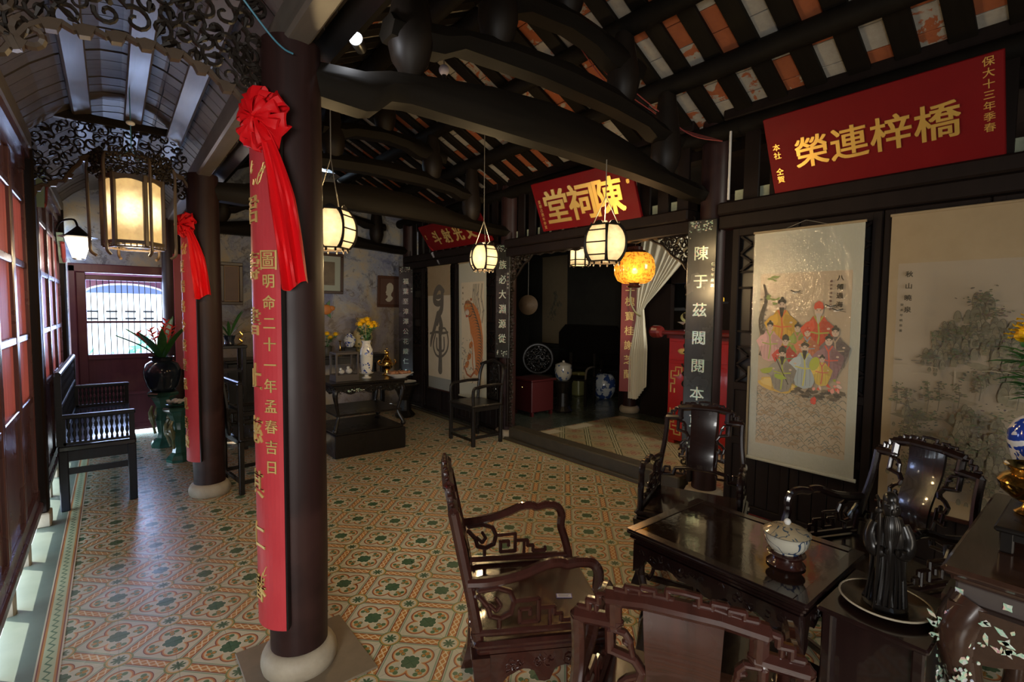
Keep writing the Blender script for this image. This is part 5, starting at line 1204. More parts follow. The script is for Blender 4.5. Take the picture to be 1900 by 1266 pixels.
# ------------------------------------------------------------------ red couplet boards bent round the two columns, with silk rosettes
def couplet(cx, cy, r, ang0, half, z0, z1, label, big, small, bigsize, seed, sz0):
    t = thing('couplet_board', label, 'couplet', (cx, cy, z0)); n = 14; H_ = z1 - z0
    b = MB(); e = MB()
    A = [ang0 - half + 2 * half * i / n for i in range(n + 1)]; vs = []
    for a in A:
        c, s = math.cos(a), math.sin(a); vs += [(r * c, r * s, 0), (r * c, r * s, H_), ((r - .014) * c, (r - .014) * s, H_), ((r - .014) * c, (r - .014) * s, 0)]
    fs = [(i * 4 + q, i * 4 + (q + 1) % 4, i * 4 + 4 + (q + 1) % 4, i * 4 + 4 + q) for i in range(n) for q in range(4)] + [(0, 1, 2, 3), (n * 4 + 3, n * 4 + 2, n * 4 + 1, n * 4)]
    fixn(b.add(vs, fs).build('board', M_['red_board'], t))
    for a in (A[0], A[-1]):
        c, s = math.cos(a), math.sin(a); tx, ty = (-s, c); sg = 1 if a == A[-1] else -1
        e.add([(r * c - .002 * c + tx * .0 * sg, r * s - .002 * s, 0), (r * c + tx * .007 * sg, r * s + ty * .007 * sg, 0), ((r - .034) * c + tx * .007 * sg, (r - .034) * s + ty * .007 * sg, 0), ((r - .034) * c, (r - .034) * s, 0)] + [(r * c - .002 * c, r * s - .002 * s, H_), (r * c + tx * .007 * sg, r * s + ty * .007 * sg, H_), ((r - .034) * c + tx * .007 * sg, (r - .034) * s + ty * .007 * sg, H_), ((r - .034) * c, (r - .034) * s, H_)],
              [(0, 1, 2, 3), (4, 5, 6, 7), (0, 1, 5, 4), (1, 2, 6, 5), (2, 3, 7, 6), (3, 0, 4, 7)])
    fixn(e.build('black_edge', M_['black'], t))
    def bent(c, a, z, size, bold):        # glyph wrapped on the cylinder
        vs, fs = text_mesh(c, size, .0022, bold); rr = r + .0022
        w = [((rr + v.z) * math.cos(a + v.x / rr), (rr + v.z) * math.sin(a + v.x / rr), z + v.y) for v in vs]
        MB().add(w, fs).build('gold_character', M_['goldpaint'], t)
    for i, c in enumerate(big): bent(c, ang0 - .12, H_ - .36 - i * (H_ - .52) / (len(big) - 1), bigsize, .0012)
    for i, c in enumerate(small):
        if c != ' ': bent(c, ang0 + half - .30, sz0 - z0 - i * .082, .058 if i else .085, .0006)
    fl = MB(); random.seed(seed)       # gold sprig at head and foot
    for k in range(16):
        if k == 9: fl.build('gold_sprig', M_['goldpaint'], t); fl = MB()
        zc = H_ - .19 - .008 * k if k < 9 else .12 + .018 * (k - 9); a = ang0 + random.uniform(-.1, .45) if k < 9 else ang0 + random.uniform(-.15, .2); p = []
        for j in range(6): f = j / 5; aa = a + .07 * math.sin(f * 5 + k); p.append(((r + .002) * math.cos(aa), (r + .002) * math.sin(aa), zc + .035 * math.cos(f * 4 + k) * f))
        fl.tube(p, .0022, 5)
    fl.build('gold_sprig', M_['goldpaint'], t)
    return t
couplet(.60, 2.20, .158, R(192), R(45), .245, 2.30, 'long red couplet board with gold characters on the front column', '君壽書止慈其仁春', '圖明命二十一年孟春吉日', .118, 2, 1.74)
couplet(.60, 4.75, .158, R(194), R(45), .31, 2.24, 'red couplet board with gold characters on the second column', '夏瑞路令盛堂思見善榮', '', .105, 6, 1.0)
def rosette(cx, cy, ang, z, label, seed, tails, sc=1.):
    """gathered silk bow: rings of puffed loops, with hanging tails"""
    t = thing('silk_rosette', label, 'ribbon', (cx, cy, z)); random.seed(seed); m = M_['redsilk']
    N = Vector((math.cos(ang), math.sin(ang), 0)); T = Vector((-math.sin(ang), math.cos(ang), 0)); U = Vector((0, 0, 1))
    bl = MB()
    for ring, (cnt, rad, out, size) in enumerate(((9, .085, .02, .062), (7, .055, .045, .055), (5, .026, .065, .045))):
        for k in range(cnt):
            a = 2 * PI * (k + random.uniform(-.25, .25)) / cnt + ring * .4; c = N * out + (T * math.cos(a) + U * math.sin(a)) * rad * sc
            d = (T * math.cos(a) + U * math.sin(a)); s_ = (T * -math.sin(a) + U * math.cos(a)); w = size * random.uniform(.8, 1.15) * sc
            # a loop: a curved strip that starts at the centre, bulges out and folds back
            nu, nv = 9, 4; vs = []
            for i in range(nu + 1):
                f = i / nu; an = PI * (1.15 * f - .05); L = w * 1.15 * math.sin(an) ; hN = w * .75 * (1 - math.cos(an)) * .5
                for j in range(nv + 1):
                    g = j / nv - .5; q = w * (1.25 * math.sin(PI * min(1, f + .12)) + .25)
                    crease = math.sin(g * 9 + k) * .10 * w
                    vs.append(c * .55 + d * (L + crease * .4) + N * (hN - w * .3 + crease) + s_ * g * q + N * (-.9 * abs(g) ** 2 * w))
            bl.add(vs, [(i * (nv + 1) + j, i * (nv + 1) + j + 1, (i + 1) * (nv + 1) + j + 1, (i + 1) * (nv + 1) + j) for i in range(nu) for j in range(nv)])
    bl.build('bow_loops', m, t, smooth=True)
    for x0, x1, z1, wd in tails:          # (start, end across), bottom height, width
        tl = MB(); nu, nv = 12, 26; vs = []
        for j in range(nv + 1):
            f = j / nv; zc = -.02 + (z1 - z - -.02) * f; xc = x0 + (x1 - x0) * (f ** .55); w = wd * (.45 + .55 * min(1, f * 2.2)) * (1 + .15 * f)
            for i in range(nu + 1):
                g = i / nu - .5; a_ = ang + (xc + g * w) / .172; rr = .176 + .012 * math.sin(g * 17 + f * 2.5) * (.4 + f) + .018 * (1 - f)
                vs.append((rr * math.cos(a_), rr * math.sin(a_), zc + .02 * math.sin(g * 5) * f))
        tl.add(vs, [(j * (nu + 1) + i, j * (nu + 1) + i + 1, (j + 1) * (nu + 1) + i + 1, (j + 1) * (nu + 1) + i) for j in range(nv) for i in range(nu)])
        o = tl.build('ribbon_tail', m, t, smooth=True)
        off = Vector((-N.x, -N.y, 0)) * .158
        for v in o.data.vertices: v.co += off
    return t
A1 = R(215)
rosette(.60 + .158 * math.cos(A1), 2.20 + .158 * math.sin(A1), A1, 2.27, 'bright red silk rosette with a long ribbon tail on the front column', 3, [(.0, .125, 1.64, .085)], 1.0)
rosette(.60 + .158 * math.cos(A1), 4.75 + .158 * math.sin(A1), A1, 2.20, 'bright red silk rosette with a ribbon tail on the second column', 9, [(.03, .13, 1.64, .10)], .85)
# ------------------------------------------------------------------ mother-of-pearl couplet boards on the dark columns
def pearl_board(o, xdir, w, h, label, chars, size, side=None):
    t = thing('inlaid_couplet_board', label, 'couplet', o); F = frame((0, 0, 0), xdir, (0, 0, 1))
    b = MB(); b.M = F; b.box(-w / 2, w / 2, 0, h, -.012, .012, b=.004); b.build('board', M_['blackboard'], t)
    step = (h - .30) / len(chars)
    glyphs('pearl_character', chars, t, F @ Matrix.Translation((0, h - .16 - step * .45, .0125)), size, M_['pearl'], step, .0012, .0014)
    if side: glyphs('pearl_character', side, t, F @ Matrix.Translation((w / 2 - .022, h - .35, .0125)), .026, M_['pearl'], .042, .001, .0003)
    d = MB(); d.M = F @ Matrix.Translation((0, 0, .012)); random.seed(len(chars)); k_ = 0
    for k in range(46):
        u = random.uniform(-w / 2 + .012, w / 2 - .012); z = h - random.uniform(.012, .085) if abs(u) < w * .36 else h - random.uniform(.012, .16)
        r = random.uniform(.003, .007); d.prism([(u + r * math.cos(j * 1.05) * (1 + .6 * (j % 2)), z + r * math.sin(j * 1.05)) for j in range(6)], .0025)
    for k in range(18): u = random.uniform(-w / 2 + .015, w / 2 - .015); z = random.uniform(.02, .09); r = .006; d.prism([(u + r * math.cos(j * 1.05), z + r * math.sin(j * 1.05) * 1.5) for j in range(6)], .0025)
    d.build('pearl_sprig', M_['pearl'], t, kind='stuff')
    return t
pearl_board((3.655, 2.13, .42), (.22, -1, 0), .225, 1.87, 'black couplet board with mother-of-pearl characters right of the carved opening', '陳于茲閥閱本東', .118, '仁七年歲次')
pearl_board((3.66, 4.70, .99), (.30, -1, 0), .20, 1.36, 'black couplet board with pearl characters at the far side of the carved opening', '族必大淵源從', .112, '歲次壬申年')
pearl_board((3.62, 7.14, .52), (.62, -.78, 0), .24, 1.72, 'black inlaid couplet board in the far corner beside the blue wall', '福葉至漳澤公花縱仁', .098, '同知')
# ------------------------------------------------------------------ red plaques with gilt characters
def plaque(bl, u, v, label, chars, size, left, right, lsz, gold, bold):
    bl, u, v = Vector(bl), Vector(u), Vector(v); t = thing('name_plaque', label, 'plaque', bl); F = frame((0, 0, 0), u, v); w, h = u.length, v.length
    b = MB(); b.M = F; b.box(0, w, 0, h, -.015, .015, b=.004); b.build('board', M_['red_plaque'], t)
    n = len(chars); x0 = (.10 if n == 3 else .14) * w; dx = (w - 2 * x0) / n
    for i, c in enumerate(chars):
        vs, fs = text_mesh(c, size, .006, bold); MB().add([(x0 + dx * (i + .5) + p.x, h * .48 + p.y, p.z + .017) for p in vs], fs, F).build('gold_character', gold, t)
    for s, x, tp in ((left, .05 * w, .62), (right, w - .05 * w, .93)):
        if s: glyphs('gold_character', s, t, F @ Matrix.Translation((x, h * tp, .0165)), lsz, gold, min(lsz * 1.12, h * .88 / max(len(s), 1)), .001, .0004)
    return t
plaque((3.66, 1.585, 2.388), (0, -1.155, .012), (-.22, .04, .465), 'wide dark red plaque with four gold characters over the scroll paintings', '榮連梓橋', .205, '本社 仝賀', '保大十三年季春', .048, M_['gold'], .0032)
plaque((3.64, 3.965, 2.415), (0.0, -1.27, -.03), (-.20, .04, .46), 'red plaque with three thick gold characters over the carved opening', '堂祠陳', .36, '皇朝己酉年仲夏', '己酉年春', .040, M_['gold'], .0085)
plaque((3.66, 6.40, 2.42), (0, -1.5, -.0), (-.22, .0, .32), 'red plaque with gold characters over the tiger scroll, partly behind the lantern', '斗射光文', .21, '歲次', '', .035, M_['goldpaint'], .006)
t = thing('conduit', 'thin white conduit beside the wide red plaque', 'pipe', (3.60, 1.90, 2.40)); MB().lathe([(.009, 0), (.009, .50)], 8).build('pipe', M_['white_glaze'], t)
t = thing('cable_bundle', 'bundle of loose cables crossing the tiled roof above the opening', 'cable', (3.2, 2.3, 2.9)); cb = []
for k in range(5):
    o = MB().tube(smooth_path([(-.7 + .02 * k, .10 + .02 * k, .50), (-.3, .02 + .03 * k, .28), (.0 + .03 * k, -.1 + .02 * k, .10), (.22, -.2 + .02 * k, -.02 + .015 * k), (.36, -.36, -.07)], 5), .0045, 5).build('cable', M_['black'] if k % 2 else M_['redsoft'], t)
# ------------------------------------------------------------------ hanging scrolls
def scroll(y0, y1, z0, z1, label, mount, cat='scroll', x=3.683, tilt=0.012):
    """sheet facing -X between y0 (left in view, larger) and y1; returns (thing, F, w, h) with local x to the right"""
    w, h = y0 - y1, z1 - z0; t = thing('hanging_scroll', label, cat, (x, y0, z0)); F = frame((0, 0, 0), (0, -1, 0), (-tilt, 0, 1))
    b = MB(); nu, nv = 10, 16; vs = []
    for s in (0, 1):
        for j in range(nv + 1):
            for i in range(nu + 1): vs.append((w * i / nu, h * j / nv, -.0012 * s + .0 * math.sin(i)))
    N = (nu + 1) * (nv + 1); fs = []
    for s in (0, 1):
        for j in range(nv):
            for i in range(nu): q = (j * (nu + 1) + i, j * (nu + 1) + i + 1, (j + 1) * (nu + 1) + i + 1, (j + 1) * (nu + 1) + i); fs.append(tuple(s * N + k for k in (q if s == 0 else q[::-1])))
    b.add(vs, fs, F).build('silk_mount', mount, t)
    r = MB(); r.M = F
    r.tube([(-.012, 0, 0), (w + .012, 0, 0)], .013, 10); r.build('bottom_roller', M_['rosewood'] if mount != M_['silkwhite'] else mount, t)
    r = MB(); r.M = F; r.tube([(-.006, h, 0), (w + .006, h, 0)], .009, 8); r.build('top_rod', M_['silktan'], t)
    return t, F, w, h
def hangcord(t, F, w, h, dz=.05): q = MB(); q.M = F; q.tube([(w * .3, h + .005, 0), (w * .5, h + dz, .0)], .0022, 5).tube([(w * .7, h + .005, 0), (w * .5, h + dz, .0)], .0022, 5); q.build('cord', M_['wire'], t)
def paperpanel(t, F, x0, x1, y0, y1, m, name='painting_paper'): b = MB(); b.M = F; b.box(x0, x1, y0, y1, .0002, .0010); return b.build(name, m, t)
INK = (.035, .035, .03)
# --- 1: eight robed figures crossing the waves, in a clear plastic sleeve
t, F, w, h = scroll(1.722, 1.04, .485, 2.140, 'hanging scroll of robed figures in bright colours above waves', M_['silkwhite'])
hangcord(t, F, w, h); MB().box(-.006, -.004, -.005, w, 0, .03, F).build('top_band', M_['silktan'], t)
paperpanel(t, F, .055, w - .055, .12, h - .30, mat('ivory_painting_paper', fn=lambda: dict(color=cmix(noise(coords(), 5, 4), (.42, .33, .22), (.50, .41, .28))), rough=.85))
P = Paint(F); random.seed(17); X0, Y0_, XW, YH = .055, .12, w - .11, h - .42
def px(u, v): return (X0 + u * XW, Y0_ + v * YH)      # 0..1 within the painting
# waves
for j in range(26):
    v = .015 + j * .0125
    for k in range(9):
        u = (k + .5 * (j % 2)) / 9 + random.uniform(-.03, .03); L = .075; col = random.choice(((.13, .16, .13), (.24, .18, .10), (.11, .17, .155)))
        P.stroke([(lambda q: (min(max(q[0], X0 + .003), X0 + XW - .003), q[1]))(px(u + L * (i / 5 - .5), v + .016 * math.sin(i / 5 * PI) + .006 * math.sin(k + j))) for i in range(6)], .0036, col)
def foam(u, v, c=(.36, .26, .16)): x, y = px(u, v); P.ell(x, y, .020, .007, c, 0, 9, .3)
for k in range(60): foam(random.uniform(.05, .95), random.uniform(.02, .33))
# raft, rock, peach
x, y = px(.24, .36); P.ell(x, y, .125, .052, (.62, .40, .10), -.1, 20, .08); P.ell(x, y + .01, .11, .034, (.70, .52, .18), -.1, 18, .08)
for k in range(22): u = .45 + k * .024; x, y = px(u, .335 + .02 * math.sin(k)); P.ell(x, y, .026, .012, random.choice(((.05, .045, .04), (.10, .08, .06), (.16, .12, .08))), random.uniform(-.5, .5), 9, .25)
x, y = px(.66, .295); P.ell(x, y, .02, .028, (.62, .06, .04), 0, 10, .2)
for k in range(26): x, y = px(random.uniform(.44, .95), random.uniform(.36, .43)); P.ell(x, y, random.uniform(.008, .018), random.uniform(.006, .013), random.choice(((.66, .09, .06), (.72, .30, .24), (.30, .36, .05), (.70, .50, .42))), random.uniform(0, 3), 8, .25)
# tree at the left
tr = [px(.05 + .03 * math.sin(k * .8), .52 + k * .035) for k in range(13)]; P.stroke(tr, [.05 - .003 * k for k in range(13)], (.09, .075, .06))
for k in range(24): x, y = px(random.uniform(.01, .11), random.uniform(.55, .9)); P.ell(x, y, .010, .006, (.22, .19, .15), random.uniform(0, 3), 7, .3)
for k in range(14): x, y = px(.10 + random.uniform(-.03, .12), random.choice((.83, .86, .96, .97)) + random.uniform(-.02, .02)); P.ell(x, y, .018, .007, (.25, .33, .10), random.uniform(-.6, .8), 8)
def robed(u, v, s0, robe, trim, hair, beard=False, hat=None, face=(.74, .56, .42), lean=0.):
    s = s0 * 1.38; v += .012; robe = tuple(c * .8 for c in robe); face = tuple(c * .75 for c in face); x, y = px(u, v); q = lambda a, b: (x + (a + lean * b) * s, y + b * s)
    P.poly([q(-.26, -.9), q(-.42, -.4), q(-.30, .05), q(-.16, .28), q(.16, .28), q(.32, .02), q(.44, -.45), q(.26, -.92), q(0, -1.0)], robe)
    P.poly([q(-.42, -.40), q(-.55, -.15), q(-.35, .08), q(-.14, .16), q(-.1, -.1), q(-.24, -.35)], tuple(min(1, c * 1.25) for c in robe)); P.poly([q(.44, -.45), q(.52, -.12), q(.30, .10), q(.10, .15), q(.06, -.12), q(.2, -.36)], tuple(c * .8 for c in robe))
    P.stroke([q(-.12, .28), q(0, .05), q(.04, -.35), q(-.02, -.9)], .05 * s, trim); P.stroke([q(.13, .28), q(0, .05)], .05 * s, trim); P.stroke([q(-.30, -.22), q(0, -.28), q(.32, -.24)], .045 * s, trim)
    for k in range(6): a = -.3 + k * .12; P.stroke([q(a, -.3), q(a * 1.15, -.6), q(a * 1.1, -.88)], .012 * s, tuple(c * .5 for c in robe))
    cx, cy = q(0, .44); P.ell(cx, cy, .125 * s, .165 * s, face, 0, 12); P.ell(cx, cy + .11 * s, .135 * s, .10 * s, hair, 0, 12); P.ell(cx, cy + .23 * s, .05 * s, .05 * s, hair)
    P.ell(cx, cy - .02 * s, .105 * s, .125 * s, face, 0, 12)
    for sg in (-1, 1): P.stroke([(cx + sg * .03 * s, cy + .035 * s), (cx + sg * .08 * s, cy + .045 * s)], .018 * s, INK); P.ell(cx + sg * .05 * s, cy + .005 * s, .014 * s, .008 * s, INK, 0, 6)
    P.stroke([(cx, cy), (cx + .012 * s, cy - .04 * s)], .008 * s, (.4, .22, .14)); P.ell(cx, cy - .075 * s, .025 * s, .010 * s, (.60, .10, .08), 0, 6)
    if beard: P.poly([(cx - .08 * s, cy - .07 * s), (cx + .08 * s, cy - .07 * s), (cx + .04 * s, cy - .34 * s), (cx, cy - .42 * s), (cx - .04 * s, cy - .34 * s)], INK if beard is True else beard)
    if hat: P.poly([(cx - .15 * s, cy + .09 * s), (cx + .15 * s, cy + .09 * s), (cx + .11 * s, cy + .26 * s), (cx, cy + .34 * s), (cx - .12 * s, cy + .25 * s)], hat)
    P.ell(*q(-.30, -.12), .05 * s, .035 * s, face); P.ell(*q(.30, -.12), .05 * s, .035 * s, face)
for a in ((.27, .73, .155, (.72, .42, .06), (.62, .14, .05), INK, True), (.68, .70, .150, (.62, .085, .04), (.32, .36, .06), (.55, .06, .03), (.45, .42, .36), (.60, .08, .04)), (.86, .60, .125, (.16, .13, .13), (.4, .3, .2), INK),
          (.14, .62, .125, (.72, .42, .40), (.34, .40, .10), INK), (.46, .62, .115, (.30, .36, .08), (.5, .2, .15), INK), (.57, .60, .11, (.60, .20, .10), (.2, .3, .36), (.5, .06, .03)), (.80, .55, .13, (.30, .17, .19), (.62, .10, .06), INK), (.33, .54, .12, (.55, .06, .05), (.1, .25, .12), INK, False, INK),
          (.55, .50, .14, (.42, .50, .52), (.52, .50, .12), INK, True), (.30, .46, .135, (.30, .28, .24), (.35, .40, .06), INK, True, INK), (.74, .47, .09, (.70, .50, .10), (.55, .1, .1), INK)):
    robed(*a)
x, y = px(.66, .50); P.ell(x, y, .030, .048, (.40, .44, .06), -.3, 12)
P.stroke([px(.22, .52), px(.38, .37)], .006, INK); P.stroke([px(.5, .63), px(.62, .60)], .004, (.4, .3, .05)); P.ell(*px(.12, .44), .05, .02, (.32, .38, .06), .3, 10, .2); P.ell(*px(.28, .41), .045, .018, (.30, .40, .06), -.2, 10, .2)
for u, v in ((.42, .89), (.87, .79), (.80, .81)):      # cranes
    x, y = px(u, v); P.ell(x, y, .022, .007, (.74, .70, .60), .3); P.stroke([(x - .03, y + .014), (x, y), (x + .034, y + .010)], .008, INK); P.stroke([(x + .015, y - .003), (x + .05, y - .010)], .003, INK)
for i, c in enumerate('八僊過海'): P.text(c, *px(.89, .96 - i * .046), .040, INK, .0008)
for i, c in enumerate('歲次甲戌年春月吉'): P.text(c, *px(.80, .945 - i * .021), .017, (.20, .10, .12), .0004)
P.build('figure_painting', t, world=False)
gl = bpy.data.materials.new('thin_plastic_sleeve'); gl.use_nodes = True; nt = gl.node_tree; E.T = nt
tb0 = nt.nodes.new('ShaderNodeBsdfTransparent'); g0 = nt.nodes.new('ShaderNodeBsdfGlossy'); g0.inputs['Roughness'].default_value = .12; mx = nt.nodes.new('ShaderNodeMixShader'); mx.inputs[0].default_value = .07
bp_ = nt.nodes.new('ShaderNodeBump'); nn = noise(coords(), 22, 3, .6); nt.links.new(nn.v, bp_.inputs['Height']); bp_.inputs['Strength'].default_value = .8; bp_.inputs['Distance'].default_value = .01; nt.links.new(bp_.outputs[0], g0.inputs['Normal'])
nt.links.new(tb0.outputs[0], mx.inputs[1]); nt.links.new(g0.outputs[0], mx.inputs[2]); nt.links.new(mx.outputs[0], nt.nodes['Material Output'].inputs[0])
q = MB(); q.M = F; q.add([(x_ * w / 8 - .004, y_ * (h + .01) / 14 - .005, .006 + .002 * math.sin(x_ * 2 + y_)) for y_ in range(15) for x_ in range(9)], [(j * 9 + i, j * 9 + i + 1, j * 9 + 10 + i, j * 9 + 9 + i) for j in range(14) for i in range(8)]); q.build('plastic_sleeve', gl, t, smooth=True)
# --- ink landscapes
def landscape(F, x0, y0, w_, h_, seed, chars, small, ty=.95, tx=.12, dens=1.):
    P = Paint(F); random.seed(seed); kx = .80 if dens == 1. else 1.; q = lambda u, v: (x0 + min(max(u * kx, .004), .996) * w_, y0 + min(max(v, .004), .996) * h_)
    def mount(u0, v0, s, n):      # mountain mass: rounded peaks of stacked strokes with dark contour moss
        for k in range(n):
            f = k / n; u = u0 + random.gauss(0, .5) * s * (.35 + f); v = v0 - f * s * 1.1 + random.uniform(-.02, .02); r = s * random.uniform(.10, .22)
            c = random.choice(((.17, .155, .10), (.22, .20, .14), (.13, .125, .085), (.19, .16, .10)))
            pts = [q(u + r * math.cos(PI * i / 8) * .8, v + r * math.sin(PI * i / 8)) for i in range(9)]; P.poly(pts + [q(u - r * .6, v - r * .4), q(u + r * .6, v - r * .4)], c)
            P.stroke(pts, .003, (.07, .065, .045))
            for m in range(3): rr = r * (.75 - m * .2); P.stroke([q(u + rr * math.cos(PI * i / 6) * .7, v + rr * math.sin(PI * i / 6)) for i in range(1, 6)], .0014, (.11, .10, .07))
    def moss(u, v, s, n, c=(.05, .055, .035)):
        for k in range(n):
            x, y = q(u + random.gauss(0, s), v + random.gauss(0, s * .28)); P.ell(x, y, random.uniform(.004, .011), random.uniform(.002, .0045), tuple(g * random.uniform(.7, 1.8) for g in c), random.uniform(-.4, .4), 7, .3)
    def pine(u, v, s):
        P.stroke([q(u, v), q(u + .01, v + s * .5), q(u - .006, v + s)], .004, (.09, .08, .06))
        for k in range(5): moss(u + random.uniform(-.02, .02), v + s * (.45 + .13 * k), .028 - .003 * k, 7)
    if dens == 1.:
        for k in range(30): x, y = q(random.uniform(.1, .95), random.uniform(.02, .45)); P.ell(x, y, random.uniform(.05, .12), random.uniform(.012, .03), random.choice(((.20, .17, .11), (.15, .135, .09), (.24, .20, .135))), random.uniform(-.2, .2), 14, .2)
        for k in range(14): x, y = q(random.uniform(.45, .95), random.uniform(.52, .74)); P.ell(x, y, random.uniform(.04, .10), random.uniform(.012, .03), random.choice(((.20, .18, .12), (.23, .20, .14))), random.uniform(-.3, .3), 14, .2)
        mount(.62, .82, .20, 70); mount(.42, .73, .15, 44); mount(.85, .70, .22, 60); mount(1.05, .85, .2, 40); mount(.3, .62, .08, 12)
        for u, v, s in ((.40, .70, .05), (.62, .84, .06), (.72, .79, .05), (.85, .70, .07), (.5, .62, .06), (.93, .6, .05), (.28, .60, .03), (.7, .66, .09), (.55, .72, .07), (1.05, .75, .09)): moss(u, v, s, 60)
        P.stroke([q(.48, .55), q(.482, .50), q(.485, .46)], .008, (.36, .31, .23))
        for k in range(4): moss(.62 + k * .12, .54 + .01 * k, .05, 24)
        mount(.55, .38, .17, 50); mount(.8, .34, .17, 50); mount(.15, .38, .12, 30); mount(.35, .24, .16, 40); mount(.75, .14, .14, 30); mount(.12, .16, .10, 20)
        for u, v, s in ((.06, .36, .12), (.14, .36, .10), (.22, .30, .08), (.30, .36, .13), (.38, .38, .12), (.52, .40, .10), (.66, .44, .10), (.9, .42, .12), (.78, .2, .08), (.46, .12, .08), (.6, .1, .09), (.24, .16, .08)): pine(u, v, s)
        for k in range(44): moss(random.uniform(.04, .97), random.uniform(.03, .46), .06, 18)
        for u, v in ((.2, .585), (.23, .575), (.07, .585)): x, y = q(u, v); P.ell(x, y, .020, .004, (.10, .09, .07))
        for k in range(14): v = random.choice((.53, .47, .56, .07)); u = random.uniform(0, .9); P.stroke([q(u, v), q(u + .06, v + .004), q(u + .12, v)], .004, (.34, .29, .20))
    else:
        mount(.55, .66, .22, 26); mount(.4, .40, .2, 20)
        for k in range(9): moss(random.uniform(.2, .8), random.uniform(.2, .7), .08, 18, (.09, .08, .06))
    for i, c in enumerate(chars): P.text(c, *q(tx, ty - i * .050), .036, INK, .0008)
    for i, c in enumerate(small): P.text(c, *q(tx - .045, ty - .13 - i * .022), .016, INK, .0003)
    return P
t, F, w, h = scroll(.905, .06, .40, 2.150, 'wide hanging scroll with an ink landscape of mountains and pines, at the right edge', M_['silktan'], x=3.678)
paperpanel(t, F, .045, w - .05, .10, h - .29, mat('grey_ivory_painting_paper', fn=lambda: dict(color=cmix(noise(coords(), 4, 5), (.27, .22, .155), (.36, .30, .215))), rough=.85))
landscape(F, .045, .10, w - .095, h - .39, 5, '秋山曉泉', '癸未年曉泉畫').build('landscape_painting', t, world=False)
# --- cursive character scroll and tiger scroll in the far bay
t, F, w, h = scroll(6.53, 5.90, .40, 2.19, 'hanging scroll with one huge grey-black brushed character in the far bay', M_['paper'])
paperpanel(t, F, .0, w, h - .42, h - .005, M_['silktan'], 'upper_band'); paperpanel(t, F, 0, w, .01, .18, mat('grey_silk_band', (.26, .27, .24), rough=.8), 'lower_band')
P = Paint(F); c = (.085, .08, .07)
def brush(pts, ws):
    q_ = [tuple(p)[:2] for p in smooth_path([(a, b, 0) for a, b in pts], 6)]; N_ = len(q_); W_ = [ws[0] + (ws[-1] - ws[0]) * i / (N_ - 1) + (ws[1] - (ws[0] + ws[-1]) / 2) * math.sin(PI * i / (N_ - 1)) for i in range(N_)]
    P.stroke([(w * u, h * v) for u, v in q_], W_, c); P.ell(w * q_[0][0], h * q_[0][1], W_[0] / 2, W_[0] / 2, c); P.ell(w * q_[-1][0], h * q_[-1][1], W_[-1] / 2, W_[-1] / 2, c)
brush([(.70, .80), (.52, .83), (.36, .79), (.32, .72), (.50, .70), (.66, .73)], (.07, .095, .07)); brush([(.40, .75), (.60, .76)], (.05, .07, .05)); brush([(.66, .80), (.62, .66), (.46, .60), (.42, .54)], (.07, .10, .08))
brush([(.46, .62), (.30, .50), (.16, .41), (.12, .35)], (.08, .07, .03)); brush([(.52, .60), (.60, .52), (.55, .45)], (.08, .10, .08)); brush([(.54, .50), (.55, .38), (.55, .26), (.54, .16)], (.075, .085, .115))
brush([(.10, .455), (.4, .47), (.66, .465), (.88, .475)], (.03, .04, .03)); brush([(.34, .45), (.24, .36), (.36, .285), (.60, .275), (.84, .33), (.90, .42), (.78, .50), (.6, .50)], (.03, .035, .025)); brush([(.40, .42), (.42, .33), (.70, .33), (.72, .43)], (.03, .035, .03))
P.build('brush_painting', t, world=False)
t, F, w, h = scroll(5.68, 5.05, .40, 2.19, 'hanging scroll of an orange tiger among rocks in the far bay', M_['silkwhite'])
paperpanel(t, F, .06, w - .05, .20, h - .26, M_['paper'])
P = Paint(F); random.seed(33); q = lambda u, v: (.06 + (w - .11) * u, .20 + (h - .46) * v)
for k in range(90):
    u, v = random.uniform(.02, .96), random.choice((random.uniform(.0, .32), random.uniform(.55, 1.0)));
    if v > .5 and u < .55: continue
    x, y = q(u, v); P.ell(x, y, random.uniform(.01, .03), random.uniform(.005, .012), tuple([random.uniform(.06, .35)] * 3), random.uniform(.6, 1.6), 8, .3)
for k in range(18): u = .55 + random.uniform(0, .4); P.stroke([q(u, .98), q(u - .05, .85), q(u + .06, .72), q(u - .02, .60)], .006, (.14, .14, .12))
for k in range(26): x, y = q(random.uniform(0, .45), random.uniform(.08, .5)); P.ell(x, y, .02, .008, (.30, .31, .27), random.uniform(-.5, .9), 8, .3)
org, wht, dko = (.46, .135, .022), (.56, .50, .40), (.30, .07, .015)
P.poly([q(*p) for p in ((.30, .74), (.42, .80), (.56, .79), (.74, .73), (.88, .62), (.96, .46), (.95, .30), (.86, .16), (.70, .08), (.56, .10), (.48, .20), (.50, .34), (.44, .46), (.38, .58), (.32, .66))], org)
P.poly([q(*p) for p in ((.44, .50), (.54, .42), (.60, .30), (.64, .16), (.58, .12), (.52, .20), (.53, .34), (.47, .44))], wht)
P.ell(*q(.33, .74), .105, .112, INK, .2, 16, .08); P.ell(*q(.33, .74), .097, .104, org, .2, 16, .05); P.ell(*q(.27, .70), .052, .046, INK, 0, 12); P.ell(*q(.27, .70), .047, .041, wht, 0, 12); P.ell(*q(.25, .665), .024, .018, (.35, .04, .02)); P.ell(*q(.22, .80), .022, .02, dko); P.ell(*q(.45, .83), .024, .02, dko); P.ell(*q(.26, .72), .014, .009, (.4, .12, .1))
for sx_ in (-.06, .06): P.ell(*q(.29 + sx_, .765), .017, .013, (.6, .5, .1)); P.ell(*q(.29 + sx_, .765), .008, .008, INK)
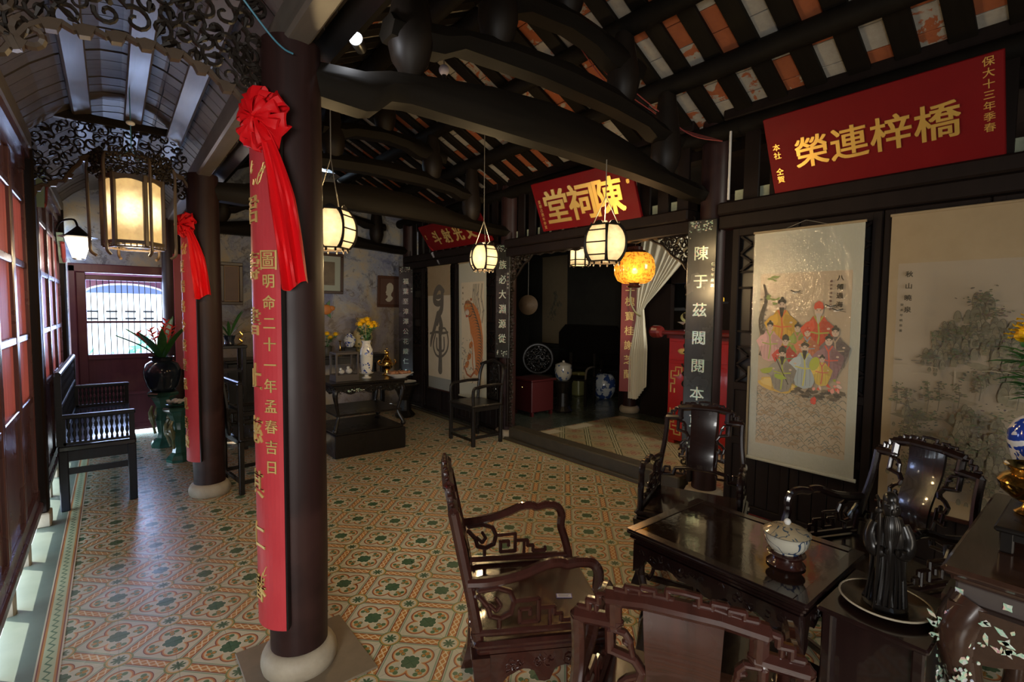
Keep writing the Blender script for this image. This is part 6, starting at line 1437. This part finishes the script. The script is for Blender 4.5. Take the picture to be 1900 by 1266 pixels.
for k in range(24):
    f = k / 23; u = .50 + .42 * math.sin(f * 2.5); v = .76 - f * .64
    P.stroke([q(u - .16, v + .035), q(u - .05, v + .03), q(u + .04, v - .01)], [.003, .018, .004], INK); P.stroke([q(u - .22, v - .01), q(u - .12, v + .005)], [.001, .005], INK)
for k in range(7): P.stroke([q(.20 + k * .035, .835 - .008 * abs(k - 3)), q(.24 + k * .026, .79)], .008, INK)
for u, v in ((.44, .38), (.36, .26), (.26, .18)): P.ell(*q(u, v), .06, .035, org, .8, 12, .1)
for k in range(7): P.stroke([q(.22 + .035 * k, .20 + .033 * k), q(.30 + .035 * k, .17 + .033 * k)], .007, INK)
P.stroke([q(.6, .12), q(.42, .06), (q(.25, .08)), q(.12, .16)], .03, dko)
for i, ch_ in enumerate('虎嘯山林'): P.text(ch_, *q(.08, .95 - i * .055), .03, INK, .0006)
P.build('tiger_painting', t, world=False)
# ------------------------------------------------------------------ pictures on the blue wall
def picture(x0, x1, z0, z1, label, fcol, mw, matc, pic, y=7.592, rot=0., face=None):
    t = thing('framed_picture', label, 'picture', ((x0 + x1) / 2, y, z0)); w, h = x1 - x0, z1 - z0; f = MB(); F = frame((-w / 2, 0, 0), (1, 0, 0), (0, -.05, 1))
    f.M = F
    for a in ((0, w, 0, .045), (0, w, h - .045, h), (0, .045, .045, h - .045), (w - .045, w, .045, h - .045)): f.box(a[0], a[1], a[2], a[3], 0, .028, b=.006)
    f.build('frame', fcol, t); f = MB(); f.M = F; f.box(.04, w - .04, .04, h - .04, .004, .010); f.build('mat_board', matc, t)
    f = MB(); f.M = F; f.box(.045 + mw, w - .045 - mw, .045 + mw, h - .045 - mw, .010, .0115); f.build('print', pic, t)
    return t, F, w, h
dk = mat('dark_brown_frame', (.045, .018, .012), rough=.3)
picture(1.13, 1.40, 1.60, 2.17, 'dark-framed brown picture on the blue wall left of the front couplet board', dk, .012, mat('pale_picture_mat', (.40, .28, .18), rough=.7), mat('brown_print', fn=lambda: dict(color=cmix(noise(coords(), 7, 4), (.05, .022, .016), (.17, .06, .04))), rough=.4))
picture(2.28, 2.78, 1.79, 2.40, 'framed photograph with a wide pale mat, half hidden by the lantern', dk, .085, mat('pale_green_mat', (.42, .46, .38), rough=.7), mat('sepia_print', fn=lambda: dict(color=cmix(noise(coords(), 9, 4), (.06, .045, .03), (.26, .19, .12))), rough=.4))
t, F, w, h = picture(3.33, 3.73, 1.60, 2.11, 'brown framed picture with a white profile silhouette on the blue wall', mat('brown_frame', (.11, .05, .032), rough=.35), .0, mat('brown_mat', (.13, .068, .048), rough=.7), mat('brown_ground', (.12, .062, .045), rough=.7))
P = Paint(F @ Matrix.Translation((0, 0, .012))); sc = .30
P.poly([(w / 2 + (a - .5) * sc, h / 2 + (b - .5) * sc * 1.15) for a, b in ((.30, .12), (.42, .22), (.44, .30), (.36, .33), (.33, .38), (.35, .42), (.30, .46), (.34, .52), (.36, .62), (.35, .75), (.42, .86), (.52, .92), (.64, .90), (.74, .80), (.76, .66), (.72, .52), (.64, .42), (.62, .32), (.74, .22), (.70, .12), (.56, .02), (.42, .02))], (.62, .60, .50)); P.build('silhouette', t, world=False)
t = thing('security_camera', 'small white dome security camera under the beam on the back wall', 'camera', (3.38, 7.50, 2.515)); MB().lathe([(.05, .05), (.055, .03), (.04, 0), (.0, -.005)], 18).build('housing', M_['white_glaze'], t, smooth=True); MB().ball((-.008, -.035, .012), .026, 10, 8).build('lens', M_['black'], t, smooth=True)
# dark red board beside the gate
t = thing('hanging_board', 'dark red vertical board with dark characters beside the gate', 'board', (.74, 7.22, .80)); F = frame((0, 0, 0), (1, 0, 0), (0, 0, 1)); b = MB(); b.M = F; b.box(-.15, .15, 0, 1.40, -.012, .012, b=.004); b.build('board', mat('crimson_lacquer', (.26, .008, .03), rough=.4), t)
glyphs('dark_character', '百事如意興隆', t, F @ Matrix.Translation((0.04, 1.22, .0125)), .13, mat('dark_green_paint', (.02, .035, .03), rough=.5), .20, .002, .001)
# ------------------------------------------------------------------ lanterns
def cords(t, zt, pts, zn=.0, m=None, ct=(0, 0)):
    """rods from the rim points up to a knot, then one cord up to zt (all local)"""
    q = MB()
    for p in pts: q.tube([p, (ct[0], ct[1], zn)], .0028, 5)
    q.tube([(ct[0], ct[1], zn - .01), (ct[0], ct[1], zt)], .0035, 5); q.build('hanging_cord', m or M_['wire'], t)
def barrel_lantern(label, loc, rz, zt, sc=1., zn=.36):
    t = thing('hanging_lantern', label, 'lantern', loc, rz, 'barrel-shaped hanging lanterns in the hall'); n = 6; R0 = .138 * sc; Hh = .108 * sc
    prof = [(R0 * (1 - .30 * abs(f) ** 2.4), Hh * f) for f in [-1 + 2 * i / 12 for i in range(13)]]
    fr = MB()
    cor = [2 * PI * (k + .5) / n for k in range(n)]
    for a in cor: fr.tube([(r * math.cos(a), r * math.sin(a), z) for r, z in prof], .0068 * sc, 6)
    for zi in (0, 12): r, z = prof[zi]; fr.tube([(r * math.cos(a), r * math.sin(a), z) for a in cor], .0062 * sc, 5, closed=True)
    for k in range(0, n, 1):
        a, b = cor[k], cor[(k + 1) % n]
        if k % 2 == 0:
            for zi in (2, 6, 10): r, z = prof[zi]; fr.tube([(r * math.cos(a), r * math.sin(a), z), (r * math.cos(b), r * math.sin(b), z)], .0042 * sc, 5)
        else:             # oval pane: thicker curved surround
            r, z = prof[6]; A = Vector((r * math.cos(a), r * math.sin(a), 0)); B = Vector((r * math.cos(b), r * math.sin(b), 0)); M_0 = (A + B) / 2; d = (B - A) / 2
            for s in (-1, 1): fr.tube([tuple(M_0 * (prof[i][0] / r) + d * s * (.98 * math.sqrt(max(0, 1 - ((i - 6) / 7.0) ** 2))) + Vector((0, 0, prof[i][1]))) for i in range(13)], .0055 * sc, 5)
        m_ = (a + b) / 2; r, z = prof[0]
        for aa in (a + .25, b - .25): fr.lathe([(.003, -.022 * sc), (.007 * sc, -.012 * sc), (.004, 0)], 6, Matrix.Translation((r * .93 * math.cos(aa), r * .93 * math.sin(aa), z)))
        fr.prism([(-.03 * sc, 0), (-.018 * sc, .018 * sc), (0, .024 * sc), (.018 * sc, .018 * sc), (.03 * sc, 0)], .006, frame((prof[12][0] * .87 * math.cos(m_), prof[12][0] * .87 * math.sin(m_), Hh), (-math.sin(m_), math.cos(m_), 0), (0, 0, 1)))
    fr.build('frame', M_['carve'], t)
    for k in range(n):
        a, b = cor[k], cor[(k + 1) % n]; g = MB(); vs = []
        for r, z in prof: r *= .965; vs += [(r * math.cos(a), r * math.sin(a), z), (r * math.cos(b), r * math.sin(b), z)]
        g.add(vs, [(2 * i, 2 * i + 1, 2 * i + 3, 2 * i + 2) for i in range(12)]); g.build('glass_pane', M_['glass_warm'], t)
    MB().lathe([(prof[0][0] * .9, -Hh), (.01, -Hh)], 6, cap=False).build('base_plate', M_['carve'], t); MB().lathe([(.03 * sc, Hh), (.012 * sc, Hh + .03 * sc)], 10).build('cap', M_['carve'], t)
    cords(t, zt, [(prof[12][0] * .9 * math.cos(a), prof[12][0] * .9 * math.sin(a), Hh) for a in cor[::2]], zn)
    lamp(t, (1, .70, .34), 13, .04, (0, 0, -.19 * sc)); lamp(t, (1, .70, .34), 5.5, .04, (0, 0, .17 * sc)); return t
def lamp(t, col, power, rad, off=(0, 0, 0)):
    l = bpy.data.lights.new('lamp_light', 'POINT'); l.energy = power; l.color = col; l.shadow_soft_size = rad
    o = bpy.data.objects.new('lamp_light', l); COL.objects.link(o); o.parent = t; o.location = off
barrel_lantern('glowing barrel lantern hanging in front of the red plaque with three characters', (2.47, 2.115, 1.99), R(14), .53, 1.06, .30)
barrel_lantern('glowing barrel lantern beside the tiger scroll, on long thin cords', (2.64, 3.68, 2.035), R(-26), 1.54, 1.0, .33)
barrel_lantern('glowing barrel lantern half hidden by the front column', (.985, 2.86, 2.005), R(8), 1.22, 1.0, .40)
# big hexagonal lantern under the porch ceiling
t = thing('hexagonal_lantern', 'large hexagonal lantern with glowing panes and curved side rods under the porch ceiling', 'lantern', (.125, 3.98, 2.15), R(21)); t.scale = (.84, .84, .84); n = 6; R0 = .185; Hh = .235
fr = MB(); cor = [2 * PI * (k + .5) / n for k in range(n)]; P3 = lambda r, a, z: (r * math.cos(a), r * math.sin(a), z)
for a in cor: fr.box(-.013, .013, -.013, .013, -Hh - .03, Hh + .02, Matrix.Translation(P3(R0, a, 0)) @ Matrix.Rotation(a, 4, 'Z'), b=.003)
for k in range(n):
    a, b = cor[k], cor[(k + 1) % n]
    fr.bar(P3(R0, a, -Hh), P3(R0, b, -Hh), .02, .024); fr.bar(P3(R0, a, -Hh - .035), P3(R0, b, -Hh - .035), .012, .012); fr.bar(P3(R0, a, Hh), P3(R0, b, Hh), .02, .03)
    F = frame([(p + q_) / 2 for p, q_ in zip(P3(R0, a, Hh), P3(R0, b, Hh))], (math.cos(b) - math.cos(a), math.sin(b) - math.sin(a), 0), (0, 0, 1))
    fr.prism([(-.09, -.01), (-.09, -.035), (-.05, -.022), (0, -.012), (.05, -.022), (.09, -.035), (.09, -.01)], .012, F)
    for j in range(5): fr.bar(F @ Vector((-.07 + .035 * j, -2 * Hh, 0)), F @ Vector((-.07 + .035 * j, -2 * Hh - .035, 0)), .006)
fr.build('frame', M_['carvelit'], t)
for k in range(n):
    a, b = cor[k], cor[(k + 1) % n]; r = R0 * .97; MB().add([P3(r, a, -Hh), P3(r, b, -Hh), P3(r, b, Hh), P3(r, a, Hh)], [(0, 1, 2, 3)]).build('glass_pane', M_['glass_hex'], t)
for k in range(n):
    a = cor[k]; MB().tube(smooth_path([P3(.20, a, .36), P3(.235, a, .375), P3(.262, a, .33), P3(.265, a, .20), P3(.262, a, -.1), P3(.262, a, -.26), P3(.255, a, -.31), P3(.225, a, -.335)], 4), .0105, 7).build('curved_rod', M_['carvelit'], t, smooth=True)
cr = MB(); random.seed(2)
for k in range(n):
    a = cor[k]; b = cor[(k + 1) % n]; cr.M = frame(P3(.215, (a + b) / 2, .30), (-math.sin((a + b) / 2), math.cos((a + b) / 2), 0), (0, 0, 1)) if k < 5 else frame(P3(.215, a + PI / 6, .30), (-math.sin(a + PI / 6), math.cos(a + PI / 6), 0), (0, 0, 1)); carving(cr, lambda x, y: True, (-.10, .11, -.03, .12), .05, .009, k)
cr.M = Matrix(); cr.build('carved_crown', M_['carve'], t)
tp = MB()
for a in cor: tp.bar(P3(.26, a, .34), P3(.0, a, .36), .014)
tp.build('top_struts', M_['carve'], t); MB().lathe([(R0 * .95, -Hh - .02), (.01, -Hh - .02)], 6, cap=False).build('base_plate', M_['carve'], t)
cords(t, .93, [P3(.15, a, .345) for a in cor[::2]], .47, M_['bluecord']); MB().ball((0, 0, .66), .022, 10, 8, (1.4, 1, .8)).build('pulley', M_['white_glaze'], t, smooth=True)
lamp(t, (1, .74, .40), 6, .05, (0, 0, -.34))
# lanterns inside the opening
t = thing('glowing_round_lantern', 'round orange glass lantern glowing in front of the white curtain', 'lantern', (4.05, 3.08, 2.0))
def _amber():
    m = bpy.data.materials.new('amber_crackled_glass'); m.use_nodes = True; nt = m.node_tree; E.T = nt; b = nt.nodes['Principled BSDF']; v = coords(); P = sep(v)
    n1 = noise(v, 34, 4, .75); d = E.m('SQRT', P[0] * P[0] + P[1] * P[1] + (P[2] - .05) * (P[2] - .05)); c = cmix(soft(n1, .46, .04), (1.0, .40, .03), (.30, .05, .005)); c = cmix(soft(d, .10, .10) , c, (1, .8, .35))
    b.inputs['Base Color'].default_value = (.5, .18, .02, 1); b.inputs['Roughness'].default_value = .15; nt.links.new(c, b.inputs['Emission Color']); nt.links.new(E.m('MULTIPLY_ADD', n1, 1.1, .25).v, b.inputs['Emission Strength']); return m
gb = MB(); gb.lathe([(.115, -.155), (.165, -.13), (.195, -.07), (.20, 0), (.188, .07), (.16, .12), (.13, .14)], 36, cap=False); gb.build('glass_globe', _amber(), t, smooth=True)
MB().lathe([(.12, .14), (.10, .165), (.08, .17), (.075, .20), (.02, .23)], 24).build('cap', M_['rosewood'], t, smooth=True); MB().lathe([(.05, -.20), (.07, -.185), (.045, -.17), (.05, -.155), (.118, -.150)], 20).build('base', M_['rosewood'], t, smooth=True)
MB().ball((-.07, -.10, .06), .045, 10, 8).build('bulb', mat('lit_bulb', (1, .9, .7), emit=((1, .88, .62), 9)), t, smooth=True)
cords(t, 1.05, [(0.02, 0, .2)], .3); lamp(t, (1, .62, .28), 7, .08, (-.28, -.22, -.1))
t = thing('square_lantern', 'small square-barred lantern glowing behind the barrel lantern', 'lantern', (4.42, 4.18, 2.24), R(20)); f = MB()
for k in range(6): a = 2 * PI * k / 6; f.box(-.007, .007, -.007, .007, -.14, .15, Matrix.Translation((.115 * math.cos(a), .115 * math.sin(a), 0)))
for z in (-.12, -.06, .13): f.tube([(.115 * math.cos(2 * PI * k / 6), .115 * math.sin(2 * PI * k / 6), z) for k in range(6)], .006, 5, closed=True)
f.build('frame', M_['carve'], t)
for k in range(6): a, b = 2 * PI * k / 6, 2 * PI * (k + 1) / 6; MB().add([(.108 * math.cos(a), .108 * math.sin(a), -.12), (.108 * math.cos(b), .108 * math.sin(b), -.12), (.108 * math.cos(b), .108 * math.sin(b), .13), (.108 * math.cos(a), .108 * math.sin(a), .13)], [(0, 1, 2, 3)]).build('glass_pane', M_['glass_small'], t)
cords(t, .85, [(.1, 0, .13), (-.1, 0, .13)], .3); lamp(t, (1, .72, .4), 2.5, .04, (0, 0, -.2))
# wall lamp beyond the square post, spotlight, bare bulb
t = thing('wall_lamp', 'white glowing tapered wall lamp above the bench', 'lamp', (-.245, 6.75, 2.18))
MB().lathe([(.055, -.13), (.115, .075)], 8, cap=False).build('glass_shade', M_['shade_glass'], t); MB().lathe([(.125, .07), (.16, .078), (.10, .10), (.03, .17), (.012, .19)], 16).build('cap', M_['black'], t); MB().lathe([(.06, -.135), (.04, -.15)], 8).build('base_cap', M_['black'], t); MB().tube(smooth_path([(0, 0, .18), (-.03, .05, .26), (-.13, .10, .24), (-.17, .12, .16)], 5), .010, 7).build('arm', M_['black'], t)
lamp(t, (1, .88, .72), 4, .05, (0, 0, -.2))
t = thing('spotlight', 'small lit round spotlight high on the beam', 'spotlight', (.893, 2.24, 2.765)); sp = MB(); sp.M = frame((0, 0, 0), rt, (0, .05, 1)); sp.lathe([(.012, -.09), (.026, -.07), (.030, .0), (.032, .01)], 16); sp.build('housing', M_['black'], t, smooth=True)
sp = MB(); sp.M = frame((0, 0, 0), rt, (0, .05, 1)); sp.lathe([(.029, .0105), (.001, .016)], 16, cap=False); sp.build('lit_face', mat('cool_white_lamp', (1, 1, 1), emit=((.9, .92, 1), 12)), t); lamp(t, (.9, .93, 1), 2.0, .02, (-.04, -.08, -.02))
t = thing('light_bulb', 'unlit round bulb on a bare holder under the roof', 'bulb', (1.70, 2.82, 3.09)); MB().ball((0, 0, 0), .034, 14, 10).build('glass', mat('opal_bulb_glass', (.6, .56, .66), rough=.2), t, smooth=True); MB().lathe([(.014, -.03), (.016, -.06), (.02, -.075)], 10).build('holder', M_['black'], t); MB().tube([(0, 0, .03), (.05, .1, .3)], .004, 5).build('cord', M_['wire'], t)
t = thing('blue_cord', 'thin blue cord running from the carved arch to the front column', 'cord', (.5, 2.0, 2.5)); MB().tube(smooth_path([(-.30, -.0, .35), (-.16, .0, .19), (-.03, .03, .07), (.03, .05, .035), (.07, .06, .03)], 5), .0035, 6).build('cord', M_['bluecord'], t)
# ------------------------------------------------------------------ inner room
t = thing('curtain', 'cream curtain drawn aside and tied, in the inner doorway', 'curtain', (6.15, 4.2, 0)); cm = mat('cream_satin', fn=lambda: dict(color=cmix(noise(coords(), 4), (.64, .60, .46), (.76, .73, .58))), rough=.42, sheen=.3)
def cur(u, v):         # u across folds, v from top (0) to tie (.55) to hem (1)
    fold = .030 * math.sin(u * 52 + math.sin(u * 9) * 2) * (1 - .4 * abs(v - .5))
    yt0, yt1 = 4.56, 3.58; tie = .46
    if v < tie:
        f = v / tie; f2 = f ** 1.6; ya = yt0 + (u ** 1.0) * (yt1 - yt0); yb = 4.62 - .13 * u; y = ya + (yb - ya) * f2; z = 2.66 - (2.66 - (1.52 + .18 * u - .06)) * f * (1 - .22 * u * (1 - f))
        x = fold * (1 - .7 * f) - .05 * math.sin(f * PI)
    else:
        f = (v - tie) / (1 - tie); ya = 4.62 - .13 * u; yb = 4.74 - .32 * u; y = ya + (yb - ya) * min(1, f * 2) ; z = 1.52 + .18 * u - .06 - (1.52 + .18 * u - .06 - (.24 + .22 * (u > .5) * (u - .5) * 2)) * f; x = fold * (.3 + .7 * min(1, f * 2))
    return (x, y - 4.2, z)
MB().sheet(cur, 120, 36).build('cloth', cm, t, smooth=True); MB().tube(smooth_path([(-.02, .52, 1.95), (-.05, .50, 1.72), (-.04, .40, 1.55), (-.05, .30, 1.50)], 5), .012, 8).build('tie_back', mat('straw_cord', (.40, .36, .18), rough=.6), t, smooth=True)
# dark walls around the inner doorway, widened to make the space beyond read black
wi = MB(); wi.box(6.3, 6.4, 4.95, 5.05, 0, 3.1).box(6.3, 6.42, 3.7, 4.9, 1.98, 3.1).box(6.3, 6.4, -1.8, 3.76, 0, 3.1).box(6.3, 6.4, 4.14, 4.62, 0, 3.1); wi.build('wall_inner_blackout', M_['panelwood'], kind='structure')
def flatboard(o, xdir, w, h, label, chars, size, m, gm_):
    t = thing('couplet_board', label, 'couplet', o); F = frame((0, 0, 0), xdir, (0, 0, 1)); b = MB(); b.M = F; b.box(-w / 2, w / 2, 0, h, -.01, .01, b=.003); b.build('board', m, t); glyphs('gold_character', chars, t, F @ Matrix.Translation((0, h - .15, .0105)), size, gm_, (h - .2) / len(chars), .002, .001)
flatboard((6.14, 4.74, .34), (.55, -.83, 0), .26, 1.98, 'red couplet board with gold characters on the inner column left of the curtain', '七王槐寶桂謝芝蘭', .15, mat('inner_red_lacquer', (.24, .018, .012), rough=.45), M_['goldpaint'])
def red_cabinet():
    t = thing('red_cabinet', 'tall red lacquered altar cabinet with gold key-fret corners behind the carved frame', 'cabinet', (5.62, 2.98, 0), R(0)); m = mat('cabinet_red_lacquer', (.36, .008, .006), rough=.3, coat=.3)
    MB().box(-.45, .45, -.42, .42, .04, 1.26, b=.008).build('body', m, t); MB().box(-.56, .5, -.50, .58, 1.30, 1.345, b=.012).box(-.47, .47, -.44, .44, 1.255, 1.30).build('top', mat('dark_red_top', (.12, .012, .010), rough=.3), t)
    d = MB().box(-.462, -.45, -.40, .40, 1.00, 1.22, b=.004).build('drawer', m, t); MB().ball((-.475, .22, 1.11), .05, 12, 8, (.25, 1.3, .7)).ball((-.478, .16, 1.12), .02, 8, 6).build('carved_pull', M_['goldpaint'], d, smooth=True)
    d = MB().box(-.462, -.45, -.40, .40, .08, .96, b=.004).build('door', m, t); f = MB()
    for s in (0, 1):
        f = MB(); g = lambda P: f.fret([(-.466, .37 - a, (.92 - b) if s == 0 else (.12 + b)) for a, b in P], .014, .006, up=(1, 0, 0))
        g([(.0, .30), (.0, .20), (.05, .20), (.05, .14), (.0, .14), (.0, .05), (.06, .05), (.06, 0), (.14, 0), (.14, .06), (.20, .06), (.20, .0), (.28, .0)]); g([(.05, .26), (.05, .30)]); g([(.10, .04), (.10, .10), (.04, .10)]); f.build('key_fret', M_['goldpaint'], d)
    MB().box(-.44, -.36, -.40, -.32, 0, .05).box(-.44, -.36, .32, .40, 0, .05).build('foot', m, t)
    MB().lathe([(.06, -.07), (.075, -.04), (.075, .04), (.06, .07)], 14, Matrix.Translation((-.56, .52, 1.33)) @ Matrix.Rotation(PI / 2, 4, 'X')).build('scroll_end', mat('dark_red_top'), t)
red_cabinet()
t = thing('offering_stand', 'footed dish of fruit and sweets on the red cabinet', 'dish', (5.30, 3.20, 1.3455)); MB().lathe([(.08, 0), (.05, .03), (.05, .05), (.15, .10), (.155, .105), (.05, .08)], 24, cap=False).build('dish', M_['white_glaze'], t, smooth=True); q = MB(); random.seed(1)
pm = mat('pale_green_pomelo', (.50, .55, .28), rough=.5); MB().ball((0, 0, .16), .10, 14, 10, (1.2, 1.2, .75), .04).build('sweets', pm, t, smooth=True)
t = thing('offering_tray', 'round tray of red, green and yellow packets beside the footed dish', 'tray', (5.44, 3.02, 1.3455)); MB().lathe([(.02, 0), (.02, .30), (.17, .32), (.175, .34), (.17, .345), (.05, .33)], 20).lathe([(.1, 0), (.1, .015), (.0, .02)], 16).build('tray', M_['black'], t, smooth=True)
for k, (c, x, y, z) in enumerate(((0, -.08, .07, .37), (1, -.02, .10, .37), (0, .05, .05, .38), (2, .08, -.05, .37), (0, -.1, -.05, .37), (1, -.05, .02, .43), (1, .03, -.02, .43), (2, -.02, .0, .47), (0, -.03, .02, .52), (3, -.06, .06, .50))):
    o = MB().cbox((0, 0, 0), (.07, .07, .055), .006).build('packet', (mat('red_foil', (.65, .03, .02), rough=.25), mat('green_foil', (.04, .35, .08), rough=.25), mat('yellow_foil', (.75, .45, .05), rough=.25), M_['white_glaze'])[c], None)
    tag(o, None, 'packet', 'packets on the offering tray'); o['label'] = ('red foil packet at the left rim of the offering tray', 'green foil packet behind the lowest red one on the offering tray', 'red foil packet in the middle of the lowest tray row', 'yellow foil packet at the right rim of the offering tray', 'red foil packet at the near rim of the offering tray', 'lower green foil packet of the second tray row', 'upper green foil packet of the second tray row', 'yellow foil packet high on the pile of the offering tray', 'red foil packet topmost on the offering tray', 'white packet beside the topmost red one on the offering tray')[k]; o.location = (5.44 + x, 3.02 + y, 1.3455 + z); o.rotation_euler.z = k
# bright blue-lit opening far behind the curtain
t = thing('window_1', None, None, (8.6, 5.12, 1.2), kind='structure'); MB().box(.0, .02, -.5, .75, -.2, .95).build('pane', mat('blue_lit_window', (.1, .2, .7), emit=((.10, .22, .95), .9)), t); MB().box(-.03, 0, -.5, -.45, -.2, 1.25).box(-.03, 0, .7, .75, -.2, 1.25).box(-.03, 0, -.5, .75, 1.2, 1.25).build('window_frame', M_['panelwood'], t)
t = thing('shelf_cupboard', 'pale lit cupboard in front of the blue window at the far end', 'cupboard', (8.3, 5.28, 0)); MB().box(-.15, .15, -.32, .30, .0, 1.60, b=.01).build('body', mat('cream_paint_self_lit', (.62, .42, .18), rough=.6, emit=((.9, .55, .2), .35)), t); MB().box(-.18, .17, -.36, .34, 1.60, 1.66, b=.01).build('cornice', M_['white_glaze'], t)  # cupboard body glows slightly by itself to look lit
t = thing('altar_lamp', 'small bright white lamp beside the pale cupboard', 'lamp', (8.25, 4.86, 1.0)); MB().ball((0, 0, .62), .05, 10, 8).build('globe', mat('white_lamp_globe', (1, 1, 1), emit=((1, .97, .9), 9)), t, smooth=True); MB().lathe([(.06, -1), (.06, -.98), (.012, -.96), (.012, .58)], 10).build('stem', M_['black'], t)
# back-left of the inner room
wp = MB().box(8.15, 8.25, 4.95, 9.4, 0, 3.1); wp.build('wall_inner_left', M_['innerplaster'], kind='structure')
t, F, w, h = scroll(8.86, 8.02, .80, 2.85, 'dim ink landscape scroll on the inner room wall', M_['silktan'], x=8.12); landscape(F, .03, .3, w - .06, h - .7, 12, '', '', dens=.5).build('landscape_painting', t, world=False)
t = thing('dark_settee', 'dark carved settee against the inner room wall', 'settee', (7.55, 7.1, 0)); m = M_['lacquer']
MB().box(-.35, .35, -.9, .9, .42, .48, b=.01).build('seat', m, t); MB().prism([(-.9, .48), (.9, .48), (.9, 1.1), (.7, 1.28), (-.7, 1.28), (-.9, 1.1)], .06, frame((.32, 0, 0), (0, 1, 0), (0, 0, 1))).build('back', m, t)
for sy in (-1, 1):
    MB().box(-.33, .33, .88 * sy - .03, .88 * sy + .03, .68, .74).box(-.33, -.27, .88 * sy - .03, .88 * sy + .03, .48, .7).build('arm', m, t)
    for sx in (-1, 1): MB().box(.3 * sx - .04, .3 * sx + .04, .84 * sy - .04, .84 * sy + .04, 0, .43).build('leg', m, t)
t = thing('red_chest', 'low dark red chest with a brass ring at the left of the inner room', 'chest', (4.98, 5.62, 0)); MB().box(-.22, .22, -.22, .22, .06, .52, b=.01).build('body', mat('dull_red_lacquer', (.055, .006, .007), rough=.4), t); MB().box(-.25, .25, -.25, .25, .52, .55, b=.006).build('top', mat('dull_red_lacquer'), t)
for sx in (-1, 1):
    for sy in (-1, 1): MB().box(.19 * sx - .02, .19 * sx + .02, .19 * sy - .02, .19 * sy + .02, 0, .07).build('foot', mat('dull_red_lacquer'), t)
MB().ball((-.225, .0, .42), .012, 8, 6).build('knob', M_['brass'], t)
t = thing('lidded_pot', 'large white lidded porcelain pot beside the red chest', 'pot', (5.42, 5.42, .50)); MB().lathe([(.08, 0), (.11, .03), (.135, .10), (.135, .17), (.125, .22), (.128, .235), (.10, .255), (.04, .27), (.018, .28), (.02, .30), (.0, .31)], 28).build('body', M_['porcelain2'] if 'porcelain2' in M_ else mat('white_pot_blue_patches', fn=lambda: dict(color=cmix(soft(noise(coords(), 9, 3), .42, .03), (.4, .4, .36), (.04, .08, .2))), rough=.15), t, smooth=True)
t = thing('pot_stand', 'black stool under the large white lidded pot', 'stool', (5.42, 5.42, 0)); MB().lathe([(.13, 0), (.15, .03), (.10, .1), (.09, .3), (.14, .46), (.16, .495), (0, .4995)], 16).build('body', m, t)
t = thing('drum_stool', 'blue-and-white porcelain drum stool in the dim inner room', 'stool', (6.95, 5.9, 0)); MB().lathe([(.13, 0), (.16, .04), (.205, .14), (.215, .23), (.20, .33), (.15, .42), (.12, .44), (0, .445)], 28).build('body', mat('blue_white_drum_glaze', fn=lambda: dict(color=cmix(soft(noise(coords(), 9, 3), .5, .03), (.45, .5, .55), (.03, .06, .2))), rough=.15), t, smooth=True)
t = thing('garden_jar', 'yellow-green square ceramic seat beside the drum stool', 'stool', (6.75, 6.35, 0)); MB().box(-.10, .10, -.10, .10, 0, .44, b=.02).build('body', mat('yellow_green_glaze', (.28, .27, .10), rough=.25), t)
t = thing('round_back_chair', 'black carved chair with a round back behind the lidded pot', 'chair', (5.6, 6.2, 0), R(230)); MB().lathe([(.24, .44), (.25, .47), (0, .475)], 20).build('seat', m, t); MB().tube([(-.22 , .25 * math.cos(a), .74 + .25 * math.sin(a)) for a in [2 * PI * i / 24 for i in range(24)]], .03, 8, closed=True).build('back', m, t, smooth=True)
c = MB(); c.M = frame((-.22, 0, .74), (0, 1, 0), (0, 0, 1)); carving(c, lambda x, y: x * x + y * y < .045, (-.2, .22, -.2, .22), .07, .012, 6); c.build('openwork', m, t)
for k in range(4): a = k * PI / 2 + .78; MB().tube([(.2 * math.cos(a), .2 * math.sin(a), .45), (.23 * math.cos(a), .23 * math.sin(a), 0)], .022, 8).build('leg', m, t)
t = thing('inner_armchair', 'pale-edged dark armchair beyond the lidded pot', 'chair', (6.1, 5.75, 0), R(200)); MB().box(-.22, .22, -.25, .25, .42, .46, b=.01).build('seat', m, t)
for sx in (-1, 1):
    for sy in (-1, 1): MB().box(.19 * sx - .02, .19 * sx + .02, .22 * sy - .02, .22 * sy + .02, 0, .43 if sx > 0 else .85).build('leg', m, t)
for sy in (-1, 1): MB().tube(smooth_path([(-.2, .22 * sy, .62), (.05, .24 * sy, .64), (.19, .23 * sy, .60), (.2, .22 * sy, .45)], 4), .018, 7).build('arm', mat('worn_edge_wood', (.10, .085, .06), rough=.4), t, smooth=True)
t = thing('woven_hat', 'round brown woven hat hanging in the dim inner room left of the opening', 'hat', (5.2, 6.02, 1.66)); MB().lathe([(.155, -.01), (.16, 0), (.10, .05), (.04, .08), (0, .085)], 28, frame((0, 0, 0), (.55, -.83, 0), (0, 0, 1)) @ Matrix.Rotation(.0, 4, 'X')).build('brim', mat('woven_straw', fn=lambda: dict(color=cmix(noise(coords(), 40), (.05, .028, .012), (.10, .06, .028))), rough=.7), t, smooth=True); MB().tube([(0, 0, .1), (0, 0, 1.44)], .003, 5).build('cord', M_['wire'], t)
